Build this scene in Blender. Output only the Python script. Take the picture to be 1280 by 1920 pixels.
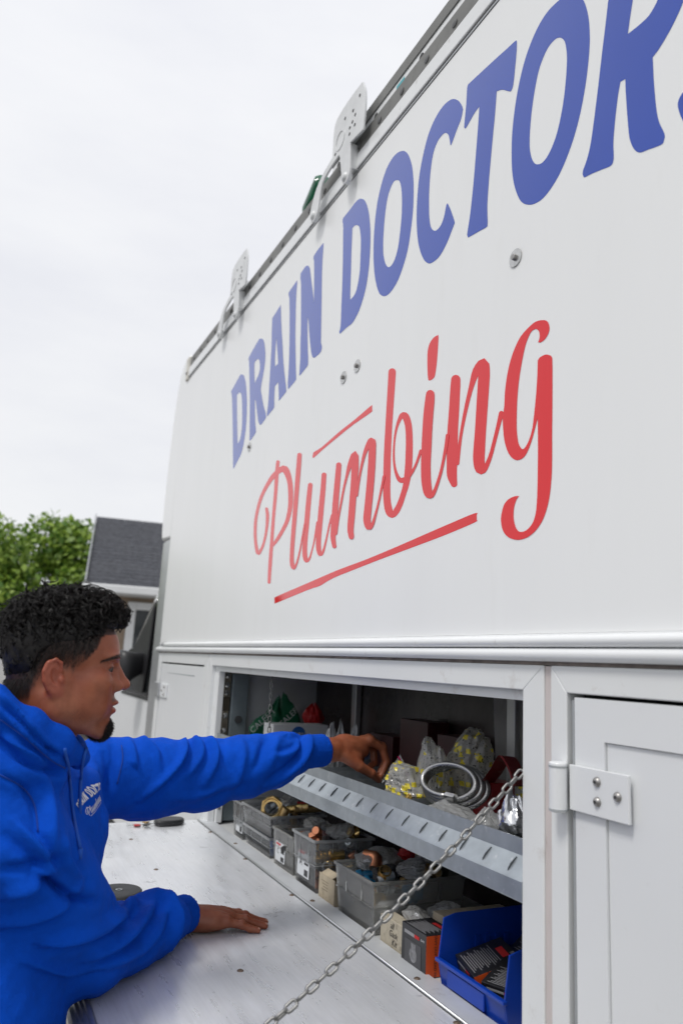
import bpy, bmesh, math, random
import numpy as np
from mathutils import Vector, Matrix, Quaternion
from mathutils.bvhtree import BVHTree
random.seed(7)
rng = np.random.default_rng(11)
for _o in list(bpy.data.objects):
    bpy.data.objects.remove(_o)
SC = bpy.context.scene
COL = SC.collection
rad = math.radians

# ------------------------------------------------------------------ camera
# origin = the photographer's eye; +y runs forward along the truck, +x points at the truck's side, z is up
cam_d = bpy.data.cameras.new('camera')
cam = bpy.data.objects.new('camera', cam_d)
COL.objects.link(cam)
right = Vector((0.89939045, -0.43412672, 0.05129146))
down = Vector((0.13179458, 0.15740998, -0.97869928))
fwd = Vector((0.41680572, 0.88699272, 0.19878858))
cam.matrix_world = Matrix((
    (right.x, -down.x, -fwd.x, 0),
    (right.y, -down.y, -fwd.y, 0),
    (right.z, -down.z, -fwd.z, 0),
    (0, 0, 0, 1)))
cam_d.sensor_fit = 'VERTICAL'
cam_d.sensor_height = 36.0
cam_d.lens = 26.625
cam_d.clip_start = 0.05
cam_d.clip_end = 2000
cam_d.dof.use_dof = True
cam_d.dof.focus_distance = 1.85
cam_d.dof.aperture_fstop = 3.0
SC.camera = cam

# ------------------------------------------------------------------ sky: bright overcast
SUN_EL, SUN_AZ = rad(58), rad(248)      # azimuth measured clockwise from +y: light comes over the left shoulder
world = bpy.data.worlds.new('World')
SC.world = world
world.use_nodes = True
nt = world.node_tree
nt.nodes.clear()
def wn(t, **k):
    n = nt.nodes.new(t)
    for a, b in k.items():
        setattr(n, a, b)
    return n
out = wn('ShaderNodeOutputWorld')
bg = wn('ShaderNodeBackground')
bg.inputs['Strength'].default_value = 0.1
sky = wn('ShaderNodeTexSky', sky_type='NISHITA', sun_disc=False)
sky.sun_elevation = SUN_EL
sky.sun_rotation = SUN_AZ
tc = wn('ShaderNodeTexCoord')
sep = wn('ShaderNodeSeparateXYZ')
mp = wn('ShaderNodeMapping')
mp.inputs['Scale'].default_value = (1.0, 1.0, 3.2)
no = wn('ShaderNodeTexNoise')
no.inputs['Scale'].default_value = 1.7
no.inputs['Detail'].default_value = 6
no.inputs['Roughness'].default_value = 0.55
cr = wn('ShaderNodeValToRGB')
cr.color_ramp.elements[0].position = 0.32
cr.color_ramp.elements[0].color = (7.05, 7.15, 7.6, 1)
cr.color_ramp.elements[1].position = 0.66
cr.color_ramp.elements[1].color = (8.15, 8.2, 8.35, 1)
# standard overcast luminance: brighter towards the zenith, the same all the way round
mr = wn('ShaderNodeMapRange')
mr.inputs['From Min'].default_value = 0.0
mr.inputs['From Max'].default_value = 1.0
mr.inputs['To Min'].default_value = 0.97
mr.inputs['To Max'].default_value = 1.15
vm = wn('ShaderNodeVectorMath', operation='SCALE')
mix = wn('ShaderNodeMixRGB')
mix.inputs['Fac'].default_value = 0.94
nt.links.new(tc.outputs['Generated'], sep.inputs[0])
nt.links.new(tc.outputs['Generated'], mp.inputs['Vector'])
nt.links.new(mp.outputs[0], no.inputs['Vector'])
nt.links.new(no.outputs['Fac'], cr.inputs['Fac'])
nt.links.new(sep.outputs['Z'], mr.inputs['Value'])
nt.links.new(cr.outputs['Color'], vm.inputs[0])
nt.links.new(mr.outputs[0], vm.inputs['Scale'])
nt.links.new(sky.outputs[0], mix.inputs['Color1'])
nt.links.new(vm.outputs[0], mix.inputs['Color2'])
nt.links.new(mix.outputs[0], bg.inputs['Color'])
nt.links.new(bg.outputs[0], out.inputs['Surface'])

# ------------------------------------------------------------------ sun behind the cloud
sd = bpy.data.lights.new('sun', 'SUN')
sd.energy = 1.5
sd.angle = rad(14)
sd.color = (1.0, 0.97, 0.93)
sun = bpy.data.objects.new('sun', sd)
COL.objects.link(sun)
sdir = Vector((math.sin(SUN_AZ) * math.cos(SUN_EL), math.cos(SUN_AZ) * math.cos(SUN_EL), math.sin(SUN_EL)))
sun.rotation_euler = (-sdir).to_track_quat('-Z', 'Y').to_euler()
sun.location = sdir * 20

vs = SC.view_settings
SC.display_settings.display_device = 'sRGB'
vs.view_transform = 'Standard'
vs.look = 'None'
vs.exposure = 0.18
vs.gamma = 1.0
vs.use_curve_mapping = False
SC.cycles.use_denoising = True
SC.cycles.max_bounces = 10
SC.cycles.transparent_max_bounces = 24
SC.cycles.caustics_reflective = False
SC.cycles.caustics_refractive = False

GZ = -1.55          # ground level (the eye is 1.55 m above it)

# ------------------------------------------------------------------ materials
MATS = {}
def mat(name, col=(.8, .8, .8), rough=.5, metal=0., spec=.5, coat=0., var=None, bump=None, dirt=None, trans=0., sheen=0., ior=1.5, alpha=1., stretch=None, dist=.002, coat_rough=.05, sss=0., coat_ior=1.5):
    """Principled material with object-space noise for colour variation (var=(scale, amount)),
    relief (bump=(scale, strength)) and dirt (dirt=(scale, threshold, colour, amount))."""
    if name in MATS:
        return MATS[name]
    m = bpy.data.materials.new(name)
    m.use_nodes = True
    t = m.node_tree
    b = t.nodes['Principled BSDF']
    b.inputs['Base Color'].default_value = (*col, 1)
    b.inputs['Roughness'].default_value = rough
    b.inputs['Metallic'].default_value = metal
    b.inputs['Specular IOR Level'].default_value = spec
    b.inputs['Coat Weight'].default_value = coat
    b.inputs['Coat Roughness'].default_value = coat_rough
    b.inputs['Coat IOR'].default_value = coat_ior
    b.inputs['Transmission Weight'].default_value = trans
    b.inputs['Sheen Weight'].default_value = sheen
    b.inputs['IOR'].default_value = ior
    b.inputs['Alpha'].default_value = alpha
    if sss:
        b.inputs['Subsurface Weight'].default_value = sss
        b.inputs['Subsurface Radius'].default_value = (.012, .004, .002)
        b.inputs['Subsurface Scale'].default_value = 1.0
    co = t.nodes.new('ShaderNodeTexCoord')
    vec = co.outputs['Object']
    if stretch:
        mp_ = t.nodes.new('ShaderNodeMapping')
        mp_.inputs['Scale'].default_value = stretch
        t.links.new(vec, mp_.inputs['Vector'])
        vec = mp_.outputs[0]
    def noise(s, d=4, r=.55):
        n = t.nodes.new('ShaderNodeTexNoise')
        n.inputs['Scale'].default_value = s
        n.inputs['Detail'].default_value = d
        n.inputs['Roughness'].default_value = r
        t.links.new(vec, n.inputs['Vector'])
        return n.outputs['Fac']
    colout = None
    if var:
        r = t.nodes.new('ShaderNodeValToRGB')
        a = var[1]
        r.color_ramp.elements[0].position = .3
        r.color_ramp.elements[1].position = .7
        r.color_ramp.elements[0].color = (*[max(0, c * (1 - a)) for c in col], 1)
        r.color_ramp.elements[1].color = (*[min(1, c * (1 + a)) for c in col], 1)
        t.links.new(noise(var[0]), r.inputs['Fac'])
        colout = r.outputs['Color']
    if dirt:
        s, th, dc, amt = dirt
        r = t.nodes.new('ShaderNodeValToRGB')
        r.color_ramp.elements[0].position = th
        r.color_ramp.elements[0].color = (0, 0, 0, 1)
        r.color_ramp.elements[1].position = min(1, th + .12)
        r.color_ramp.elements[1].color = (amt, amt, amt, 1)
        t.links.new(noise(s, 8, .7), r.inputs['Fac'])
        mx = t.nodes.new('ShaderNodeMixRGB')
        t.links.new(r.outputs['Color'], mx.inputs['Fac'])
        if colout is not None:
            t.links.new(colout, mx.inputs['Color1'])
        else:
            mx.inputs['Color1'].default_value = (*col, 1)
        mx.inputs['Color2'].default_value = (*dc, 1)
        colout = mx.outputs[0]
    if colout is not None:
        t.links.new(colout, b.inputs['Base Color'])
    if bump:
        bn = t.nodes.new('ShaderNodeBump')
        bn.inputs['Strength'].default_value = bump[1]
        bn.inputs['Distance'].default_value = dist
        t.links.new(noise(bump[0], 5, .6), bn.inputs['Height'])
        t.links.new(bn.outputs[0], b.inputs['Normal'])
    MATS[name] = m
    return m

def clear_mat(name, tint=(.9, .92, .93), haze=.25, rough=.15, hazecol=(.75, .77, .78)):
    """Thin see-through plastic: transparent film with a little haze and a Fresnel gloss."""
    if name in MATS:
        return MATS[name]
    m = bpy.data.materials.new(name)
    m.use_nodes = True
    t = m.node_tree
    t.nodes.clear()
    o = t.nodes.new('ShaderNodeOutputMaterial')
    tr = t.nodes.new('ShaderNodeBsdfTransparent')
    tr.inputs['Color'].default_value = (*tint, 1)
    df = t.nodes.new('ShaderNodeBsdfDiffuse')
    df.inputs['Color'].default_value = (*hazecol, 1)
    tl = t.nodes.new('ShaderNodeBsdfTranslucent')
    tl.inputs['Color'].default_value = (*hazecol, 1)
    ad = t.nodes.new('ShaderNodeMixShader')
    ad.inputs[0].default_value = .5
    t.links.new(df.outputs[0], ad.inputs[1])
    t.links.new(tl.outputs[0], ad.inputs[2])
    m1 = t.nodes.new('ShaderNodeMixShader')
    co = t.nodes.new('ShaderNodeTexCoord')
    n = t.nodes.new('ShaderNodeTexNoise')
    n.inputs['Scale'].default_value = 9
    n.inputs['Detail'].default_value = 2
    t.links.new(co.outputs['Object'], n.inputs['Vector'])
    mr_ = t.nodes.new('ShaderNodeMapRange')
    mr_.inputs['From Min'].default_value = .3
    mr_.inputs['From Max'].default_value = .75
    mr_.inputs['To Min'].default_value = haze * .8
    mr_.inputs['To Max'].default_value = min(1, haze * 1.25)
    t.links.new(n.outputs['Fac'], mr_.inputs['Value'])
    t.links.new(mr_.outputs[0], m1.inputs[0])
    t.links.new(tr.outputs[0], m1.inputs[1])
    t.links.new(ad.outputs[0], m1.inputs[2])
    gl = t.nodes.new('ShaderNodeBsdfGlossy')
    gl.inputs['Roughness'].default_value = rough
    fr = t.nodes.new('ShaderNodeFresnel')
    fr.inputs['IOR'].default_value = 1.45
    m2 = t.nodes.new('ShaderNodeMixShader')
    t.links.new(fr.outputs[0], m2.inputs[0])
    t.links.new(m1.outputs[0], m2.inputs[1])
    t.links.new(gl.outputs[0], m2.inputs[2])
    t.links.new(m2.outputs[0], o.inputs['Surface'])
    MATS[name] = m
    return m

# ------------------------------------------------------------------ mesh helpers
def tag(o, label=None, cat=None, group=None, kind=None):
    for k, v in (('label', label), ('category', cat), ('group', group), ('kind', kind)):
        if v:
            o[k] = v
    return o

def empty(name, loc, label=None, cat=None, group=None, rz=0.):
    o = bpy.data.objects.new(name, None)
    COL.objects.link(o)
    o.location = loc
    o.rotation_euler = (0, 0, rz)
    o.empty_display_size = .05
    return tag(o, label, cat, group)

def link(name, me, material=None, parent=None, loc=None):
    o = bpy.data.objects.new(name, me)
    COL.objects.link(o)
    if material is not None and not me.materials:
        me.materials.append(material)
    if parent is not None:
        o.parent = parent
        # built in world coordinates: cancel the parent's transform
        chain, p = Matrix.Identity(4), parent
        while p is not None:
            loc_ = p.matrix_basis if p.parent is None else p.matrix_parent_inverse @ p.matrix_basis
            chain = loc_ @ chain
            p = p.parent
        o.matrix_parent_inverse = chain.inverted()
    if loc is not None:
        o.location = loc
    return o

class MB:
    def __init__(s):
        s.v, s.f = [], []
    def add(s, vs_, fs_):
        n = len(s.v)
        s.v += [tuple(map(float, p)) for p in vs_]
        s.f += [tuple(i + n for i in f) for f in fs_]
        return s
    def box(s, x0, x1, y0, y1, z0, z1):
        return s.add([(x0, y0, z0), (x1, y0, z0), (x1, y1, z0), (x0, y1, z0), (x0, y0, z1), (x1, y0, z1), (x1, y1, z1), (x0, y1, z1)],
                     [(0, 3, 2, 1), (4, 5, 6, 7), (0, 1, 5, 4), (1, 2, 6, 5), (2, 3, 7, 6), (3, 0, 4, 7)])
    def prism(s, poly, axis, a, b):
        """poly: 2-D outline in the two other axes (order x<y<z), swept from a to b along axis."""
        n = len(poly)
        def P(p, t):
            q = [0, 0, 0]
            i, j = [k for k in range(3) if k != axis]
            q[i], q[j], q[axis] = p[0], p[1], t
            return q
        vs_ = [P(p, a) for p in poly] + [P(p, b) for p in poly]
        fs_ = [tuple(range(n)), tuple(range(2 * n - 1, n - 1, -1))]
        fs_ += [(i, (i + 1) % n, n + (i + 1) % n, n + i) for i in range(n)]
        return s.add(vs_, fs_)
    def tube(s, path, r, n=10, closed=False, caps=True):
        P = [Vector(p) for p in path]
        m = len(P)
        rr = r if hasattr(r, '__len__') else [r] * m
        prev = None
        rings = []
        for i in range(m):
            if closed:
                t = (P[(i + 1) % m] - P[i - 1])
            else:
                t = P[min(i + 1, m - 1)] - P[max(i - 1, 0)]
            t.normalize()
            if prev is None:
                u = t.orthogonal().normalized()
            else:
                u = (prev - t * prev.dot(t)).normalized()
            prev = u
            w = t.cross(u)
            rings.append([P[i] + (u * math.cos(2 * math.pi * k / n) + w * math.sin(2 * math.pi * k / n)) * rr[i] for k in range(n)])
        vs_ = [p for rg in rings for p in rg]
        fs_ = []
        for i in range(m if closed else m - 1):
            j = (i + 1) % m
            for k in range(n):
                fs_.append((i * n + k, i * n + (k + 1) % n, j * n + (k + 1) % n, j * n + k))
        if caps and not closed:
            fs_.append(tuple(range(n - 1, -1, -1)))
            fs_.append(tuple((m - 1) * n + k for k in range(n)))
        return s.add(vs_, fs_)
    def lathe(s, prof, o, axis, n=24, cap=True):
        """prof: [(radius, height)] turned about axis through o."""
        a = Vector(axis).normalized()
        u = a.orthogonal().normalized()
        w = a.cross(u)
        o = Vector(o)
        vs_, fs_ = [], []
        for r, h in prof:
            for k in range(n):
                th = 2 * math.pi * k / n
                vs_.append(o + a * h + (u * math.cos(th) + w * math.sin(th)) * r)
        m = len(prof)
        for i in range(m - 1):
            for k in range(n):
                fs_.append((i * n + k, i * n + (k + 1) % n, (i + 1) * n + (k + 1) % n, (i + 1) * n + k))
        if cap:
            fs_.append(tuple(range(n - 1, -1, -1)))
            fs_.append(tuple((m - 1) * n + k for k in range(n)))
        return s.add(vs_, fs_)
    def mesh(s, name, smooth=False, fix=True):
        me = bpy.data.meshes.new(name)
        me.from_pydata(s.v, [], s.f)
        if fix:
            bm = bmesh.new()
            bm.from_mesh(me)
            bmesh.ops.recalc_face_normals(bm, faces=bm.faces)
            bm.to_mesh(me)
            bm.free()
        me.update()
        if smooth:
            me.shade_smooth()
        return me
    def build(s, name, material, parent=None, smooth=False, bevel=0., seg=2, auto=None, fix=True):
        o = link(name, s.mesh(name, smooth, fix), material, parent)
        if bevel:
            b = o.modifiers.new('bevel', 'BEVEL')
            b.width = bevel
            b.segments = seg
            b.limit_method = 'ANGLE'
            b.angle_limit = rad(35)
        if auto:
            auto_smooth(o.data, auto)
        return o

def auto_smooth(me, deg=40):
    me.shade_smooth()
    bm = bmesh.new()
    bm.from_mesh(me)
    for e in bm.edges:
        e.smooth = len(e.link_faces) == 2 and e.calc_face_angle(0) < rad(deg)
    bm.to_mesh(me)
    bm.free()

def boxo(name, material, parent, x0, x1, y0, y1, z0, z1, bevel=.002):
    return MB().box(x0, x1, y0, y1, z0, z1).build(name, material, parent, bevel=bevel)

def copy_tree(o, parent=None):
    c = o.copy()
    COL.objects.link(c)
    if parent is not None:
        c.parent = parent
        c.matrix_parent_inverse = o.matrix_parent_inverse.copy()
    for ch in o.children:
        copy_tree(ch, c)
    return c

def catmull(P, n=5, closed=False):
    P = np.array(P, float)
    Q = np.vstack([P[-1], P, P[0], P[1]]) if closed else np.vstack([2 * P[0] - P[1], P, 2 * P[-1] - P[-2]])
    o = []
    for i in range(1, len(Q) - 2):
        a, b, c, d = Q[i - 1:i + 3]
        for t in np.linspace(0, 1, n, endpoint=False):
            o.append(.5 * (2 * b + (c - a) * t + (2 * a - 5 * b + 4 * c - d) * t * t + (3 * b - a - 3 * c + d) * t ** 3))
    if not closed:
        o.append(Q[-2])
    return np.array(o)

def outline(pts, n=4):
    """closed 2-D outline, smooth through its points except at those marked (x, y, 1)"""
    k = len(pts)
    corner = [i for i, p in enumerate(pts) if len(p) > 2]
    P = [np.array(p[:2]) for p in pts]
    if not corner:
        return catmull(P, n, True)
    o = []
    for a, b in zip(corner, corner[1:] + [corner[0] + k]):
        seg = [P[i % k] for i in range(a, b + 1)]
        if len(seg) == 2:
            o.append(seg[0])
        else:
            o += list(catmull(seg, n)[:-1])
    return np.array(o)

def flat_mesh(name, loops, place):
    """fill 2-D loops (outer + holes) with triangles; place maps (a, b) to 3-D"""
    cu = bpy.data.curves.new(name, 'CURVE')
    cu.dimensions = '2D'
    cu.fill_mode = 'FRONT'
    for lp in loops:
        sp = cu.splines.new('POLY')
        sp.points.add(len(lp) - 1)
        for p, q in zip(sp.points, lp):
            p.co = (q[0], q[1], 0, 1)
        sp.use_cyclic_u = True
    ob = bpy.data.objects.new(name, cu)
    me = bpy.data.meshes.new_from_object(ob)
    bpy.data.objects.remove(ob)
    bpy.data.curves.remove(cu)
    for v in me.vertices:
        v.co = place(v.co.x, v.co.y)
    me.name = name
    return me
BLUE={
 'D1':[[(3.4911,1.3106,1),(3.4120,1.3351),(3.3617,1.3515),(3.3352,1.3473),(3.2984,1.3294),(3.2640,1.2887),(3.2377,1.2388),(3.2154,1.1748),(3.2024,1.1144),(3.1987,1.0533),(3.2015,1.0103),(3.2146,0.9660),(3.2362,0.9316),(3.2627,0.9158),(3.3010,0.8965),(3.3389,0.8778,1),(3.3506,0.8933),(3.3758,0.9809),(3.4163,1.1164),(3.4625,1.2581)],[(3.3822,1.2583,1),(3.3437,1.2581),(3.3171,1.2423),(3.2975,1.2079),(3.2759,1.1396),(3.2639,1.0750),(3.2653,1.0309),(3.2789,1.0060),(3.3027,0.9926,1),(3.3122,1.0104),(3.3316,1.0728),(3.3596,1.1637),(3.3782,1.2324)]],
 'R1':[[(3.2461,1.3931,1),(3.2285,1.4056),(3.1300,1.4351),(3.1028,1.4402),(3.0825,1.4344),(3.0504,1.4184),(3.0308,1.3972),(3.0137,1.3670),(3.0000,1.3265),(2.9970,1.2863),(3.0061,1.2427),(3.0226,1.1938),(3.0245,1.1672,1),(3.0046,1.1340),(2.9726,1.0824),(2.9375,1.0384),(2.9284,1.0190),(2.9351,1.0116),(2.9764,1.0006),(2.9920,0.9996),(3.0097,1.0078),(3.0276,1.0260),(3.0486,1.0626),(3.0790,1.1257),(3.0934,1.1457,1),(3.0963,1.1388),(3.0831,1.0840),(3.0665,1.0291),(3.0511,0.9943),(3.0503,0.9807),(3.0778,0.9706),(3.1149,0.9616),(3.1318,0.9658,1),(3.1474,1.0434),(3.1743,1.1704),(3.2111,1.3041),(3.2332,1.3739)],[(3.1464,1.3382,1),(3.1326,1.3431),(3.1041,1.3426),(3.0854,1.3335),(3.0696,1.3119),(3.0632,1.2819),(3.0719,1.2611),(3.0944,1.2468),(3.1171,1.2324,1),(3.1268,1.2556),(3.1390,1.3000)]],
 'A1':[[(2.8442,1.4975,1),(2.9433,1.4764,1),(2.9379,1.4155),(2.9276,1.3469),(2.9216,1.2636),(2.9174,1.1675),(2.9140,1.0729),(2.9205,1.0344),(2.9139,1.0150,1),(2.8739,1.0238),(2.8452,1.0283),(2.8332,1.0374),(2.8392,1.0683),(2.8426,1.0986),(2.8433,1.1282,1),(2.8075,1.1348,1),(2.7978,1.1063),(2.7895,1.0748),(2.7839,1.0450,1),(2.7452,1.0522),(2.7086,1.0595),(2.7040,1.0662),(2.7103,1.0853),(2.7359,1.1437),(2.7635,1.2146),(2.7838,1.2830),(2.8144,1.3800),(2.8316,1.4463)],[(2.8683,1.3537,1),(2.8324,1.2475),(2.8258,1.2220,1),(2.8617,1.2234,1),(2.8703,1.2913)]],
 'I1':[[(2.6675,1.5292,1),(2.7556,1.5158,1),(2.7573,1.5052),(2.7425,1.4717),(2.7193,1.3552),(2.7015,1.2291),(2.6956,1.1655),(2.6942,1.1120),(2.6928,1.0874),(2.6839,1.0630,1),(2.6413,1.0702),(2.6062,1.0775),(2.6049,1.0891),(2.6162,1.1378),(2.6315,1.2133),(2.6446,1.2819),(2.6591,1.3957),(2.6653,1.4641),(2.6640,1.5077)]],
 'N1':[[(2.6320,1.5324,1),(2.6294,1.5422),(2.5852,1.5494),(2.5619,1.5424),(2.5415,1.5259),(2.5278,1.5001),(2.5033,1.4335),(2.4800,1.3730),(2.4725,1.3408,1),(2.4752,1.3791),(2.4862,1.4675),(2.4958,1.5270),(2.5054,1.5467),(2.4991,1.5563,1),(2.4506,1.5635),(2.4116,1.5635,1),(2.4107,1.5430),(2.4113,1.4936),(2.4081,1.4304),(2.3942,1.3028),(2.3816,1.1789),(2.3771,1.1459),(2.3677,1.1288),(2.3698,1.1122),(2.3868,1.1068),(2.4227,1.1062),(2.4368,1.1085),(2.4544,1.1216),(2.4713,1.1537),(2.4960,1.2237),(2.5121,1.2793),(2.5223,1.3083,1),(2.5211,1.2747),(2.5058,1.1868),(2.4939,1.1339),(2.4904,1.1106),(2.4923,1.0981),(2.5266,1.0899),(2.5648,1.0827),(2.5738,1.0889,1),(2.5746,1.1064),(2.5750,1.1583),(2.5846,1.2308),(2.5886,1.2810),(2.6047,1.3939),(2.6196,1.4871),(2.6320,1.5192)]],
 'D2':[[(2.2439,1.5741,1),(2.1964,1.5760),(2.1446,1.5810),(2.1187,1.5766),(2.1010,1.5680),(2.0742,1.5464),(2.0475,1.5039),(2.0291,1.4525),(2.0173,1.3935),(2.0139,1.3316),(2.0161,1.2733),(2.0265,1.2192),(2.0458,1.1770),(2.0741,1.1421),(2.1006,1.1256),(2.1244,1.1175),(2.1624,1.1188),(2.2142,1.1162,1),(2.2215,1.1261),(2.2135,1.1475),(2.2162,1.2232),(2.2192,1.3085),(2.2250,1.3964),(2.2338,1.4873),(2.2388,1.5382),(2.2474,1.5650)],[(2.1588,1.4882,1),(2.1433,1.4883),(2.1257,1.4817),(2.1074,1.4666),(2.0968,1.4442),(2.0867,1.4017),(2.0841,1.3511),(2.0831,1.2938),(2.0899,1.2566),(2.1031,1.2265),(2.1225,1.2150),(2.1458,1.2131,1),(2.1491,1.2432),(2.1523,1.3188),(2.1575,1.4049),(2.1589,1.4734)]],
 'O2':[[(1.8193,1.5684),(1.8513,1.5835),(1.8868,1.5868),(1.9219,1.5732),(1.9491,1.5437),(1.9717,1.5008),(1.9858,1.4445),(1.9914,1.3796),(1.9897,1.3193),(1.9837,1.2692),(1.9714,1.2168),(1.9543,1.1744),(1.9331,1.1402),(1.9049,1.1190),(1.8777,1.1117),(1.8506,1.1159),(1.8184,1.1318),(1.7881,1.1659),(1.7653,1.2083),(1.7527,1.2592),(1.7439,1.3194),(1.7440,1.3815),(1.7491,1.4326),(1.7605,1.4808),(1.7795,1.5232),(1.7978,1.5497)],[(1.8497,1.4857),(1.8690,1.4928),(1.8861,1.4856),(1.9026,1.4680),(1.9144,1.4357),(1.9215,1.3888),(1.9244,1.3360),(1.9229,1.2929),(1.9165,1.2590),(1.9008,1.2247),(1.8817,1.2057),(1.8608,1.2033),(1.8413,1.2158),(1.8265,1.2433),(1.8176,1.2867),(1.8120,1.3394),(1.8131,1.3924),(1.8203,1.4383),(1.8328,1.4707)]],
 'C2':[[(1.5392,1.5463),(1.5617,1.5588),(1.5974,1.5642),(1.6368,1.5527),(1.6696,1.5250),(1.6918,1.4850),(1.7101,1.4335),(1.7191,1.3803),(1.7223,1.3156),(1.7187,1.2560),(1.7084,1.2018),(1.6905,1.1565),(1.6682,1.1216),(1.6438,1.1011),(1.6174,1.0946),(1.5890,1.0976),(1.5588,1.1161),(1.5356,1.1413),(1.5213,1.1578,1),(1.5247,1.1690),(1.5445,1.2122),(1.5590,1.2378,1),(1.5651,1.2335),(1.5750,1.2046),(1.5900,1.1878),(1.6090,1.1846),(1.6241,1.1908),(1.6395,1.2089),(1.6490,1.2378),(1.6537,1.2764),(1.6558,1.3301),(1.6522,1.3889),(1.6412,1.4394),(1.6224,1.4640),(1.5997,1.4713),(1.5789,1.4672),(1.5636,1.4507),(1.5564,1.4299),(1.5526,1.4118,1),(1.5463,1.4100),(1.5227,1.4367),(1.5024,1.4579),(1.4942,1.4816,1),(1.5008,1.4981),(1.5168,1.5238)]],
 'T2':[[(1.4725,1.5424,1),(1.4319,1.5368),(1.3551,1.5262),(1.3034,1.5180),(1.2727,1.5135),(1.2682,1.5055,1),(1.2694,1.4775),(1.2753,1.4318),(1.2808,1.3968),(1.2861,1.3865),(1.2919,1.3848,1),(1.3069,1.3986),(1.3248,1.4149),(1.3465,1.4264,1),(1.3522,1.3665),(1.3613,1.2967),(1.3725,1.2038),(1.3787,1.1300),(1.3765,1.0765),(1.3826,1.0695),(1.4090,1.0740),(1.4582,1.0818,1),(1.4630,1.0915),(1.4606,1.1046),(1.4517,1.1430),(1.4401,1.2199),(1.4291,1.3236),(1.4226,1.3941),(1.4198,1.4355,1),(1.4404,1.4313),(1.4629,1.4204),(1.4801,1.4132),(1.4875,1.4221,1),(1.4852,1.4419),(1.4796,1.4887),(1.4769,1.5339)]],
 'O3':[[(1.1220,1.4940),(1.1551,1.4967),(1.1844,1.4874),(1.2119,1.4659),(1.2375,1.4320),(1.2581,1.3856),(1.2735,1.3309),(1.2836,1.2684),(1.2856,1.2124),(1.2824,1.1574),(1.2715,1.1098),(1.2507,1.0646),(1.2232,1.0394),(1.1943,1.0283),(1.1663,1.0293),(1.1345,1.0447),(1.1079,1.0690),(1.0817,1.1062),(1.0622,1.1470),(1.0470,1.1937),(1.0358,1.2433),(1.0287,1.2962),(1.0279,1.3373),(1.0313,1.3755),(1.0410,1.4161),(1.0575,1.4527),(1.0768,1.4776),(1.0991,1.4903)],[(1.1191,1.3940),(1.1366,1.4015),(1.1603,1.3966),(1.1845,1.3708),(1.1993,1.3331),(1.2116,1.2822),(1.2189,1.2277),(1.2198,1.1840),(1.2138,1.1545),(1.2040,1.1337),(1.1919,1.1224),(1.1754,1.1172),(1.1567,1.1246),(1.1383,1.1441),(1.1246,1.1699),(1.1109,1.2129),(1.1015,1.2625),(1.0965,1.3158),(1.0984,1.3497),(1.1048,1.3750)]],
 'R2':[[(0.9686,1.3962,1),(0.9745,1.3636),(0.9822,1.3190),(0.9957,1.2455),(1.0114,1.1573),(1.0290,1.0708),(1.0416,1.0366),(1.0520,1.0203),(1.0533,1.0097),(1.0494,1.0011,1),(1.0265,0.9963),(1.0034,0.9898),(0.9773,0.9828),(0.9705,0.9909),(0.9694,1.0027),(0.9694,1.0308),(0.9638,1.0744),(0.9552,1.1223),(0.9478,1.1494,1),(0.9356,1.1464,1),(0.9354,1.1171),(0.9333,1.0684),(0.9310,1.0296),(0.9282,1.0062),(0.9186,0.9801),(0.9055,0.9649),(0.8874,0.9587),(0.8572,0.9492),(0.8507,0.9541),(0.8492,0.9661),(0.8600,0.9984),(0.8651,1.0316),(0.8680,1.0818),(0.8688,1.1220),(0.8690,1.1421,1),(0.8540,1.1484),(0.8341,1.1624),(0.8144,1.1806),(0.7980,1.2024),(0.7890,1.2335),(0.7916,1.2757),(0.8084,1.3168),(0.8394,1.3502),(0.8828,1.3695)],[(0.9115,1.3072),(0.9198,1.2718),(0.9262,1.2413,1),(0.9014,1.2381),(0.8772,1.2381),(0.8634,1.2451),(0.8537,1.2554),(0.8472,1.2779),(0.8577,1.3067),(0.8810,1.3219),(0.9035,1.3312,1)]],
 'S2':[[(0.8185,1.0052),(0.8142,1.0149),(0.8064,1.0207,1),(0.7892,0.9782),(0.7683,0.9672),(0.7602,0.9889),(0.7814,1.0502),(0.7846,1.1048),(0.7511,1.1372),(0.7008,1.1071),(0.6881,1.0575),(0.7041,1.0492,1),(0.7233,1.0875),(0.7455,1.0838),(0.7419,1.0470),(0.7161,0.9773),(0.7246,0.9194),(0.7632,0.9034),(0.7957,0.9338),(0.8090,0.9641),(0.8163,0.9877)]],
}
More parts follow.
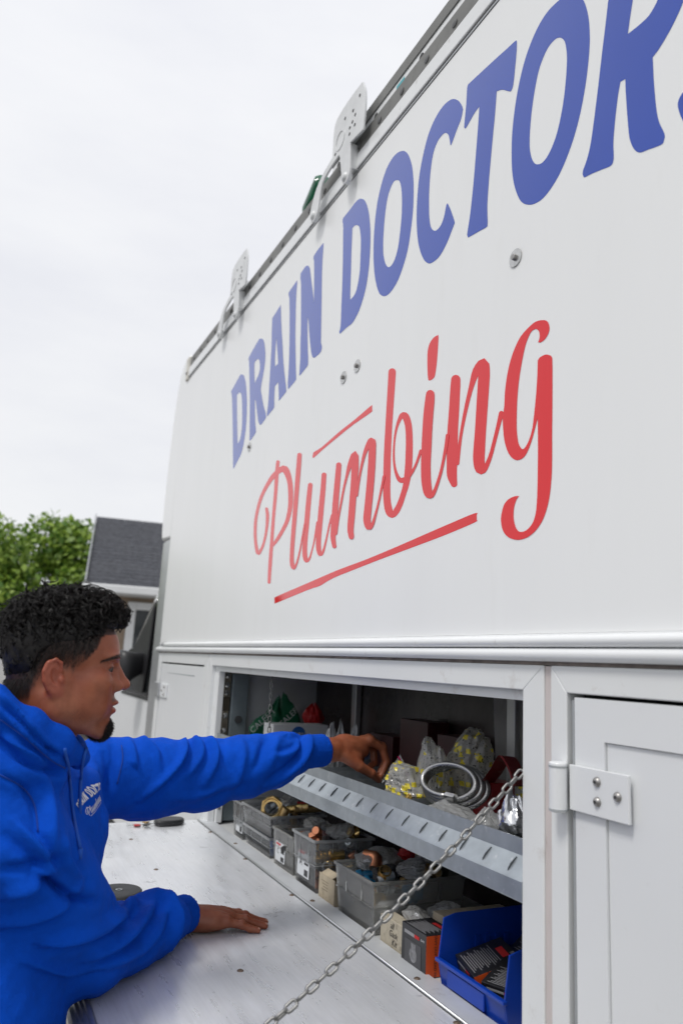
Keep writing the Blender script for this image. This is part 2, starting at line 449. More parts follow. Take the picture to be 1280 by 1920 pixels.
REDPOLY={
 'dot':[[(1.5865,0.8672,1),(1.6071,0.8683),(1.6260,0.8612),(1.6363,0.8460),(1.6383,0.8212),(1.6358,0.7855),(1.6304,0.7570),(1.6202,0.7511),(1.6040,0.7513),(1.5963,0.7596),(1.5906,0.7854),(1.5870,0.8214),(1.5853,0.8520)]],
 'g':[[(1.1921,0.6541,1),(1.1853,0.6587),(1.1677,0.6587),(1.1523,0.6509),(1.1470,0.6435,1),(1.1464,0.6132),(1.1473,0.5325),(1.1483,0.4797),(1.1486,0.4273),(1.1507,0.3889),(1.1557,0.3564),(1.1632,0.3321),(1.1763,0.3086),(1.1952,0.2908),(1.2185,0.2797),(1.2423,0.2762),(1.2647,0.2786),(1.2879,0.2875),(1.3052,0.3034),(1.3121,0.3237),(1.3110,0.3402),(1.3017,0.3608),(1.2846,0.3703),(1.2656,0.3724),(1.2511,0.3704,1),(1.2593,0.3645),(1.2675,0.3496),(1.2694,0.3282),(1.2638,0.3084),(1.2546,0.2964),(1.2424,0.2921),(1.2264,0.2939),(1.2107,0.3034),(1.2010,0.3176),(1.1960,0.3376),(1.1933,0.3712),(1.1921,0.4106),(1.1914,0.4638),(1.1921,0.5264,1),(1.2012,0.5042),(1.2111,0.4822),(1.2231,0.4633),(1.2372,0.4516),(1.2579,0.4502),(1.2770,0.4607),(1.2924,0.4798),(1.3037,0.5084),(1.3086,0.5415,1),(1.3098,0.5623),(1.3048,0.5843),(1.3022,0.6217),(1.2946,0.6578),(1.2838,0.6868),(1.2687,0.7110),(1.2494,0.7303),(1.2241,0.7409),(1.1993,0.7454),(1.1753,0.7396),(1.1616,0.7308),(1.1550,0.7160),(1.1578,0.7031),(1.1695,0.6936),(1.1833,0.6918),(1.1913,0.6957,1),(1.1865,0.7030),(1.1865,0.7144),(1.1913,0.7234),(1.1993,0.7287),(1.2116,0.7286),(1.2219,0.7196),(1.2323,0.7032),(1.2406,0.6801),(1.2489,0.6510),(1.2550,0.6213),(1.2590,0.5880),(1.2608,0.5513),(1.2606,0.5229),(1.2575,0.4995),(1.2519,0.4827),(1.2414,0.4710),(1.2312,0.4735),(1.2191,0.4870),(1.2091,0.5091),(1.2032,0.5405),(1.1973,0.5802),(1.1933,0.6236)]],
 'over':[[(2.3914,0.7264,1),(2.3808,0.7341),(2.3143,0.7363),(2.1745,0.7556),(2.0618,0.7664),(1.9579,0.7801),(1.9488,0.7749,1),(1.9479,0.7647),(1.9559,0.7581),(2.0680,0.7516),(2.1644,0.7416),(2.2943,0.7255),(2.3825,0.7121,1),(2.3910,0.7169)]],
 'under':[[(2.6756,0.2341,1),(2.6496,0.2411),(2.3435,0.2714),(2.1399,0.2917),(1.9511,0.3056),(1.7681,0.3227),(1.6263,0.3375),(1.5079,0.3496),(1.4083,0.3587),(1.4020,0.3524,1),(1.4024,0.3422),(1.4110,0.3366),(1.5449,0.3224),(1.7115,0.3090),(1.8649,0.2968),(2.0169,0.2833),(2.1375,0.2722),(2.2017,0.2634),(2.2686,0.2513),(2.3545,0.2456),(2.6718,0.2143,1)]],
}
REDSTROKE={
 'P':[[(2.7456,0.7867,2.7386,0.7848),(2.7538,0.7876,2.7308,0.7816),(2.7608,0.7866,2.7244,0.7771),(2.7630,0.7842,2.7228,0.7737),(2.7654,0.7690,2.7235,0.7583),(2.7678,0.7538,2.7242,0.7430),(2.7691,0.7354,2.7247,0.7250),(2.7682,0.7133,2.7244,0.7035),(2.7663,0.6883,2.7239,0.6792),(2.7651,0.6596,2.7242,0.6509),(2.7658,0.6246,2.7262,0.6165),(2.7674,0.5857,2.7290,0.5783),(2.7685,0.5489,2.7309,0.5422),(2.7688,0.5170,2.7309,0.5107),(2.7688,0.4871,2.7301,0.4811),(2.7688,0.4575,2.7293,0.4517),(2.7695,0.4264,2.7291,0.4208),(2.7702,0.3955,2.7289,0.3902),(2.7701,0.3673,2.7288,0.3624),(2.7687,0.3437,2.7289,0.3394),(2.7664,0.3229,2.7291,0.3192),(2.7641,0.3023,2.7292,0.2990),(2.7624,0.2996,2.7307,0.2966),(2.7564,0.2966,2.7364,0.2948),(2.7493,0.2950,2.7433,0.2944)],[(2.7425,0.4370,2.7464,0.4385),(2.7368,0.4358,2.7496,0.4406),(2.7302,0.4356,2.7504,0.4431),(2.7260,0.4364,2.7483,0.4447),(2.7100,0.4411,2.7358,0.4509),(2.6938,0.4460,2.7237,0.4569),(2.6765,0.4526,2.7098,0.4642),(2.6572,0.4620,2.6919,0.4737),(2.6372,0.4729,2.6721,0.4846),(2.6188,0.4840,2.6542,0.4955),(2.6027,0.4942,2.6393,0.5059),(2.5880,0.5048,2.6263,0.5162),(2.5756,0.5169,2.6160,0.5278),(2.5655,0.5309,2.6081,0.5414),(2.5578,0.5464,2.6026,0.5566),(2.5529,0.5631,2.5998,0.5729),(2.5513,0.5816,2.6000,0.5909),(2.5525,0.6012,2.6028,0.6104),(2.5557,0.6205,2.6075,0.6295),(2.5607,0.6390,2.6131,0.6476),(2.5680,0.6576,2.6204,0.6651),(2.5781,0.6761,2.6315,0.6821),(2.5915,0.6960,2.6493,0.7004),(2.6088,0.7167,2.6702,0.7177),(2.6365,0.7368,2.6821,0.7256),(2.6847,0.7518,2.6824,0.7256),(2.7170,0.7524,2.6824,0.7248),(2.7391,0.7501,2.7032,0.7257),(2.7630,0.7479,2.7248,0.7248),(2.7885,0.7442,2.7465,0.7219),(2.8128,0.7385,2.7683,0.7174),(2.8348,0.7304,2.7903,0.7113),(2.8552,0.7205,2.8126,0.7035),(2.8744,0.7101,2.8339,0.6947),(2.8932,0.6997,2.8536,0.6853),(2.9112,0.6886,2.8716,0.6751),(2.9274,0.6760,2.8876,0.6637),(2.9412,0.6617,2.9015,0.6504),(2.9528,0.6461,2.9132,0.6357),(2.9626,0.6302,2.9231,0.6205),(2.9708,0.6145,2.9311,0.6053),(2.9772,0.5984,2.9371,0.5899),(2.9810,0.5813,2.9407,0.5737),(2.9818,0.5628,2.9415,0.5561),(2.9801,0.5437,2.9399,0.5376),(2.9767,0.5253,2.9367,0.5199),(2.9718,0.5080,2.9324,0.5033),(2.9653,0.4915,2.9265,0.4876),(2.9574,0.4755,2.9186,0.4725),(2.9478,0.4587,2.9074,0.4564),(2.9367,0.4423,2.8945,0.4412),(2.9225,0.4295,2.8855,0.4332),(2.8854,0.4211,2.8852,0.4332),(2.8676,0.4257,2.8850,0.4333),(2.8583,0.4315,2.8904,0.4412),(2.8483,0.4381,2.8794,0.4467),(2.8381,0.4469,2.8685,0.4545),(2.8289,0.4573,2.8589,0.4641),(2.8210,0.4696,2.8507,0.4759),(2.8141,0.4836,2.8437,0.4896),(2.8083,0.4979,2.8387,0.5037),(2.8036,0.5124,2.8359,0.5184),(2.8001,0.5273,2.8350,0.5336),(2.7981,0.5413,2.8351,0.5477),(2.7978,0.5538,2.8361,0.5601),(2.7991,0.5654,2.8382,0.5714),(2.8020,0.5762,2.8410,0.5816),(2.8072,0.5861,2.8448,0.5902),(2.8138,0.5947,2.8495,0.5982),(2.8203,0.6031,2.8545,0.6065),(2.8238,0.6061,2.8548,0.6092),(2.8313,0.6093,2.8509,0.6113),(2.8389,0.6111,2.8448,0.6117)]],
 'l':[[(2.5197,0.7641,2.5121,0.7620),(2.5286,0.7650,2.5034,0.7584),(2.5361,0.7636,2.4963,0.7532),(2.5383,0.7606,2.4943,0.7491),(2.5394,0.7435,2.4941,0.7319),(2.5406,0.7264,2.4939,0.7147),(2.5417,0.7057,2.4942,0.6941),(2.5426,0.6790,2.4954,0.6679),(2.5434,0.6488,2.4970,0.6384),(2.5442,0.6187,2.4987,0.6089),(2.5450,0.5900,2.5002,0.5807),(2.5458,0.5613,2.5016,0.5526),(2.5466,0.5327,2.5031,0.5246),(2.5476,0.5036,2.5047,0.4960),(2.5485,0.4746,2.5064,0.4676),(2.5490,0.4475,2.5075,0.4411),(2.5490,0.4222,2.5082,0.4163),(2.5484,0.3988,2.5085,0.3935),(2.5471,0.3793,2.5076,0.3747),(2.5450,0.3652,2.5051,0.3615),(2.5420,0.3550,2.5016,0.3525),(2.5375,0.3465,2.4979,0.3456),(2.5307,0.3389,2.4945,0.3403),(2.5207,0.3323,2.4927,0.3378),(2.5006,0.3267,2.4924,0.3378),(2.4836,0.3287,2.4922,0.3378),(2.4773,0.3333,2.4991,0.3401),(2.4725,0.3385,2.4919,0.3436),(2.4678,0.3441,2.4859,0.3484),(2.4631,0.3508,2.4806,0.3546),(2.4583,0.3591,2.4752,0.3625),(2.4533,0.3694,2.4696,0.3726),(2.4482,0.3813,2.4640,0.3843),(2.4437,0.3936,2.4589,0.3965),(2.4403,0.4058,2.4549,0.4084),(2.4376,0.4183,2.4513,0.4208),(2.4339,0.4317,2.4475,0.4343),(2.4287,0.4466,2.4429,0.4495),(2.4226,0.4624,2.4381,0.4657),(2.4165,0.4782,2.4333,0.4819),(2.4169,0.4797,2.4321,0.4830),(2.4192,0.4815,2.4288,0.4836),(2.4224,0.4828,2.4253,0.4834)]],
 'u':[[(2.3996,0.6261,2.3923,0.6244),(2.4081,0.6267,2.3842,0.6211),(2.4155,0.6252,2.3776,0.6162),(2.4178,0.6222,2.3760,0.6124),(2.4192,0.6144,2.3762,0.6045),(2.4206,0.6066,2.3764,0.5966),(2.4221,0.5963,2.3769,0.5862),(2.4240,0.5824,2.3781,0.5722),(2.4260,0.5658,2.3795,0.5559),(2.4278,0.5474,2.3810,0.5378),(2.4292,0.5267,2.3822,0.5175),(2.4305,0.5042,2.3835,0.4955),(2.4317,0.4819,2.3849,0.4734),(2.4334,0.4595,2.3871,0.4514),(2.4351,0.4371,2.3895,0.4296),(2.4355,0.4165,2.3905,0.4100),(2.4341,0.3984,2.3898,0.3928),(2.4314,0.3822,2.3878,0.3778),(2.4271,0.3687,2.3847,0.3659),(2.4210,0.3579,2.3801,0.3578),(2.4119,0.3491,2.3758,0.3535),(2.3925,0.3409,2.3756,0.3535),(2.3685,0.3409,2.3754,0.3535),(2.3592,0.3461,2.3753,0.3536),(2.3534,0.3521,2.3711,0.3574),(2.3488,0.3588,2.3645,0.3625),(2.3448,0.3667,2.3594,0.3699),(2.3405,0.3753,2.3545,0.3783),(2.3356,0.3844,2.3491,0.3874),(2.3303,0.3944,2.3439,0.3973),(2.3254,0.4051,2.3395,0.4079),(2.3212,0.4170,2.3361,0.4200),(2.3173,0.4297,2.3334,0.4328),(2.3138,0.4413,2.3309,0.4447),(2.3105,0.4509,2.3287,0.4547),(2.3076,0.4595,2.3268,0.4636),(2.3047,0.4682,2.3249,0.4725),(2.3051,0.4700,2.3235,0.4740),(2.3081,0.4723,2.3196,0.4748),(2.3119,0.4738,2.3154,0.4746)],[(2.2851,0.6393,2.2778,0.6376),(2.2935,0.6399,2.2695,0.6342),(2.3005,0.6381,2.2627,0.6292),(2.3026,0.6349,2.2608,0.6251),(2.3030,0.6193,2.2608,0.6097),(2.3034,0.6039,2.2607,0.5943),(2.3043,0.5872,2.2612,0.5775),(2.3061,0.5684,2.2624,0.5587),(2.3084,0.5482,2.2641,0.5387),(2.3105,0.5277,2.2658,0.5184),(2.3123,0.5066,2.2675,0.4977),(2.3140,0.4852,2.2692,0.4768),(2.3154,0.4649,2.2708,0.4568),(2.3167,0.4457,2.2725,0.4380),(2.3178,0.4274,2.2741,0.4203),(2.3178,0.4114,2.2747,0.4051),(2.3166,0.3983,2.2741,0.3930),(2.3143,0.3874,2.2725,0.3833),(2.3105,0.3777,2.2700,0.3752),(2.3051,0.3686,2.2666,0.3680),(2.2975,0.3603,2.2631,0.3629),(2.2812,0.3519,2.2629,0.3629),(2.2577,0.3513,2.2627,0.3629),(2.2490,0.3560,2.2626,0.3630),(2.2434,0.3617,2.2626,0.3675),(2.2392,0.3681,2.2570,0.3724),(2.2357,0.3756,2.2524,0.3793),(2.2319,0.3841,2.2479,0.3876),(2.2278,0.3939,2.2429,0.3972),(2.2233,0.4048,2.2381,0.4080),(2.2189,0.4160,2.2333,0.4192),(2.2146,0.4277,2.2288,0.4308),(2.2102,0.4397,2.2243,0.4429),(2.2056,0.4505,2.2199,0.4540),(2.2006,0.4594,2.2155,0.4633),(2.1953,0.4672,2.2111,0.4716),(2.1899,0.4751,2.2067,0.4798),(2.1899,0.4767,2.2051,0.4809),(2.1919,0.4787,2.2015,0.4814),(2.1949,0.4802,2.1979,0.4810)]],
 'm':[[(2.1690,0.6489,2.1619,0.6470),(2.1774,0.6496,2.1538,0.6435),(2.1846,0.6478,2.1472,0.6383),(2.1868,0.6446,2.1455,0.6341),(2.1881,0.6301,2.1459,0.6196),(2.1895,0.6158,2.1463,0.6052),(2.1911,0.5997,2.1470,0.5891),(2.1930,0.5807,2.1484,0.5702),(2.1950,0.5599,2.1500,0.5498),(2.1969,0.5391,2.1514,0.5294),(2.1983,0.5183,2.1522,0.5089),(2.1995,0.4976,2.1528,0.4884),(2.2005,0.4786,2.1538,0.4697),(2.2012,0.4619,2.1555,0.4533),(2.2017,0.4467,2.1577,0.4387),(2.2017,0.4331,2.1593,0.4258),(2.2015,0.4217,2.1604,0.4150),(2.2008,0.4116,2.1610,0.4060),(2.1984,0.4014,2.1606,0.3975),(2.1935,0.3909,2.1584,0.3887),(2.1873,0.3811,2.1549,0.3797),(2.1812,0.3717,2.1513,0.3704),(2.1782,0.3687,2.1512,0.3676),(2.1718,0.3658,2.1548,0.3651),(2.1653,0.3645,2.1601,0.3643)],[(2.1580,0.4070,2.1616,0.4077),(2.1537,0.4069,2.1656,0.4092),(2.1499,0.4080,2.1687,0.4116),(2.1485,0.4096,2.1693,0.4136),(2.1458,0.4261,2.1650,0.4300),(2.1430,0.4427,2.1606,0.4464),(2.1396,0.4587,2.1561,0.4624),(2.1351,0.4740,2.1513,0.4779),(2.1300,0.4889,2.1462,0.4930),(2.1249,0.5038,2.1412,0.5080),(2.1201,0.5191,2.1363,0.5233),(2.1154,0.5344,2.1313,0.5386),(2.1102,0.5488,2.1263,0.5533),(2.1044,0.5621,2.1211,0.5670),(2.0981,0.5745,2.1158,0.5800),(2.0909,0.5864,2.1107,0.5927),(2.0826,0.5977,2.1066,0.6056),(2.0736,0.6083,2.1027,0.6184),(2.0639,0.6178,2.0971,0.6304),(2.0524,0.6285,2.0882,0.6431),(2.0406,0.6379,2.0775,0.6550),(2.0404,0.6378,2.0481,0.6592),(2.0404,0.6377,2.0240,0.6380),(2.0704,0.6343,2.0214,0.6226),(2.0708,0.6194,2.0203,0.6074),(2.0701,0.6057,2.0202,0.5939),(2.0694,0.5911,2.0214,0.5797),(2.0691,0.5749,2.0226,0.5640),(2.0699,0.5565,2.0237,0.5459),(2.0711,0.5366,2.0248,0.5263),(2.0724,0.5167,2.0260,0.5068),(2.0735,0.4969,2.0271,0.4874),(2.0747,0.4771,2.0281,0.4679),(2.0756,0.4590,2.0293,0.4501),(2.0768,0.4430,2.0310,0.4343),(2.0778,0.4284,2.0328,0.4204),(2.0772,0.4151,2.0335,0.4089),(2.0738,0.4041,2.0326,0.4003),(2.0689,0.3955,2.0305,0.3932),(2.0643,0.3876,2.0282,0.3855),(2.0609,0.3838,2.0283,0.3820),(2.0534,0.3801,2.0327,0.3789),(2.0455,0.3782,2.0392,0.3779)],[(2.0228,0.5077,2.0261,0.5085),(2.0188,0.5074,2.0298,0.5101),(2.0153,0.5083,2.0326,0.5125),(2.0141,0.5098,2.0331,0.5145),(2.0109,0.5268,2.0291,0.5313),(2.0078,0.5437,2.0250,0.5482),(2.0040,0.5600,2.0206,0.5647),(1.9991,0.5759,2.0157,0.5808),(1.9935,0.5911,2.0103,0.5964),(1.9872,0.6051,2.0051,0.6109),(1.9809,0.6174,2.0003,0.6240),(1.9740,0.6282,1.9955,0.6361),(1.9655,0.6372,1.9896,0.6473),(1.9537,0.6451,1.9817,0.6582),(1.9404,0.6514,1.9727,0.6681),(1.9310,0.6543,1.9636,0.6749),(1.9308,0.6542,1.9454,0.6764),(1.9307,0.6541,1.9186,0.6631),(1.9306,0.6540,1.9126,0.6537),(1.9551,0.6561,1.9106,0.6448),(1.9560,0.6468,1.9102,0.6344),(1.9568,0.6344,1.9100,0.6222),(1.9569,0.6193,1.9096,0.6075),(1.9568,0.6019,1.9095,0.5902),(1.9573,0.5828,1.9100,0.5712),(1.9585,0.5612,1.9112,0.5497),(1.9603,0.5378,1.9131,0.5267),(1.9622,0.5156,1.9151,0.5048),(1.9645,0.4951,1.9173,0.4845),(1.9670,0.4757,1.9198,0.4654),(1.9689,0.4592,1.9217,0.4493),(1.9707,0.4471,1.9232,0.4373),(1.9720,0.4374,1.9241,0.4287),(1.9709,0.4275,1.9239,0.4215),(1.9664,0.4163,1.9222,0.4132),(1.9592,0.4054,1.9198,0.4058),(1.9454,0.3948,1.9196,0.4057),(1.9190,0.3910,1.9195,0.4057),(1.9084,0.3959,1.9193,0.4058),(1.9020,0.4024,1.9210,0.4095),(1.8969,0.4104,1.9142,0.4157),(1.8923,0.4202,1.9082,0.4247),(1.8875,0.4308,1.9022,0.4350),(1.8824,0.4424,1.8958,0.4462),(1.8771,0.4550,1.8896,0.4586),(1.8719,0.4676,1.8839,0.4710),(1.8670,0.4801,1.8791,0.4835),(1.8623,0.4925,1.8749,0.4961),(1.8578,0.5042,1.8711,0.5081),(1.8537,0.5148,1.8677,0.5189),(1.8498,0.5246,1.8648,0.5291),(1.8459,0.5344,1.8618,0.5392),(1.8461,0.5362,1.8605,0.5405),(1.8483,0.5384,1.8574,0.5412),(1.8512,0.5399,1.8540,0.5408)]],
 'b':[[(1.8349,0.8594,1.8269,0.8564),(1.8442,0.8609,1.8178,0.8511),(1.8521,0.8592,1.8105,0.8437),(1.8544,0.8551,1.8085,0.8381),(1.8546,0.8423,1.8092,0.8257),(1.8548,0.8295,1.8098,0.8133),(1.8551,0.8138,1.8107,0.7980),(1.8559,0.7931,1.8119,0.7779),(1.8568,0.7695,1.8134,0.7549),(1.8577,0.7459,1.8147,0.7319),(1.8583,0.7234,1.8160,0.7100),(1.8589,0.7009,1.8172,0.6882),(1.8595,0.6785,1.8181,0.6663),(1.8602,0.6562,1.8186,0.6444),(1.8610,0.6340,1.8189,0.6226),(1.8613,0.6117,1.8187,0.6008),(1.8611,0.5887,1.8181,0.5784),(1.8605,0.5658,1.8172,0.5559),(1.8598,0.5448,1.8162,0.5353),(1.8590,0.5264,1.8155,0.5173),(1.8581,0.5097,1.8147,0.5012),(1.8569,0.4948,1.8137,0.4869),(1.8553,0.4820,1.8123,0.4748),(1.8533,0.4708,1.8106,0.4646),(1.8506,0.4601,1.8082,0.4551),(1.8474,0.4494,1.8046,0.4456),(1.8433,0.4389,1.8003,0.4369),(1.8377,0.4295,1.7963,0.4306),(1.8295,0.4210,1.7932,0.4267),(1.8172,0.4130,1.7927,0.4257),(1.7971,0.4068,1.7926,0.4256),(1.7798,0.4074,1.7924,0.4256),(1.7692,0.4112,1.7923,0.4257),(1.7608,0.4160,1.7899,0.4307),(1.7534,0.4218,1.7833,0.4348),(1.7467,0.4287,1.7767,0.4406),(1.7405,0.4362,1.7704,0.4473),(1.7349,0.4444,1.7644,0.4547),(1.7297,0.4532,1.7589,0.4631),(1.7247,0.4617,1.7538,0.4717),(1.7196,0.4695,1.7494,0.4798),(1.7145,0.4775,1.7457,0.4877),(1.7098,0.4871,1.7427,0.4970),(1.7056,0.4987,1.7403,0.5086),(1.7019,0.5117,1.7386,0.5217),(1.6993,0.5257,1.7373,0.5356),(1.6981,0.5411,1.7365,0.5507),(1.6979,0.5572,1.7363,0.5668),(1.6981,0.5724,1.7363,0.5820),(1.6985,0.5857,1.7364,0.5953),(1.6993,0.5982,1.7367,0.6075),(1.7006,0.6109,1.7377,0.6198),(1.7023,0.6245,1.7393,0.6333),(1.7046,0.6386,1.7416,0.6467),(1.7081,0.6520,1.7449,0.6587),(1.7131,0.6646,1.7499,0.6695),(1.7195,0.6764,1.7558,0.6789),(1.7279,0.6869,1.7603,0.6848),(1.7410,0.6966,1.7600,0.6858),(1.7600,0.7034,1.7602,0.6859),(1.7744,0.7026,1.7603,0.6859),(1.7822,0.6974,1.7602,0.6846),(1.7881,0.6900,1.7685,0.6801),(1.7932,0.6816,1.7761,0.6738),(1.7976,0.6724,1.7824,0.6661),(1.8015,0.6620,1.7877,0.6568),(1.8046,0.6507,1.7918,0.6463),(1.8067,0.6383,1.7947,0.6345),(1.8081,0.6251,1.7964,0.6217),(1.8087,0.6120,1.7971,0.6089),(1.8087,0.5995,1.7969,0.5966),(1.8080,0.5871,1.7958,0.5844),(1.8066,0.5754,1.7938,0.5728),(1.8043,0.5643,1.7911,0.5620),(1.8013,0.5537,1.7876,0.5518),(1.7977,0.5437,1.7830,0.5423),(1.7932,0.5338,1.7769,0.5330),(1.7881,0.5244,1.7699,0.5244),(1.7826,0.5163,1.7633,0.5178),(1.7763,0.5095,1.7580,0.5139),(1.7687,0.5039,1.7541,0.5121),(1.7589,0.4990,1.7524,0.5117),(1.7473,0.4964,1.7523,0.5116),(1.7394,0.4961,1.7494,0.5118),(1.7338,0.4961,1.7437,0.5116),(1.7288,0.4967,1.7377,0.5108),(1.7254,0.4992,1.7310,0.5080),(1.7252,0.5022,1.7269,0.5049)]],
 'i':[[(1.7160,0.5043,1.7186,0.5058),(1.7122,0.5031,1.7208,0.5079),(1.7079,0.5028,1.7213,0.5104),(1.7051,0.5036,1.7200,0.5120),(1.6982,0.5083,1.7118,0.5161),(1.6911,0.5130,1.7039,0.5200),(1.6841,0.5185,1.6966,0.5247),(1.6777,0.5250,1.6898,0.5305),(1.6717,0.5321,1.6835,0.5373),(1.6658,0.5395,1.6777,0.5445),(1.6602,0.5471,1.6726,0.5522),(1.6547,0.5551,1.6680,0.5605),(1.6493,0.5630,1.6634,0.5687),(1.6491,0.5646,1.6619,0.5699),(1.6507,0.5669,1.6587,0.5702),(1.6531,0.5686,1.6556,0.5696)],[(1.6199,0.7239,1.6126,0.7213),(1.6285,0.7250,1.6044,0.7165),(1.6359,0.7230,1.5979,0.7096),(1.6382,0.7188,1.5963,0.7041),(1.6394,0.7147,1.5959,0.6995),(1.6405,0.7107,1.5954,0.6948),(1.6418,0.7041,1.5955,0.6876),(1.6438,0.6934,1.5966,0.6766),(1.6461,0.6799,1.5981,0.6633),(1.6480,0.6655,1.5995,0.6494),(1.6493,0.6507,1.6006,0.6352),(1.6503,0.6352,1.6017,0.6204),(1.6511,0.6197,1.6025,0.6054),(1.6517,0.6044,1.6031,0.5907),(1.6521,0.5892,1.6035,0.5759),(1.6524,0.5740,1.6040,0.5611),(1.6527,0.5588,1.6046,0.5463),(1.6528,0.5434,1.6053,0.5317),(1.6525,0.5282,1.6054,0.5174),(1.6517,0.5130,1.6047,0.5032),(1.6504,0.4981,1.6034,0.4893),(1.6483,0.4841,1.6018,0.4766),(1.6450,0.4709,1.5996,0.4649),(1.6409,0.4587,1.5970,0.4545),(1.6357,0.4482,1.5947,0.4469),(1.6287,0.4396,1.5935,0.4435),(1.6175,0.4316,1.5934,0.4434),(1.6006,0.4267,1.5932,0.4434),(1.5882,0.4282,1.5931,0.4434),(1.5815,0.4326,1.5930,0.4435),(1.5765,0.4380,1.5922,0.4457),(1.5717,0.4447,1.5863,0.4507),(1.5668,0.4526,1.5810,0.4580),(1.5621,0.4607,1.5759,0.4660),(1.5575,0.4689,1.5707,0.4739),(1.5529,0.4776,1.5659,0.4824),(1.5485,0.4869,1.5614,0.4915),(1.5445,0.4973,1.5574,0.5017),(1.5409,0.5084,1.5537,0.5126),(1.5374,0.5190,1.5503,0.5234),(1.5338,0.5291,1.5474,0.5338),(1.5305,0.5390,1.5448,0.5438),(1.5277,0.5483,1.5426,0.5533),(1.5258,0.5570,1.5409,0.5619),(1.5245,0.5652,1.5396,0.5700),(1.5232,0.5733,1.5382,0.5781),(1.5237,0.5752,1.5373,0.5796),(1.5259,0.5777,1.5345,0.5805),(1.5288,0.5793,1.5314,0.5802)]],
 'n':[[(1.5026,0.7269,1.4954,0.7242),(1.5111,0.7280,1.4873,0.7192),(1.5184,0.7258,1.4808,0.7119),(1.5208,0.7214,1.4793,0.7062),(1.5217,0.7144,1.4792,0.6989),(1.5227,0.7074,1.4791,0.6917),(1.5238,0.6972,1.4793,0.6816),(1.5248,0.6821,1.4800,0.6667),(1.5259,0.6640,1.4809,0.6489),(1.5271,0.6454,1.4818,0.6305),(1.5288,0.6263,1.4830,0.6116),(1.5307,0.6066,1.4842,0.5922),(1.5322,0.5883,1.4850,0.5746),(1.5330,0.5727,1.4850,0.5596),(1.5334,0.5588,1.4846,0.5461),(1.5334,0.5449,1.4844,0.5325),(1.5330,0.5300,1.4848,0.5180),(1.5323,0.5149,1.4854,0.5038),(1.5315,0.5015,1.4858,0.4910),(1.5312,0.4906,1.4858,0.4805),(1.5308,0.4808,1.4856,0.4719),(1.5286,0.4708,1.4854,0.4648),(1.5236,0.4612,1.4852,0.4584),(1.5172,0.4530,1.4845,0.4517),(1.5111,0.4455,1.4836,0.4445),(1.5081,0.4417,1.4832,0.4409),(1.5018,0.4381,1.4861,0.4376),(1.4956,0.4364,1.4909,0.4363)],[(1.4838,0.4888,1.4866,0.4896),(1.4804,0.4886,1.4897,0.4913),(1.4775,0.4897,1.4921,0.4939),(1.4764,0.4914,1.4925,0.4960),(1.4737,0.5108,1.4887,0.5153),(1.4711,0.5303,1.4850,0.5347),(1.4681,0.5478,1.4813,0.5522),(1.4649,0.5620,1.4780,0.5666),(1.4615,0.5741,1.4749,0.5791),(1.4574,0.5868,1.4713,0.5921),(1.4525,0.6009,1.4672,0.6068),(1.4471,0.6155,1.4626,0.6219),(1.4413,0.6296,1.4578,0.6367),(1.4355,0.6431,1.4527,0.6508),(1.4294,0.6561,1.4474,0.6646),(1.4226,0.6682,1.4423,0.6778),(1.4150,0.6796,1.4380,0.6911),(1.4070,0.6896,1.4337,0.7043),(1.3988,0.6968,1.4273,0.7155),(1.3894,0.7018,1.4171,0.7239),(1.3803,0.7046,1.4046,0.7295),(1.3802,0.7045,1.3817,0.7278),(1.3801,0.7044,1.3620,0.7068),(1.4030,0.7107,1.3601,0.6952),(1.4046,0.7009,1.3594,0.6845),(1.4052,0.6908,1.3594,0.6741),(1.4060,0.6794,1.3603,0.6626),(1.4069,0.6657,1.3615,0.6493),(1.4081,0.6490,1.3629,0.6330),(1.4095,0.6302,1.3646,0.6148),(1.4108,0.6114,1.3663,0.5966),(1.4121,0.5929,1.3680,0.5787),(1.4134,0.5745,1.3697,0.5608),(1.4147,0.5576,1.3711,0.5443),(1.4162,0.5430,1.3722,0.5299),(1.4177,0.5298,1.3730,0.5169),(1.4189,0.5178,1.3736,0.5052),(1.4199,0.5070,1.3742,0.4947),(1.4205,0.4969,1.3747,0.4857),(1.4198,0.4869,1.3747,0.4777),(1.4178,0.4765,1.3742,0.4696),(1.4142,0.4659,1.3735,0.4628),(1.4063,0.4549,1.3746,0.4615),(1.3876,0.4457,1.3745,0.4615),(1.3724,0.4464,1.3744,0.4615),(1.3644,0.4514,1.3743,0.4615),(1.3584,0.4585,1.3747,0.4671),(1.3523,0.4676,1.3674,0.4747),(1.3468,0.4772,1.3610,0.4835),(1.3420,0.4870,1.3557,0.4927),(1.3377,0.4975,1.3513,0.5030),(1.3333,0.5081,1.3469,0.5137),(1.3286,0.5191,1.3422,0.5247),(1.3239,0.5303,1.3377,0.5361),(1.3193,0.5408,1.3335,0.5469),(1.3149,0.5503,1.3299,0.5569),(1.3105,0.5593,1.3267,0.5664),(1.3062,0.5681,1.3234,0.5759),(1.3061,0.5706,1.3217,0.5776),(1.3081,0.5738,1.3180,0.5783),(1.3112,0.5762,1.3142,0.5776)]],
}
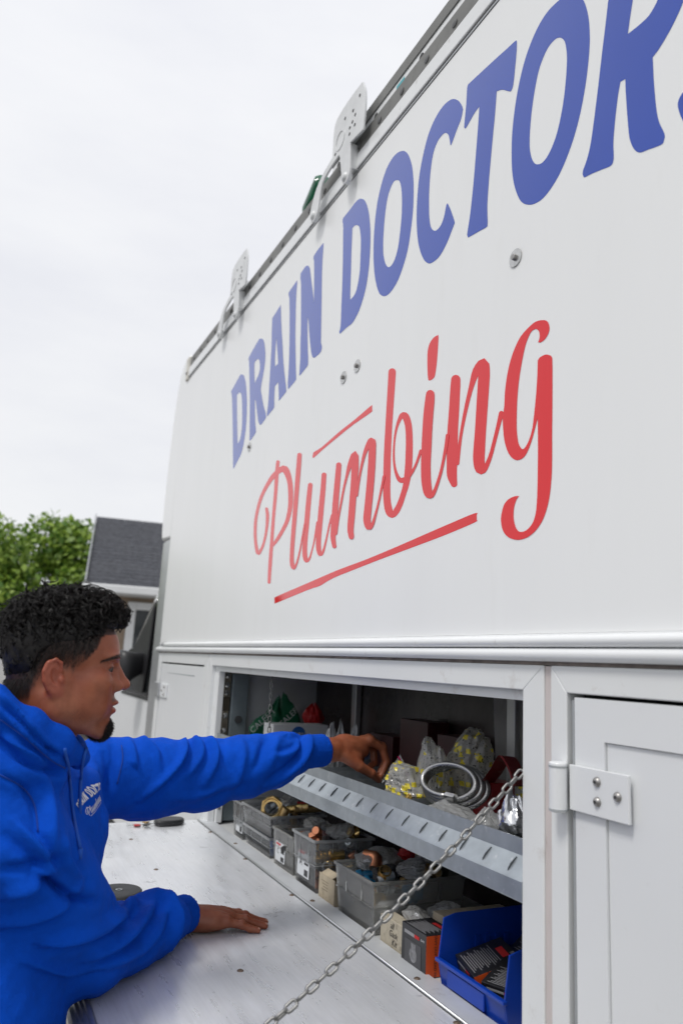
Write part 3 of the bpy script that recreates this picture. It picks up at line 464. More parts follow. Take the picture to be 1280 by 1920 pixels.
# ------------------------------------------------------------------ paint and metal
def paint_white():
    m = mat('white_paint', (.86, .87, .87), rough=.32, spec=.38, coat=.06, var=(1.3, .015), bump=(1.1, .15), dist=.003, coat_rough=.06, dirt=(3.2, .56, (.70, .69, .66), .09), stretch=(1, 3.0, .45))
    return m
M_WALL = paint_white()
M_FRAME = mat('white_frame_paint', (.77, .785, .785), rough=.30, var=(3, .02), bump=(60, .04), dirt=(9, .58, (.45, .40, .36), .45))
M_DOOR = mat('white_door_paint', (.76, .775, .785), rough=.28, var=(2, .02), bump=(40, .03), dirt=(14, .62, (.5, .47, .44), .30))
M_TRIM = mat('white_trim', (.80, .815, .82), rough=.22, var=(4, .03), dirt=(22, .60, (.45, .42, .40), .5))
M_TAPE = mat('grubby_sealant', (.62, .56, .54), rough=.6, var=(9, .12), dirt=(30, .6, (.42, .33, .30), .6), stretch=(1, 1, .4))
M_GRIME = mat('grime_line', (.20, .17, .15), rough=.8, var=(20, .4))
M_GAPSHADE = mat('gap_shade', (.03, .03, .032), rough=.7)  # near-black, stands in for the shade inside gaps, grooves and holes
M_ALU = mat('brushed_aluminium', (.62, .63, .64), rough=.38, metal=.9, var=(8, .06), bump=(90, .08), stretch=(1, .08, 1))
M_ALU_DULL = mat('weathered_aluminium', (.40, .41, .41), rough=.5, metal=.75, var=(12, .12), bump=(60, .1), dirt=(20, .62, (.25, .24, .23), .6))
M_GALV = mat('galvanised_steel', (.42, .46, .49), rough=.42, metal=.75, var=(26, .10), bump=(60, .06), dirt=(40, .58, (.66, .67, .68), .8))
M_STEEL = mat('steel_screw', (.35, .34, .33), rough=.38, metal=.95, var=(60, .25))
M_RUST = mat('rusty_screw', (.16, .12, .09), rough=.6, metal=.6, var=(80, .5))
M_CHROME = mat('bright_zinc', (.72, .72, .71), rough=.22, metal=1., var=(40, .08))
M_BLACK = mat('black_plastic', (.018, .018, .02), rough=.42)
M_RUBBER = mat('black_rubber', (.045, .047, .05), rough=.75, var=(30, .3), bump=(90, .2))
M_BLUEVINYL = mat('blue_vinyl', (.010, .062, .44), rough=.07, coat=.9, ior=1.33, coat_ior=1.38, var=(1.5, .03), coat_rough=.03)
M_REDVINYL = mat('red_vinyl', (.78, .003, .010), rough=.06, coat=1., ior=1.30, coat_ior=1.36, var=(1.5, .03), coat_rough=.04)
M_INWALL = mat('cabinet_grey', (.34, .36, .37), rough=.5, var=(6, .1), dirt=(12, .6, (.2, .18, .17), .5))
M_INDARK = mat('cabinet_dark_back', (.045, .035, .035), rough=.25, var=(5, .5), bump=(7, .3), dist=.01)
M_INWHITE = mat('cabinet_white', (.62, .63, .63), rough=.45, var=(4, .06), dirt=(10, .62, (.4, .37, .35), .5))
M_GLASS_DARK = mat('dark_window_glass', (.012, .014, .015), rough=.06, spec=.6)

def flap_material():
    """scuffed aluminium sheet: fine brushing, long scratches and dark scuff marks"""
    m = bpy.data.materials.new('scuffed_aluminium_sheet')
    m.use_nodes = True
    t = m.node_tree
    b = t.nodes['Principled BSDF']
    co = t.nodes.new('ShaderNodeTexCoord')
    def nz(scale, sc, det=6, ro=.6, rot=0., typ='ShaderNodeTexNoise'):
        mp_ = t.nodes.new('ShaderNodeMapping')
        mp_.inputs['Scale'].default_value = sc
        mp_.inputs['Rotation'].default_value = (0, 0, rot)
        t.links.new(co.outputs['Object'], mp_.inputs['Vector'])
        n = t.nodes.new(typ)
        n.inputs['Scale'].default_value = scale
        if typ == 'ShaderNodeTexNoise':
            n.inputs['Detail'].default_value = det
            n.inputs['Roughness'].default_value = ro
        t.links.new(mp_.outputs[0], n.inputs['Vector'])
        return n.outputs[0]
    def ramp(src, p0, p1, c0, c1):
        r = t.nodes.new('ShaderNodeValToRGB')
        r.color_ramp.elements[0].position = p0
        r.color_ramp.elements[1].position = p1
        r.color_ramp.elements[0].color = (*c0, 1)
        r.color_ramp.elements[1].color = (*c1, 1)
        t.links.new(src, r.inputs['Fac'])
        return r.outputs['Color']
    def mixc(fac, a, bb, mode='MIX'):
        x = t.nodes.new('ShaderNodeMixRGB')
        x.blend_type = mode
        t.links.new(fac, x.inputs['Fac']) if not isinstance(fac, float) else setattr(x.inputs['Fac'], 'default_value', fac)
        for s, v in (('Color1', a), ('Color2', bb)):
            if isinstance(v, tuple):
                x.inputs[s].default_value = (*v, 1)
            else:
                t.links.new(v, x.inputs[s])
        return x.outputs[0]
    base = ramp(nz(2.3, (1, 1, 1)), .3, .7, (.76, .78, .82), (.88, .90, .925))
    patch = ramp(nz(5.0, (1.6, .7, 1), 7), .42, .62, (0, 0, 0), (.5, .5, .5))
    base = mixc(patch, base, (.86, .87, .89))
    fine = ramp(nz(9, (14, .8, 1), 8, .7, .5), .3, .72, (.90, .90, .90), (1.06, 1.06, 1.06))
    base = mixc(1.0, base, fine, 'MULTIPLY')
    scuff = ramp(nz(8.5, (1.0, 1.7, 1), 9, .70, .9), .64, .71, (0, 0, 0), (1, 1, 1))
    base = mixc(scuff, base, (.17, .17, .18))
    def scratch(rot, sc, w):
        v = nz(1.0, (sc, sc * .035, 1), rot=rot, typ='ShaderNodeTexVoronoi')
        gate = nz(3.0, (1, 1, 1), 3, .5, rot)
        g2 = ramp(gate, .50, .60, (0, 0, 0), (.7, .7, .7))
        s = ramp(v, 0., w, (1, 1, 1), (0, 0, 0))
        return mixc(1.0, s, g2, 'MULTIPLY')
    for rot, sc, w in ((.9, 9, .05), (-.35, 7, .045), (1.9, 11, .04)):
        base = mixc(scratch(rot, sc, w), base, (.24, .245, .26))
    t.links.new(base, b.inputs['Base Color'])
    b.inputs['Metallic'].default_value = .42
    rr = ramp(nz(7, (5, 1, 1), 6), .3, .75, (.24, .24, .24), (.44, .44, .44))
    t.links.new(rr, b.inputs['Roughness'])
    bn = t.nodes.new('ShaderNodeBump')
    bn.inputs['Strength'].default_value = .25
    bn.inputs['Distance'].default_value = .004
    t.links.new(nz(3.0, (1, 1, 1), 4), bn.inputs['Height'])
    t.links.new(bn.outputs[0], b.inputs['Normal'])
    return m
M_FLAP = flap_material()

# ------------------------------------------------------------------ ground
gm = mat('concrete_driveway', (.24, .235, .225), rough=.85, var=(.6, .12), bump=(30, .3), dirt=(1.4, .6, (.2, .19, .18), .5))
g = MB().add([(-400, -400, GZ), (400, -400, GZ), (400, 400, GZ), (-400, 400, GZ)], [(0, 1, 2, 3)]).build('ground', gm, fix=False)
tag(g, kind='structure')
am = mat('asphalt', (.055, .055, .057), rough=.9, var=(3, .15), bump=(80, .4))
r_ = MB().add([(-11, -200, GZ + .004), (-4.2, -200, GZ + .004), (-4.2, 200, GZ + .004), (-11, 200, GZ + .004)], [(0, 1, 2, 3)]).build('road', am, fix=False)
tag(r_, kind='structure')

# ------------------------------------------------------------------ service truck
YF, YR = 4.46, -1.6
truck = empty('service_truck', (2.1, 2.0, GZ), 'tall white plumbing service truck with blue and red lettering and open side cabinet', 'truck')
side = MB().box(1.0, 1.03, YR, 4.53, .082, 1.690).build('side_panel', M_WALL, truck)
tag(side, 'large white side panel with blue DRAIN DOCTOR and red script lettering')
boxo('roof_panel', M_WALL, truck, 1.031, 3.3, YR, 4.50, 1.70, 1.74)
boxo('far_side_panel', M_WALL, truck, 3.27, 3.30, YR, 4.50, -.9, 1.698)
boxo('rear_panel', M_WALL, truck, 1.032, 3.268, YR, YR + .03, -.9, 1.698)
boxo('front_bulkhead', M_WALL, truck, 1.032, 3.268, 4.46, 4.49, -.9, 1.698)
# roof edge: dark groove with a pale bead, then the white edge rail
boxo('edge_groove', M_GAPSHADE, truck, .9995, 1.03, YR, 4.46, 1.691, 1.703, 0)
MB().tube([(.9985, YR, 1.6955), (.9985, 4.45, 1.6955)], .0022, 6).build('edge_bead', M_ALU, truck)
boxo('edge_rail', M_TRIM, truck, .992, 1.03, YR, 4.44, 1.7035, 1.762, .003)
boxo('rail_end_cap', mat('yellowed_cap', (.70, .68, .62), rough=.5, var=(20, .15), dirt=(30, .55, (.35, .3, .25), .6)), truck, .988, 1.05, 4.44, 4.50, 1.69, 1.84, .006)
MB().lathe([(.011, 0), (.011, .004), (.006, .007)], (.988, 4.47, 1.735), (-1, 0, 0), 10).build('bolt', M_STEEL, truck)

# rounded wind fairing above the cab
fp = outline([(4.535, .70, 1), (4.79, .715, 1), (4.815, .80), (4.825, .95), (4.82, 1.15), (4.80, 1.40), (4.77, 1.60), (4.71, 1.78), (4.60, 1.87), (4.51, 1.885, 1), (4.50, 1.72, 1)], 4)
MB().prism([tuple(p) for p in fp], 0, 1.001, 3.28).build('wind_fairing', M_WALL, truck, bevel=.045, seg=5, auto=50)
# aluminium corner post below it
pp = outline([(1.0, 4.532, 1), (1.0, 4.66), (1.006, 4.74), (1.03, 4.78), (1.15, 4.79, 1), (1.15, 4.532, 1)], 4)
MB().prism([tuple(p) for p in pp], 2, -1.0, .695).build('corner_post', M_ALU, truck, auto=40)

# two half-round mouldings under the side panel
MB().tube([(.994, YR, .0665), (.994, 4.36, .0665)], .0115, 14).build('awning_tube', M_TRIM, truck, auto=40)
for yy in (4.40, 4.45):
    MB().lathe([(.008, 0), (.008, .03)], (.994, yy - .015, .0665), (0, 1, 0), 10).build('tube_fitting', M_ALU_DULL, truck, auto=40)
boxo('moulding_back', M_TRIM, truck, .9985, 1.03, YR, 4.535, .0545, .0815, .001)
MB().prism([tuple(p) for p in outline([(1.0, .054, 1), (.992, .053), (.985, .048), (.983, .0415), (.985, .034), (.992, .029), (1.0, .028, 1)], 3)], 1, YR, 4.56).build('lower_moulding', M_TRIM, truck, auto=60)
boxo('grime_seam', M_GRIME, truck, 1.001, 1.02, YR, 4.50, .0215, .0285, 0)

# ---- lower body: three framed bays
def bay(y0, y1, z0, z1, iy0, iy1, iz0, iz1, name='bay_frame'):
    """four mitred frame members with a stepped inner lip"""
    d = .004
    fr = []
    T = [((y0, z1), (y1, z1), (iy1, iz1), (iy0, iz1)), ((y1, z1), (y1, z0), (iy1, iz0), (iy1, iz1)),
         ((y1, z0), (y0, z0), (iy0, iz0), (iy1, iz0)), ((y0, z0), (y0, z1), (iy0, iz1), (iy0, iz0))]
    for q in T:
        fr.append(MB().prism(q, 0, 1.0, 1.045).build(name, M_FRAME, truck, bevel=.0022, seg=2))
    return fr
BO = dict(y0=1.176, y1=3.478, z0=-.735, z1=.021)
bay(BO['y0'], BO['y1'], BO['z0'], BO['z1'], 1.238, 3.425, -.689, -.0285)
# inner lip of the open bay, set back
for q in (((1.238, -.028), (3.425, -.028), (3.36, -.052), (1.252, -.050)), ((3.426, -.028), (3.426, -.70), (3.36, -.70), (3.36, -.052)),
          ((1.2375, -.70), (1.2375, -.028), (1.251, -.050), (1.251, -.70))):
    MB().prism(q, 0, 1.018, 1.045).build('opening_lip', M_FRAME, truck, bevel=.0015)
bay(3.485, 4.530, -.90, .021, 3.555, 4.455, -.80, -.030)
boxo('bay_joint', M_TAPE, truck, 1.004, 1.04, 3.4785, 3.4845, -.90, .020, 0)
bay(-.10, 1.156, -1.0, .021, -.02, 1.113, -.9, -.028)
boxo('bay_joint', M_TAPE, truck, 1.0035, 1.04, 1.1565, 1.1755, -1.0, .020, .001)
bay(-1.58, -.106, -1.0, .021, -1.5, -.18, -.9, -.028)
boxo('gap_shade_sheet', M_GAPSHADE, truck, 1.046, 1.06, -1.58, 1.17, -1.0, .02, 0)  # dark sheet put in for the shade behind the door gaps
boxo('gap_shade_sheet', M_GAPSHADE, truck, 1.046, 1.06, 3.50, 4.52, -.90, .02, 0)
boxo('lower_skirt', M_FRAME, truck, 1.0, 1.03, 1.176, 3.478, -1.15, -.7365, .002)

# door of the near bay, with its strap hinge
def cabinet_door(y0, y1, z0, z1, inset, name, hinge_side=1):
    """leaf with raised border and a panel set back inside it"""
    b = inset
    o = MB()
    for q in (((y0, z1), (y1, z1), (y1 - b, z1 - b), (y0 + b, z1 - b)), ((y1, z1), (y1, z0), (y1 - b, z0 + b), (y1 - b, z1 - b)),
              ((y1, z0), (y0, z0), (y0 + b, z0 + b), (y1 - b, z0 + b)), ((y0, z0), (y0, z1), (y0 + b, z1 - b), (y0 + b, z0 + b))):
        o.prism(q, 0, 1.003, 1.03)
    leaf = o.build(name, M_DOOR, truck)
    boxo('door_panel', M_DOOR, leaf, 1.0075, 1.02, y0 + b + .0015, y1 - b - .0015, z0 + b + .0015, z1 - b - .0015, .001)
    boxo('panel_groove', M_GAPSHADE, leaf, 1.014, 1.018, y0 + b - .002, y1 - b + .002, z0 + b - .002, z1 - b + .002, 0)
    return leaf
d1 = cabinet_door(-.01, 1.0955, -.89, -.0345, .0715, 'cabinet_door')
boxo('door_seal', M_INWALL, d1, 1.004, 1.02, 1.098, 1.1035, -.88, -.04, .001)
hg = MB().box(.9935, .9995, .963, 1.100, -.2285, -.152).build('hinge_strap', M_DOOR, d1, bevel=.001)
MB().tube([(.984, 1.118, -.236), (.984, 1.118, -.150)], .0165, 20).build('hinge_barrel', M_DOOR, d1, bevel=.003, auto=40)
for z in (-.2315, -.1575):
    MB().tube([(.984, 1.118, z - .0016), (.984, 1.118, z + .0016)], .0172, 20).build('barrel_ring', M_INWALL, d1, auto=40)
for y, z in ((1.032, -.172), (1.032, -.2045), (.986, -.189)):
    s = MB().lathe([(.0001, .0062), (.004, .0058), (.0072, .0035), (.0085, 0)], (.9933, y, z), (-1, 0, 0), 16, cap=False).build('screw', M_STEEL, d1, smooth=True)
    MB().lathe([(.0028, .0062), (.0028, .0068)], (.9933, y, z), (-1, 0, 0), 6).build('socket', M_GAPSHADE, s)
cabinet_door(-1.49, -.19, -.89, -.037, .0715, 'cabinet_door')

# door of the far bay: flat leaf, one stiffening crease, small hinge
d3 = boxo('narrow_cabinet_door', M_DOOR, truck, 1.004, 1.03, 3.563, 4.447, -.79, -.0385, .002)
MB().prism([(3.72, -.083), (4.30, -.086), (4.30, -.0875), (3.72, -.0885)], 0, 1.0032, 1.006).build('crease', M_INWALL, d3)
boxo('hinge_strap', M_DOOR, d3, .995, 1.003, 4.25, 4.40, -.222, -.150, .001)
boxo('hinge_leaf', M_ALU, d3, .985, 1.0, 4.41, 4.52, -.222, -.145, .003)
for y, z in ((4.30, -.165), (4.30, -.205), (4.36, -.185)):
    MB().lathe([(.009, 0), (.006, .004)], (.995, y, z), (-1, 0, 0), 10).build('screw', M_STEEL, d3)

# ---- inside of the open bay
IX = 1.52
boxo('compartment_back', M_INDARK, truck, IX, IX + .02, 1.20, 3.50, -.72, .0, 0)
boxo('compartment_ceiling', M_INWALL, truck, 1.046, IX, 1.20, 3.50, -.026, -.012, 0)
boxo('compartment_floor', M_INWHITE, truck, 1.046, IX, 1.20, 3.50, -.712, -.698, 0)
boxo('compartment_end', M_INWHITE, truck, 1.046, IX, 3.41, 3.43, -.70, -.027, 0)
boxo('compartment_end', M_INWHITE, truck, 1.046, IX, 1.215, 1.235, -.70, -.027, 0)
# far end details: latch strip with bolts, blue-grey stiffener
st = boxo('latch_strip', mat('dirty_zinc', (.33, .29, .22), rough=.45, metal=.8, var=(20, .3)), truck, 1.047, 1.085, 3.388, 3.409, -.36, -.055, .002)
for z in (-.07, -.11, -.145, -.245, -.31):
    MB().lathe([(.012, 0), (.012, .008), (.006, .013)], (1.066, 3.388, z), (0, -1, 0), 14).build('bolt', M_CHROME, st, auto=40)
boxo('latch_block', mat('brown_latch', (.10, .085, .06), rough=.5, metal=.6), st, 1.05, 1.084, 3.378, 3.387, -.225, -.165, .003)
boxo('end_stiffener', mat('blue_grey_post', (.20, .24, .26), rough=.45, metal=.3, var=(10, .15)), truck, 1.088, 1.165, 3.37, 3.409, -.69, -.06, .003)
MB().lathe([(.017, 0), (.017, .003)], (1.125, 3.369, -.26), (0, -1, 0), 16).build('rubber_plug', M_RUBBER, truck)
boxo('end_post', M_FRAME, truck, 1.048, 1.075, 3.34, 3.387, -.69, -.37, .002)
MB().lathe([(.007, 0), (.005, .004)], (1.060, 3.34, -.63), (0, -1, 0), 10).build('screw', M_STEEL, truck)
lp_ = catmull([(IX - .055, 1.245), (IX - .028, 1.45), (IX - .016, 1.7), (IX - .010, 1.90), (IX - .012, 1.985)], 6)
lm = MB()
lm.add([(x_, y_, -.415) for x_, y_ in lp_] + [(x_ - .006, y_ + .02, -.03) for x_, y_ in lp_] + [(x_ + .003, y_, -.415) for x_, y_ in lp_] + [(x_ - .003, y_ + .02, -.03) for x_, y_ in lp_],
       [(i, i + 1, len(lp_) + i + 1, len(lp_) + i) for i in range(len(lp_) - 1)] + [(2 * len(lp_) + i, 3 * len(lp_) + i, 3 * len(lp_) + i + 1, 2 * len(lp_) + i + 1) for i in range(len(lp_) - 1)])
lm.build('liner_sheet', mat('grey_liner', (.36, .355, .34), rough=.5, var=(4, .1), dirt=(10, .58, (.2, .18, .16), .5)), truck, auto=60)
# inner clear sheet against the back, slightly bowed, and bracket
boxo('back_post', M_ALU, truck, 1.49, 1.515, 2.93, 2.97, -.69, -.03, .002)
boxo('back_post', M_ALU, truck, 1.49, 1.515, 1.88, 1.92, -.40, -.03, .002)

# shelf tray: galvanised front with step and lanced tabs
prof = [(1.0005, -.4215), (.9985, -.4185), (.9985, -.385), (1.001, -.381), (1.029, -.3515), (1.0315, -.348), (1.0315, -.3165), (1.0345, -.3165),
        (1.0345, -.349), (1.031, -.354), (1.0035, -.383), (1.0015, -.386), (1.0015, -.4185), (1.05, -.4215), (1.05, -.4245)]
tr = MB().prism(prof, 1, 1.236, 3.409).build('shelf_tray', M_GALV, truck, auto=25)
tag(tr, 'galvanised shelf front with lanced triangular tabs')
boxo('tray_floor', M_GALV, tr, 1.0505, IX, 1.236, 3.409, -.4235, -.4205, 0)
boxo('tray_back', M_GALV, tr, IX - .006, IX - .002, 1.237, 3.408, -.42, -.32, 0)
tabm = MB().prism([(1.0290, -.3535), (1.0265, -.3515), (1.0120, -.3630), (1.0060, -.3715), (1.0045, -.3790)], 1, -.0007, .0007).mesh('tab')
tabm.materials.append(mat('cut_steel', (.12, .13, .14), rough=.5, metal=.6))
dark = MB().prism([(1.0297, -.3525), (1.0007, -.3835), (.9985, -.3855), (1.027, -.3545)], 1, .0012, .010).mesh('tab_slot')
for k in range(26):
    y = 1.288 + .0825 * k
    o = link('tab', tabm, None, tr)
    o.location = (0, y, 0)
for k, y in enumerate((1.36, 1.46, 1.585, 1.70, 1.83, 1.95, 2.08, 2.20, 2.33, 2.47, 2.62, 2.80, 3.0, 3.2)):
    boxo('divider', M_GALV, tr, 1.040, IX - .008, y, y + .003, -.4195, -.338 - .006 * (k % 2), 0)

# ---- fold-down door
FZ = -.690
flap = MB().box(.312, .984, 1.242, 3.418, FZ - .004, FZ).build('fold_down_door', M_FLAP, truck, bevel=.001)
tag(flap, 'scuffed aluminium fold-down door lying open as a work shelf')
boxo('door_underside', M_FRAME, flap, .312, .984, 1.25, 3.41, FZ - .028, FZ - .0045, .002)
ch = [(.311, FZ + .0005), (.306, FZ + .003), (.300, FZ + .003), (.298, FZ - .001), (.292, FZ - .001), (.290, FZ - .005), (.283, FZ - .005), (.281, FZ - .010), (.274, FZ - .012), (.274, FZ - .034), (.311, FZ - .034)]
MB().prism(ch, 1, 1.240, 3.420).build('edge_channel', M_ALU, flap, bevel=.0008)
# piano hinge: bead, outer leaf with screws, ledge inside
MB().tube([(.9905, 1.245, FZ + .0015), (.9905, 3.41, FZ + .0015)], .0034, 8).build('hinge_bead', M_ALU, flap, smooth=True)
boxo('hinge_ledge', mat('ledge_metal', (.58, .60, .62), rough=.5, metal=.25, var=(12, .08), dirt=(18, .58, (.35, .34, .33), .5)), truck, .9948, 1.052, 1.250, 3.405, FZ - .004, FZ + .0025, .0012)
scm = MB().lathe([(.0001, .0034), (.004, .003), (.0072, .0012), (.008, 0)], (0, 0, 0), (0, 0, 1), 14, cap=False).mesh('screw', True)
ys0 = [3.17 - .44 * k for k in range(5)]
spots = [(.977, y) for y in ys0] + [(.648, y - .06) for y in ys0] + [(.322, y - .06) for y in ys0[:4]] + [(1.012, 2.214), (1.012, 2.95), (1.012, 1.62)]
scm.materials.append(M_RUST)
for x, y in spots:
    o = link('screw', scm, None, flap)
    o.location = (x, y, FZ + (.0025 if x > 1 else 0))

# ---- cab ahead of the box
cabp = outline([(4.77, -1.15, 1), (4.77, .42, 1), (5.02, .40), (5.16, .31), (5.50, .10), (5.98, -.16, 1), (6.5, -.27), (6.95, -.42), (7.05, -.70), (7.05, -1.15, 1)], 3)
cab = MB().prism([tuple(p) for p in cabp], 0, 1.05, 3.2).build('cab', M_DOOR, truck, bevel=.03, seg=4, auto=45)
wp = outline([(4.90, -.262, 1), (4.90, .33, 1), (4.99, .33), (5.13, .25), (5.45, .065), (5.86, -.15, 1), (5.84, -.262, 1)], 3)
MB().prism([tuple(p) for p in wp], 0, 1.046, 1.06).build('side_window', M_GLASS_DARK, cab, bevel=.002)
MB().tube([(1.045, 4.93, .355), (1.043, 5.02, .335), (1.043, 5.14, .265), (1.043, 5.46, .083)], .008, 6).build('window_trim', M_CHROME, cab, smooth=True)
boxo('window_sill', M_BLACK, cab, 1.043, 1.06, 4.89, 5.87, -.278, -.2635, .003)
# big black mirror on the door corner
mm = MB()
sec = [(.86, 5.17, -.10, .115, .11), (.885, 5.14, -.095, .125, .125), (.92, 5.12, -.09, .11, .115), (.97, 5.12, -.07, .07, .085), (1.03, 5.14, -.05, .06, .07)]
rings = []
for x, y, z, ry, rz_ in sec:
    rings.append([(x, y + ry * .7 * math.cos(a) * abs(math.cos(a)) ** -.4 if abs(math.cos(a)) > 1e-6 else y, z + rz_ * math.sin(a)) for a in np.linspace(0, 2 * math.pi, 24, endpoint=False)])
vv = [p for r in rings for p in r]
ff = [(i * 24 + k, i * 24 + (k + 1) % 24, (i + 1) * 24 + (k + 1) % 24, (i + 1) * 24 + k) for i in range(len(sec) - 1) for k in range(24)] + [tuple(range(24)), tuple(range((len(sec) - 1) * 24, len(sec) * 24))]
mir = mm.add(vv, ff).build('side_mirror', M_BLACK, cab, auto=50)
MB().prism([(4.93, .315), (5.10, .235), (5.30, .135), (5.50, .055), (5.66, .035), (5.66, -.12), (5.30, -.235), (5.06, -.235), (4.99, -.02)], 0, 1.028, 1.044).build('mirror_sail', M_BLACK, cab, bevel=.006)
# wheels
for yw in (-.55, 6.15):
    for xw in (1.12, 2.95):
        ty = MB().lathe([(.20, 0), (.30, 0), (.37, .03), (.385, .08), (.385, .18), (.37, .23), (.30, .25), (.20, .25)], (xw, yw, GZ + .385), (1, 0, 0), 40).build('wheel', M_RUBBER, truck, auto=40)
        MB().lathe([(.02, .03), (.08, .02), (.10, .06), (.18, .05), (.21, .005), (.21, .05), (.18, .12)], (xw, yw, GZ + .385), (1, 0, 0), 40).build('rim', M_ALU, ty, auto=40)
boxo('chassis', M_BLACK, truck, 1.4, 2.9, -1.4, 6.6, -1.20, -.92, .01)

# ---- bolts with big washers on the side panel
for y, z, r in ((1.267, .930, .021), (2.065, .947, .021), (2.165, .941, .021), (3.123, .933, .021)):
    w = MB().lathe([(.004, 0), (r, 0), (r, .0030), (.004, .0034)], (1.0, y, z), (-1, 0, 0), 28).build('washer', mat('washer_zinc', (.55, .55, .54), rough=.32, metal=.9, var=(60, .15)), side, auto=30)
    MB().lathe([(.0078, .0034), (.0078, .0095), (.0065, .0105)], (1.0, y, z), (-1, 0, 0), 6).build('hex_bolt', M_STEEL, w, bevel=.0006)

# ---- lettering: thin vinyl on the panel
def vinyl_place(h):
    return lambda a, b: (1.0 - h, a, b)
def letters(data, material, place_h, parent, name='letter'):
    k = 0
    for key, loops in data.items():
        me = flat_mesh(name, [outline(l) for l in loops], vinyl_place(place_h + .0001 * (k % 3)))
        me.materials.append(material)
        o = link(name, me, None, parent)
        tag(o, 'blue painted letter ' + key[0] if material is M_BLUEVINYL else None)
        k += 1
letters(BLUE, M_BLUEVINYL, .0004, side)
def stroke_mesh(name, strokes, place, h0):
    m = MB()
    for i, rib in enumerate(strokes):
        h = h0 + .00016 * i
        vs_, fs_ = [], []
        for j, (a, b, c, d) in enumerate(rib):
            hj = h + .00010 * j / len(rib)
            vs_ += [place(a, b, hj), place(c, d, hj)]
        fs_ = [(2 * j, 2 * j + 1, 2 * j + 3, 2 * j + 2) for j in range(len(rib) - 1)]
        m.add(vs_, fs_)
    return m.mesh(name, fix=False)
PL = lambda a, b, h: (1.0 - h, a, b)
for i, (k, v) in enumerate(REDSTROKE.items()):
    me = stroke_mesh('letter', v, PL, .0004 + .00058 * (i % 2))
    me.materials.append(M_REDVINYL)
    tag(link('letter', me, None, side), 'red script letter ' + k)
for k, nm, h in (('dot', 'letter_dot', .0004), ('g', 'letter', .0007), ('over', 'upper_flourish', .0004), ('under', 'underline', .0004)):
    me = flat_mesh(nm, [outline(l, 3) for l in REDPOLY[k]], vinyl_place(h))
    me.materials.append(M_REDVINYL)
    o = link(nm, me, None, side)
    if k == 'g':
        tag(o, 'red script letter g')

# ---- ladder rack: plates pinned to the edge rail, tube across the roof
def thick(poly, x0, x1, material, name, parent, bevel=.0015):
    return MB().prism(poly, 0, x0, x1).build(name, material, parent, bevel=bevel)
M_BRK = mat('painted_bracket', (.70, .71, .71), rough=.38, metal=.2, var=(14, .08), dirt=(30, .64, (.4, .38, .36), .5))
for y0 in (2.06, 3.30):
    dy = y0 - 2.06
    pl = outline([(2.06, 1.985, 1), (2.035, 1.93), (2.030, 1.85), (2.036, 1.78, 1), (2.135, 1.795, 1), (2.128, 1.724), (2.128, 1.675), (2.150, 1.650), (2.178, 1.662), (2.196, 1.70), (2.215, 1.78), (2.228, 1.806, 1), (2.30, 1.800), (2.368, 1.780), (2.392, 1.72), (2.402, 1.675), (2.432, 1.655), (2.47, 1.672), (2.478, 1.71), (2.44, 1.775), (2.385, 1.812), (2.288, 1.835, 1), (2.286, 1.955), (2.24, 1.985), (2.15, 1.990)], 3)
    pl = [(a + dy, b) for a, b in pl]
    br = thick(pl, .962, .970, M_BRK, 'ladder_rack_bracket', truck)
    for a, b in ((2.166, 1.678), (2.442, 1.683)):
        MB().lathe([(.022, -.020), (.022, -.002), (.018, 0), (.014, .006), (.006, .009)], (.962, a + dy, b), (-1, 0, 0), 16).build('pivot_bolt', M_BRK, br, auto=40)
    MB().lathe([(.039, -.02), (.039, .004), (.0315, .004), (.0315, -.02)], (.964, 2.225 + dy, 1.865), (-1, 0, 0), 28, cap=False).build('tube_collar', M_BRK, br, auto=35)
    MB().lathe([(.038, 0), (.038, 2.2)], (.99, 2.225 + dy, 1.865), (1, 0, 0), 20).build('cross_tube', M_BRK, br, auto=35)
    MB().lathe([(.0005, .0006), (.0305, .0006), (.0305, 0)], (.967, 2.225 + dy, 1.865), (-1, 0, 0), 24, cap=False).build('bore_shade', M_GAPSHADE, br)  # dark disc painted as the shade down the open tube
    boxo('gusset', M_BRK, br, .9705, 1.03, 2.135 + dy, 2.142 + dy, 1.70, 1.795, .001)
    for a, b in ((2.075, 1.94), (2.125, 1.915), (2.19, 1.93), (2.105, 1.885), (2.125, 1.87), (2.145, 1.86), (2.105, 1.845), (2.145, 1.835), (2.262, 1.83)):
        MB().lathe([(.0065, 0), (.0065, .0006)], (.962, a + dy, b), (-1, 0, 0), 10).build('hole_shade', M_GAPSHADE, br)  # flat dark disc in place of a shaded hole

# ---- ladder lying on the roof
lad = empty('ladder', (1.3, 2.0, 1.74), 'grey aluminium extension ladder lying along the roof edge of the truck', 'ladder')
def rail(x, y0, y1, zc, h):
    p = [(x, zc - h / 2), (x, zc + h / 2), (x + .030, zc + h / 2), (x + .030, zc + h / 2 - .004), (x + .004, zc + h / 2 - .004), (x + .004, zc - h / 2 + .004), (x + .030, zc - h / 2 + .004), (x + .030, zc - h / 2)]
    return MB().prism(p, 1, y0, y1).build('rail', mat('dull_ladder_rail', (.20, .20, .19), rough=.55, metal=.35, var=(10, .12), dirt=(18, .58, (.13, .12, .11), .6)), lad, bevel=.0008)
rail(.9945, .0, 4.42, 1.7945, .057)
rail(1.000, -.2, 2.38, 1.884, .044)
rail(1.43, .0, 4.42, 1.7945, .057)
rail(1.43, -.2, 2.38, 1.884, .044)
for k in range(15):
    y = .212 + .2945 * k
    MB().tube([(.999, y, 1.796), (1.43, y, 1.796)], .017, 14).build('rung', M_ALU, lad, auto=40)
    if k < 8:
        MB().tube([(1.010, y + .06, 1.884), (1.43, y + .06, 1.884)], .014, 14).build('rung', M_ALU, lad, auto=40)
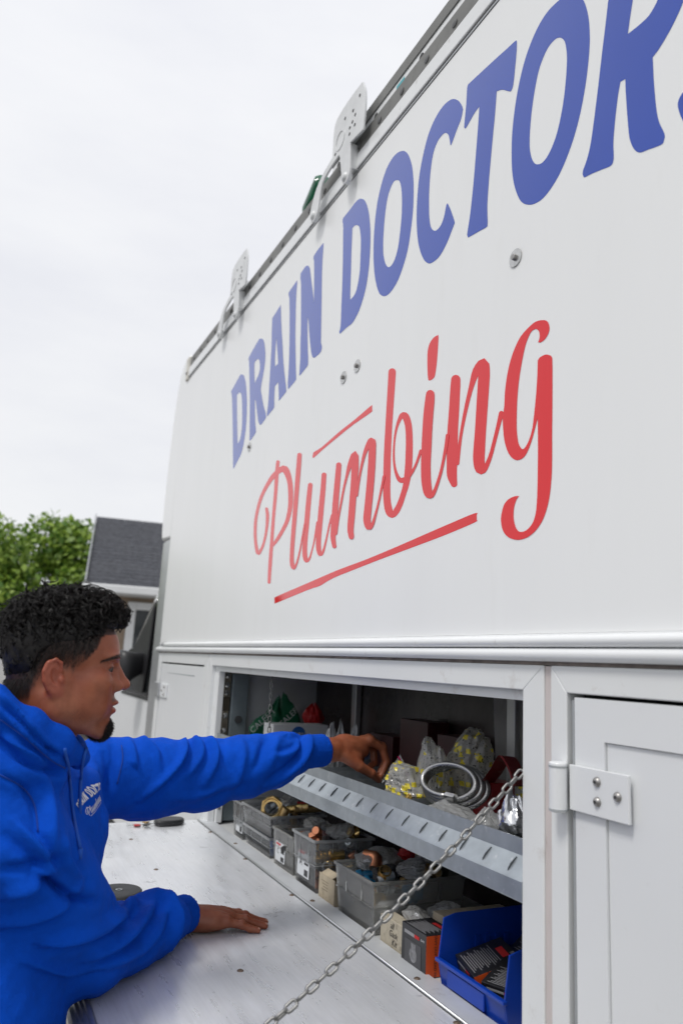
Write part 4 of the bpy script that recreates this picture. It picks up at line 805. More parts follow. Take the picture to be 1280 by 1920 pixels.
for k in range(29):
    y = .212 + .1472 * k
    MB().lathe([(.012, 0), (.012, .003), (.007, .005)], (.9945, y, 1.787), (-1, 0, 0), 12).build('rivet', mat('dark_rivet', (.16, .16, .16), rough=.5, metal=.7), lad, auto=40)
# shiny bead between the two rails, with dark discs for the shade in the tube ends
boxo('guide_strip', M_TRIM, lad, 1.004, 1.03, -.2, 2.38, 1.8235, 1.8615, .001)
for k in range(8):
    MB().lathe([(.0005, .0012), (.013, .0012), (.013, 0)], (1.004, .26 + .2945 * k, 1.838), (-1, 0, 0), 12, cap=False).build('rung_end_shade', M_GAPSHADE, lad)
MB().box(1.0025, 1.0038, 1.835, 1.885, 1.834, 1.848).build('teal_sticker', mat('teal_sticker', (.05, .42, .48), rough=.5), lad)
gr = MB()
gr.lathe([(.0005, 0), (.034, .001), (.044, .010), (.044, .150), (.034, .178), (.013, .205), (.013, .228), (.0155, .229), (.0155, .245), (.0005, .246)], (1.060, 2.58, 1.955), (.02, .90, -.43), 20, cap=False)
tag(gr.build('green_bottle', mat('green_translucent_plastic', (.005, .16, .07), rough=.10, trans=.45, var=(25, .5)), None, auto=40), 'green translucent plastic bottle tucked behind the ladder rack bracket', 'bottle')
# ------------------------------------------------------------------ house beyond the truck
M_SHINGLE = mat('asphalt_shingle', (.055, .058, .066), rough=.9, var=(14, .25), bump=(60, .5))
M_HWHITE = mat('house_white_trim', (.70, .71, .71), rough=.5, var=(3, .04))
M_SIDING = mat('tan_lap_siding', (.34, .26, .19), rough=.7, var=(3, .08))
M_HGLASS = mat('house_window_glass', (.03, .035, .038), rough=.08, spec=.6)
house = empty('house', (3.0, 13.0, GZ), 'grey shingle roofed house with tan siding and white framed window', 'house')
HR = Matrix.Translation((1.45, 12.0, 0)) @ Matrix.Rotation(rad(-8), 4, 'Z')
def hpart(mb, name, material, parent=house, **k):
    o = mb.build(name, material, parent, **k)
    o.data.transform(HR)
    return o
# local frame: x along the eave, y back, z up (eye level = 0)
hpart(MB().box(.35, 9.0, .45, 6.0, GZ, .93), 'wall', M_SIDING)
k = 0
z = GZ + .05
while z < .90:                         # lap boards on the visible front
    hpart(MB().prism([(.436, z), (.449, z), (.449, z + .125), (.444, z + .125)], 0, .36, 6.0), 'siding_board', M_SIDING)
    z += .13
# roof: front slope as overlapping courses of shingles, then the back slope
S0, S1 = Vector((0, 0, 1.03)), Vector((0, 2.45, 2.46))
sl = (S1 - S0).normalized()
nn = Vector((0, -sl.z, sl.y))
L_ = (S1 - S0).length
roof = hpart(MB().add([(0, 0, 1.02), (9.4, 0, 1.02), (9.4, 2.45, 2.45), (0, 2.45, 2.45), (0, 4.9, 1.02), (9.4, 4.9, 1.02)], [(0, 1, 2, 3), (3, 2, 5, 4), (0, 3, 4)]), 'roof', M_SHINGLE, fix=False)
shv = []
for c in range(20):
    a0 = c * L_ / 20
    x0 = 0
    n_ = 13
    w0 = 4.3 / n_
    for i in range(n_):
        xa = x0 + i * w0 + (w0 / 2 if c % 2 and i else 0) + .004
        xb = x0 + (i + 1) * w0 + (w0 / 2 if c % 2 else 0)
        p = S0 + sl * a0 + nn * (.008 + random.uniform(0, .003))
        q = S0 + sl * (a0 + L_ / 20 + .03) + nn * .006
        mb = MB().add([(xa, p.y, p.z), (xb, p.y, p.z), (xb, q.y, q.z), (xa, q.y, q.z), (xa, p.y + .004, p.z - .003), (xb, p.y + .004, p.z - .003)], [(0, 1, 2, 3), (4, 5, 1, 0)])
        f = random.choice((0, 1, 2))
        hpart(mb, 'shingle', mat('shingle_tone_%d' % f, [(.052, .055, .065), (.056, .059, .069), (.048, .051, .061)][f], rough=.9, var=(16, .35), bump=(40, .5)), roof, fix=False)
hpart(MB().box(-.06, 9.3, -.10, .02, .90, 1.03), 'gutter', M_HWHITE, bevel=.02)
hpart(MB().box(.0, 9.3, .03, .45, .895, .93), 'soffit', M_HWHITE)
hpart(MB().prism([(-.06, .98), (2.45, 2.44), (2.45, 2.53), (-.06, 1.07)], 0, -.028, -.005), 'rake_board', mat('grey_rake', (.30, .31, .33), rough=.6))
hpart(MB().box(.36, .46, .30, .44, GZ, .89), 'corner_board', M_HWHITE, bevel=.01)
for wx in (.76, 3.0):
    w = hpart(MB().box(wx, wx + 1.15, .40, .435, -.62, .73), 'window', M_HGLASS)
    for q in ((wx - .11, wx + .02, -.66, .82), (wx + 1.13, wx + 1.25, -.66, .82)):
        hpart(MB().box(q[0], q[1], .36, .434, q[2], q[3]), 'window_frame', M_HWHITE, w, bevel=.008)
    hpart(MB().box(wx + .021, wx + 1.129, .36, .434, .70, .82), 'window_frame', M_HWHITE, w, bevel=.008)
    hpart(MB().box(wx + .021, wx + 1.129, .35, .434, -.68, -.60), 'window_sill', M_HWHITE, w, bevel=.008)
    hpart(MB().box(wx + .021, wx + 1.129, .385, .399, .02, .075), 'sash_bar', M_HWHITE, w, bevel=.006)

# ------------------------------------------------------------------ trees
def leaf_mat(name, c0, c1):
    m = bpy.data.materials.new(name)
    m.use_nodes = True
    t = m.node_tree
    b = t.nodes['Principled BSDF']
    gi = t.nodes.new('ShaderNodeNewGeometry')
    r = t.nodes.new('ShaderNodeValToRGB')
    r.color_ramp.elements[0].color = (*c0, 1)
    r.color_ramp.elements[1].color = (*c1, 1)
    t.links.new(gi.outputs['Random Per Island'], r.inputs['Fac'])
    t.links.new(r.outputs['Color'], b.inputs['Base Color'])
    b.inputs['Roughness'].default_value = .5
    b.inputs['Subsurface Weight'].default_value = 0
    tl = t.nodes.new('ShaderNodeBsdfTranslucent')
    t.links.new(r.outputs['Color'], tl.inputs['Color'])
    mx = t.nodes.new('ShaderNodeMixShader')
    mx.inputs[0].default_value = .35
    t.links.new(b.outputs[0], mx.inputs[1])
    t.links.new(tl.outputs[0], mx.inputs[2])
    t.links.new(mx.outputs[0], t.nodes['Material Output'].inputs['Surface'])
    return m
M_LEAF = leaf_mat('broad_leaf', (.07, .17, .018), (.36, .50, .08))
M_LEAF_FAR = leaf_mat('far_leaf', (.03, .07, .02), (.07, .13, .035))
M_BARK = mat('bark', (.10, .075, .055), rough=.9, var=(20, .3), bump=(25, .8))

def leaf_cloud(n, centers, size, seed=3):
    """n leaves of two facing halves each, spread through clumps"""
    g_ = np.random.default_rng(seed)
    C_ = np.array([c[:3] for c in centers]); R_ = np.array([c[3] for c in centers])
    w_ = R_ ** 2 / (R_ ** 2).sum()
    idx = g_.choice(len(C_), n, p=w_)
    d = g_.normal(size=(n, 3)); d /= np.linalg.norm(d, axis=1)[:, None]
    rr = R_[idx] * g_.uniform(.45, 1.08, n) ** .6
    P = C_[idx] + d * rr[:, None]
    a = g_.normal(size=(n, 3)); a[:, 2] -= .5; a /= np.linalg.norm(a, axis=1)[:, None]
    up = d + np.array([0, 0, .8]) + g_.normal(size=(n, 3)) * .4
    b_ = np.cross(up, a); b_ /= np.linalg.norm(b_, axis=1)[:, None] + 1e-9
    nrm = np.cross(a, b_)
    L = size * g_.uniform(.6, 1.3, n)[:, None]
    W = L * .32
    v = np.stack([P, P + a * L * .5 + b_ * W + nrm * L * .08, P + a * L, P + a * L * .5 - b_ * W + nrm * L * .08], 1).reshape(-1, 3)
    f = np.arange(4 * n).reshape(n, 4)
    me = bpy.data.meshes.new('crown')
    me.vertices.add(len(v)); me.vertices.foreach_set('co', v.astype(np.float32).ravel())
    me.loops.add(4 * n); me.loops.foreach_set('vertex_index', f.ravel().astype(np.int32))
    me.polygons.add(n); me.polygons.foreach_set('loop_start', (np.arange(n) * 4).astype(np.int32))
    me.update(calc_edges=True)
    return me

def tree(base, height, spread, n, size, label, seed, leafm=M_LEAF, cat='tree', group=None, nclump=26, squash=.8):
    g_ = random.Random(seed)
    t = empty('tree', base, label, cat, group)
    b = Vector(base)
    m = MB()
    top = b + Vector((0, 0, height * .55))
    m.tube([b, b + Vector((.03, .02, height * .2)), b + Vector((-.02, .04, height * .4)), top], [.11, .09, .075, .05], 9)
    cl = []
    for i in range(nclump):
        th = g_.uniform(0, 2 * math.pi)
        u = g_.uniform(-.75, 1)
        r = spread * math.sqrt(max(0, 1 - u * u)) * g_.uniform(.5, 1)
        c = b + Vector((r * math.cos(th), r * math.sin(th), height * .66 + u * height * .30 * squash))
        cl.append((c.x, c.y, c.z, spread * g_.uniform(.20, .42)))
        if i < 9:
            q = b + Vector((0, 0, height * g_.uniform(.25, .5)))
            m.tube([q, q.lerp(c, .5) + Vector((0, 0, .1)), c], [.045, .03, .012], 6)
    m.build('trunk', M_BARK, t, auto=50)
    me = leaf_cloud(n, cl, size, seed)
    me.materials.append(leafm)
    link('crown', me, None, t)
    return t
tree((1.00, 16.2, GZ), 4.10, 1.75, 26000, .14, 'bushy bright green broadleaf tree beside the grey roofed house', 5)
tree((-1.3, 15.6, GZ), 3.65, 1.5, 15000, .14, 'bright green tree at the left edge beyond the man', 9)

# the wood across the road, only ever seen mirrored in the truck's glossy panel
cl = []
for i in range(150):
    th = rad(random.uniform(182, 352))
    R_ = random.uniform(46, 60)
    c = (R_ * math.sin(th), R_ * math.cos(th), GZ + random.uniform(1.2, 2.9), random.uniform(2.0, 3.6))
    if c[0] < -8:
        cl.append(c)
me = leaf_cloud(22000, cl, .9, 21)
me.materials.append(M_LEAF_FAR)
tag(link('far_wood', me), 'dark line of trees across the road', 'trees', kind='stuff')
for k, (x, y, h_, sp_) in enumerate(((-19, 8, 5.2, 2.6), (-21, 15, 4.6, 2.4), (-18, 22, 4.4, 2.2))):
    tree((x, y, GZ), h_, sp_, 5000, .34, ('round dark tree across the road nearest the camera', 'round dark tree second along the far side of the road', 'round dark tree third along the far side of the road')[k], 40 + k, M_LEAF_FAR, group='trees across the road')
# ------------------------------------------------------------------ implicit-surface modelling for the man
def smin(a, b, k):
    h = np.clip(.5 + .5 * (b - a) / k, 0, 1)
    return b + (a - b) * h - k * h * (1 - h)
def smax(a, b, k):
    return -smin(-a, -b, k)
def ell(p, c, r, rot=None):
    q = [p[i] - np.float32(c[i]) for i in range(3)]
    if rot is not None:
        q = [sum(np.float32(rot[i][j]) * q[j] for j in range(3)) for i in range(3)]
    k0 = np.sqrt(sum((q[i] / np.float32(r[i])) ** 2 for i in range(3))) + 1e-6
    k1 = np.sqrt(sum((q[i] / np.float32(r[i] ** 2)) ** 2 for i in range(3))) + 1e-6
    return k0 * (k0 - 1) / k1
def cone(p, a, b, ra, rb):
    """capsule from a to b whose radius goes from ra to rb"""
    a = np.array(a, np.float32); b = np.array(b, np.float32)
    d = b - a
    q = [p[i] - a[i] for i in range(3)]
    t = np.clip(sum(q[i] * d[i] for i in range(3)) / float(d @ d), 0, 1)
    return np.sqrt(sum((q[i] - t * d[i]) ** 2 for i in range(3))) - (ra + (rb - ra) * t)
def chain_sdf(p, pts, k=.004):
    """pts: [(xyz, radius)...]"""
    f = None
    for (a, ra), (b, rb) in zip(pts, pts[1:]):
        g = cone(p, a, b, ra, rb)
        f = g if f is None else smin(f, g, k)
    return f
def grid(lo, hi, h):
    ax = [np.arange(lo[i], hi[i] + h, h, dtype=np.float32) for i in range(3)]
    return np.meshgrid(*ax, indexing='ij', sparse=True), np.array(lo, float)
def surface_nets(f, org, h):
    s = f < 0
    c = np.zeros(tuple(n - 1 for n in f.shape), np.int8)
    for i in (0, 1):
        for j in (0, 1):
            for k in (0, 1):
                c += s[i:f.shape[0] - 1 + i, j:f.shape[1] - 1 + j, k:f.shape[2] - 1 + k]
    act = (c > 0) & (c < 8)
    I = np.argwhere(act)
    idx = np.full(act.shape, -1, np.int64)
    idx[act] = np.arange(len(I))
    acc = np.zeros((len(I), 3)); cnt = np.zeros(len(I))
    cor = [(i, j, k) for i in (0, 1) for j in (0, 1) for k in (0, 1)]
    for a in cor:
        for ax in range(3):
            if a[ax] == 0:
                b = list(a); b[ax] = 1
                fa = f[I[:, 0] + a[0], I[:, 1] + a[1], I[:, 2] + a[2]]
                fb = f[I[:, 0] + b[0], I[:, 1] + b[1], I[:, 2] + b[2]]
                x = (fa < 0) != (fb < 0)
                t = np.where(x, fa / np.where(x, fa - fb, 1), 0)
                pos = np.tile(np.array(a, float), (len(I), 1)); pos[:, ax] = t
                acc += np.where(x[:, None], pos, 0); cnt += x
    V = (I + acc / cnt[:, None]) * h + org
    F = []
    for ax in range(3):
        u, w = (ax + 1) % 3, (ax + 2) % 3
        sa = [slice(None)] * 3; sb = [slice(None)] * 3
        sa[ax] = slice(0, -1); sb[ax] = slice(1, None)
        x = s[tuple(sa)] != s[tuple(sb)]
        E = np.argwhere(x)
        E = E[(E[:, u] > 0) & (E[:, w] > 0) & (E[:, u] < f.shape[u] - 1) & (E[:, w] < f.shape[w] - 1)]
        inside = s[E[:, 0], E[:, 1], E[:, 2]]
        q = []
        for du, dw in ((-1, -1), (0, -1), (0, 0), (-1, 0)):
            C_ = E.copy(); C_[:, u] += du; C_[:, w] += dw
            q.append(idx[C_[:, 0], C_[:, 1], C_[:, 2]])
        q = np.stack(q, 1)
        q[~inside] = q[~inside][:, ::-1]
        F.append(q)
    return V, np.concatenate(F)
def np_mesh(name, V, F):
    me = bpy.data.meshes.new(name)
    n = len(F)
    me.vertices.add(len(V)); me.vertices.foreach_set('co', np.asarray(V, np.float32).ravel())
    me.loops.add(F.size); me.loops.foreach_set('vertex_index', F.ravel().astype(np.int32))
    me.polygons.add(n); me.polygons.foreach_set('loop_start', (np.arange(n) * F.shape[1]).astype(np.int32))
    me.update(calc_edges=True)
    me.shade_smooth()
    return me
def vnormals(V, F):
    n = np.cross(V[F[:, 2]] - V[F[:, 0]], V[F[:, 3]] - V[F[:, 1]])
    N = np.zeros_like(V)
    for k in range(4):
        np.add.at(N, F[:, k], n)
    return N / (np.linalg.norm(N, axis=1)[:, None] + 1e-12)
def relax(V, F, it=2, lam=.5):
    for _ in range(it):
        A = np.zeros_like(V); c = np.zeros(len(V))
        for k in range(4):
            for d in (1, 3):
                np.add.at(A, F[:, k], V[F[:, (k + d) % 4]]); np.add.at(c, F[:, k], 1)
        V = V + lam * (A / c[:, None] - V)
    return V

# ---------------- skin: head and neck, modelled in head space (x = face forward, y = his left, z = up)
HO = Vector((.170, 1.62, -.030))
HR3 = Matrix.Rotation(rad(-4), 3, 'Z')
def head_to_world(V):
    R = np.array(HR3)
    return V @ R.T + np.array(HO)
def head_sdf(p):
    x, y, z = p
    ys = np.sqrt(y * y + 1e-7)           # mirror symmetric
    q = (x, ys, z)
    f = ell(p, (-.013, 0, .052), (.101, .075, .083))
    f = smin(f, ell(p, (.034, 0, .036), (.071, .061, .062)), .02)
    f = smin(f, ell(p, (.046, 0, -.034), (.055, .055, .078)), .02)
    f = smin(f, ell(p, (-.045, 0, -.02), (.056, .060, .065)), .03)      # occiput
    f = smin(f, ell(q, (.064, .042, -.024), (.028, .024, .020)), .022)  # cheekbone
    f = smin(f, ell(q, (.085, .026, .0235), (.021, .030, .0105)), .014) # brow ridge
    f = smin(f, cone(q, (-.004, .049, -.084), (.080, .013, -.117), .022, .0175), .026)  # jaw
    f = smin(f, cone(q, (-.002, .056, -.03), (.000, .051, -.075), .018, .020), .03)
    f = smin(f, ell(p, (.084, 0, -.113), (.0205, .021, .0195)), .016)    # chin
    f = smin(f, ell(p, (.078, 0, -.074), (.029, .032, .032)), .018)      # muzzle
    f = smin(f, ell(q, (.052, .041, -.064), (.034, .0225, .038)), .028)   # cheek
    f = smax(f, -ell(q, (.108, .034, .000), (.021, .0195, .0135)), .012) # eye socket
    # nose
    nf = cone(p, (.097, 0, .012), (.1185, 0, -.026), .0085, .0098)
    nf = smin(nf, ell(p, (.1205, 0, -.0300), (.0130, .0115, .0108)), .007)
    nf = smin(nf, ell(q, (.1085, .0125, -.0345), (.0105, .0080, .0085)), .006)
    nf = smin(nf, cone(q, (.094, .010, .004), (.103, .015, -.030), .006, .008), .012)
    f = smin(f, nf, .010)
    f = smax(f, -ell(q, (.1125, .0068, -.0445), (.0070, .0042, .0048)), .003)   # nostril
    f = smax(f, -cone(p, (.118, 0, -.049), (.1165, 0, -.058), .0030, .0035), .005)
    # lips
    f = smin(f, ell(q, (.1030, .0075, -.0650), (.0105, .0150, .0058)), .006)
    f = smin(f, ell(p, (.1000, 0, -.0820), (.0105, .0185, .0066)), .006)
    f = smax(f, -ell(p, (.1120, 0, -.0730), (.0130, .0270, .0016)), .0035)
    f = smax(f, -ell(p, (.1105, 0, -.0960), (.0100, .0200, .0060)), .010)
    # lids around the eyeball
    f = smin(f, ell(q, (.0805, .0325, .0005), (.0148, .0150, .0135)), .005)
    f = smax(f, -ell(q, (.0935, .0360, -.0012), (.0140, .0150, .0037)), .0020)
    f = smin(f, cone(q, (.0905, .018, .0075), (.083, .0445, .0052), .0022, .0022), .004)
    # ear: shell, bowl, folded rim, lobe, tragus
    er = Matrix.Rotation(rad(-22), 3, 'Z') @ Matrix.Rotation(rad(-12), 3, 'Y')
    er = np.array(er.transposed())
    e = ell(q, (-.0195, .0765, -.0170), (.0190, .0072, .0315), er)
    e = smin(e, ell(q, (-.0120, .0735, -.0440), (.0105, .0065, .0120)), .006)
    e = smax(e, -ell(q, (-.0135, .0835, -.0190), (.0105, .0075, .0180), er), .004)
    rim = None
    loop = [(-.004, .0750, -.006), (-.006, .0775, .008), (-.016, .0810, .0145), (-.028, .0835, .008), (-.0345, .0850, -.008), (-.0320, .0835, -.026), (-.024, .0800, -.040), (-.014, .0770, -.047)]
    e = smin(e, chain_sdf(q, [(a, .0031) for a in loop], .003), .004)
    e = smin(e, chain_sdf(q, [((-.022, .0805, .002), .0026), ((-.0255, .0825, -.012), .0028), ((-.0215, .0805, -.028), .0028), ((-.0125, .0780, -.034), .0028)], .003), .004)
    e = smin(e, ell(q, (-.0025, .0755, -.0235), (.0050, .0045, .0065)), .004)
    f = smin(f, e, .007)
    # neck
    f = smin(f, chain_sdf(p, [((-.028, 0, -.060), .056), ((-.036, .004, -.130), .062), ((-.062, .012, -.220), .070), ((-.10, .02, -.30), .085)], .02), .030)
    f = smin(f, cone(q, (-.022, .050, -.065), (-.012, .018, -.215), .011, .008), .03)  # sternomastoid
    f = smin(f, ell(p, (.012, 0, -.152), (.020, .026, .036)), .025)
    return f
_h = .002
pg, og = grid((-.135, -.105, -.30), (.145, .105, .150), _h)
fh = head_sdf([a + np.zeros((1, 1, 1), np.float32) for a in pg])
HV, HF = surface_nets(fh, og, _h)
HV = relax(HV, HF, 1, .35)

HLX = [-.13, -.089, -.060, -.0455, -.021, .027, .058, .063, .068, .115]
HLZ = [-.055, -.050, -.044, .006, .0255, .036, .042, .052, .066, .072]
def skin_zones(V):
    """per-vertex colour factors in head space: dark = cropped hair, stubble, brows; red = lips, ear, nose"""
    x, y, z = V.T
    ya = np.abs(y)
    sm = lambda e0, e1, v: np.clip((v - e0) / (e1 - e0), 0, 1) ** 2 * (3 - 2 * np.clip((v - e0) / (e1 - e0), 0, 1))
    n = np.sin(x * 900 + 3 * np.sin(z * 700)) * np.sin(z * 800 + 2 * np.sin(y * 900)) * .5 + .5
    # hairline: forehead edge, squared temple, sideburn, over and behind the ear, nape
    edge = np.interp(x, HLX, HLZ) + .004 * np.sin(x * 260) + .003 * np.sin(x * 610 + 1)
    front = np.interp(z, [-.02, 0, .04, .05, .064, .070], [.022, .030, .061, .063, .067, .108])
    width = np.where(x > -.05, .050, .035)
    hair = sm(0, .009, front - x) * sm(0, 1, (z - edge + width) / (width + .004))
    on_ear = sm(.0705, .0745, ya) * sm(-.045, -.038, x) * sm(.008, .002, x) * sm(.022, .016, z)
    dark = hair ** .8 * (.88 + .12 * n) * (1 - on_ear)
    # eyebrow
    t = (x - .066) / .040
    zb = .0125 + .0150 * np.clip(t, 0, 1.1) ** .8
    brow = np.exp(-((z - zb) / (.0044 - .0020 * np.clip(1 - t, 0, 1))) ** 2) * sm(.062, .074, x) * sm(.006, .012, ya)
    # beard: chin tuft, moustache, thin jaw shadow
    tuft = np.exp(-(((x - .091) / .033) ** 2 + ((z + .117) / .0215) ** 2 + (ya / .027) ** 2) ** 2.2)
    must = np.exp(-(((z + .0570 + .25 * np.clip(ya - .012, 0, .03)) / .0042) ** 2)) * sm(.080, .094, x) * sm(.034, .022, ya) * .6
    soul = np.exp(-(((z + .094) / .006) ** 2 + (ya / .008) ** 2)) * sm(.085, .095, x) * .6
    link_ = np.exp(-(((z + .085) / .018) ** 2 + ((ya - .027) / .006) ** 2)) * sm(.06, .08, x) * .35
    jaw = np.exp(-(((z + .112 + (.09 - x) * .35 * -1) / .02) ** 2)) * .30 * n * sm(-.01, .03, x) * sm(.02, -.02, z + .07)
    dark = np.clip(np.maximum.reduce([dark, brow * .95, np.clip(tuft * 1.5, 0, .97), must, soul, link_, jaw]), 0, 1)
    lash = np.exp(-(((z - .0030) / .0024) ** 2)) * np.exp(-(((ya - .035) / .016) ** 2)) * sm(.082, .088, x) * .9
    dark = np.maximum(dark, lash)
    lips = (np.exp(-(((z + .0665) / .0050) ** 2)) + np.exp(-(((z + .0815) / .0058) ** 2))) * sm(.094, .102, x) * sm(.026, .014, ya)
    ear = sm(.068, .078, ya) * sm(-.05, -.04, x) * sm(.012, .0, x) * sm(-.06, -.05, z) * sm(.025, .01, z)
    nose = np.exp(-(((x - .125) / .018) ** 2 + ((z + .03) / .016) ** 2)) * .5
    return dark, np.clip(lips * .9 + ear * .55 + nose * .5, 0, 1), np.clip(lips, 0, 1)
hd, hr, hl = skin_zones(HV)
HVW = head_to_world(HV)

# ---------------- hands
def finger(p, pts, r0, r1):
    n = len(pts)
    return chain_sdf(p, [(q, r0 + (r1 - r0) * i / (n - 1)) for i, q in enumerate(pts)], .003)
def mesh_sdf(fn, lo, hi, h, it=1):
    pg_, og_ = grid(lo, hi, h)
    f = fn([a + np.zeros((1, 1, 1), np.float32) for a in pg_])
    V, F = surface_nets(f, og_, h)
    return relax(V, F, it, .35), F
# right hand lies flat on the fold-down door, fingers towards the truck
RW = Vector((.590, 2.090, -.650))
nails = []
def rhand(p):
    zt = FZ
    palm = ell(p, (.656, 2.064, zt + .0285), (.064, .0480, .0270))
    palm = smin(palm, chain_sdf(p, [((.545, 2.060, zt + .044), .033), ((.600, 2.066, zt + .036), .031), ((.640, 2.066, zt + .029), .027)], .01), .02)
    fs = [  # index .. little: knuckle, middle joint, end joint, tip
        ([(.700, 2.097, zt + .031), (.742, 2.096, zt + .0245), (.768, 2.092, zt + .0125), (.789, 2.086, zt + .0085)], .0120, .0086),
        ([(.706, 2.074, zt + .033), (.752, 2.071, zt + .0255), (.782, 2.066, zt + .0130), (.806, 2.060, zt + .0085)], .0122, .0088),
        ([(.703, 2.050, zt + .031), (.746, 2.045, zt + .0240), (.774, 2.040, zt + .0120), (.796, 2.033, zt + .0080)], .0118, .0086),
        ([(.690, 2.027, zt + .027), (.726, 2.020, zt + .0205), (.748, 2.015, zt + .0105), (.767, 2.007, zt + .0072)], .0108, .0078)]
    f = None
    for pts, a, b in fs:
        g = finger(p, pts, a, b)
        root = (np.array(pts[0]) * .45 + np.array((.655, pts[0][1] * .6 + 2.066 * .4, zt + .022)) * .55)
        g = smin(g, cone(p, root, pts[0], .011, a), .006)
        g = smin(g, ell(p, np.array(pts[0]) + (0, 0, .003), (.0125, .0095, .0100)), .006)   # knuckle
        g = smin(g, ell(p, np.array(pts[1]) + (0, 0, .0015), (.0105, .0098, .0102)), .005)
        f = g if f is None else smin(f, g, .0022)
    f = smin(f, palm, .010)
    f = smin(f, finger(p, [(.628, 2.106, zt + .020), (.660, 2.125, zt + .017), (.688, 2.132, zt + .013), (.708, 2.130, zt + .010)], .013, .0085), .012)  # thumb, far side
    for i in range(4):   # tendons
        a, b = (.630, 2.076 - .008 * i, zt + .0545), (.692, 2.094 - .0215 * i, zt + .0440)
        f = smin(f, cone(p, a, b, .0032, .0028), .008)
    return smax(f, -(p[2] - np.float32(zt + .0006)), .003)
RHV, RHF = mesh_sdf(rhand, (.505, 1.975, FZ - .004), (.83, 2.155, FZ + .09), .0018)
RN = [((.795, 2.0838, FZ + .0145), (.0060, .0048, .0022)), ((.8125, 2.0578, FZ + .0148), (.0062, .0050, .0022)), ((.8025, 2.0308, FZ + .0140), (.0060, .0048, .0022)), ((.7725, 2.0050, FZ + .0128), (.0052, .0042, .0020))]
# left hand pinches a small fitting in the tray
def lhand(p):
    palm = ell(p, (1.060, 2.098, -.234), (.058, .040, .031), np.array(Matrix.Rotation(rad(16), 3, 'Y').transposed()))
    palm = smin(palm, chain_sdf(p, [((.925, 2.062, -.241), .034), ((.985, 2.078, -.241), .0325), ((1.030, 2.090, -.238), .034)], .01), .022)
    fs = [([(1.110, 2.078, -.214), (1.152, 2.074, -.236), (1.164, 2.068, -.275), (1.148, 2.064, -.308)], .0130, .0090),
          ([(1.116, 2.100, -.212), (1.164, 2.102, -.234), (1.176, 2.096, -.276), (1.152, 2.086, -.308)], .0130, .0092),
          ([(1.108, 2.122, -.218), (1.150, 2.128, -.246), (1.150, 2.120, -.284), (1.122, 2.108, -.298)], .0124, .0088),
          ([(1.094, 2.140, -.228), (1.124, 2.150, -.256), (1.116, 2.142, -.286), (1.092, 2.128, -.292)], .0100, .0074)]
    f = None
    for pts, a, b in fs:
        g = finger(p, pts, a, b)
        root = np.array(pts[0]) * .4 + np.array((1.05, pts[0][1] * .5 + 2.098 * .5, -.228)) * .6
        g = smin(g, cone(p, root, pts[0], .015, a), .008)
        g = smin(g, ell(p, np.array(pts[0]) + (.002, 0, .002), (.0125, .0105, .0115)), .006)
        g = smin(g, ell(p, np.array(pts[1]) + (.002, 0, .002), (.0115, .0105, .0115)), .005)
        f = g if f is None else smin(f, g, .0025)
    f = smin(f, palm, .012)
    f = smin(f, finger(p, [(1.022, 2.062, -.256), (1.064, 2.050, -.284), (1.104, 2.052, -.304), (1.134, 2.060, -.324)], .0185, .0095), .014)
    f = smin(f, ell(p, (1.050, 2.066, -.262), (.030, .016, .018)), .012)
    f = smin(f, ell(p, (1.106, 2.0515, -.304), (.0125, .0115, .0115)), .006)
    return f
LHV, LHF = mesh_sdf(lhand, (.88, 2.015, -.355), (1.22, 2.18, -.17), .0022)
LN = [((1.1430, 2.0535, -.3255), (.0062, .0035, .0055))]

# ---------------- arms and shoulders under the clothes, joined with head and hands into one skin mesh
SHR, ELR = Vector((.135, 1.575, -.355)), Vector((.310, 1.780, -.600))
SHL, ELL_ = Vector((.330, 1.950, -.305)), Vector((.640, 2.010, -.300))
def under(p):
    f = chain_sdf(p, [(SHR, .045), (ELR, .040), ((.560, 2.065, FZ + .042), .030)], .02)
    f = smin(f, chain_sdf(p, [(SHL, .045), (ELL_, .040), ((.955, 2.076, -.241), .0285)], .02), .02)
    f = smin(f, cone(p, (.09, 1.68, -.38), (.05, 1.72, -.60), .08, .09), .04)
    f = smin(f, chain_sdf(p, [(SHR, .045), ((.13, 1.72, -.40), .05), (SHL, .040)], .03), .03)
    return f
UV_, UF = mesh_sdf(under, (-.12, 1.44, -.76), (1.0, 2.18, -.17), .012)
V_ = np.concatenate([HVW, RHV, LHV, UV_])
o1, o2, o3 = len(HVW), len(HVW) + len(RHV), len(HVW) + len(RHV) + len(LHV)
F_ = np.concatenate([HF, RHF + o1, LHF + o2, UF + o3])
body = np_mesh('person', V_, F_)
dark = np.zeros(len(V_)); redz = np.zeros(len(V_)); nail = np.zeros(len(V_))
dark[:o1] = hd; redz[:o1] = hr
for (c, r), off, VV in [(a, o1, RHV) for a in RN] + [(a, o2, LHV) for a in LN]:
    d = np.sqrt((((VV - np.array(c)) / np.array(r)) ** 2).sum(1))
    nail[off:off + len(VV)] = np.maximum(nail[off:off + len(VV)], np.clip((1.45 - d) / .35, 0, 1))
hn = vnormals(V_, F_)
# knuckle creases and redder knuckles on the hands
for c in ((.742, 2.096), (.752, 2.071), (.746, 2.046), (.726, 2.022)):
    d2 = (V_[o1:o2, 0] - c[0]) ** 2 + (V_[o1:o2, 1] - c[1]) ** 2
    redz[o1:o2] += np.exp(-d2 / .010 ** 2) * .35
    dark[o1:o2] += np.exp(-((V_[o1:o2, 0] - c[0]) / .0012) ** 2) * np.exp(-((V_[o1:o2, 1] - c[1]) / .009) ** 2) * .30
ca = body.color_attributes.new('zone', 'FLOAT_COLOR', 'POINT')
buf = np.stack([dark, np.clip(redz, 0, 1), nail, np.ones(len(V_))], 1).astype(np.float32)
ca.data.foreach_set('color', buf.ravel())

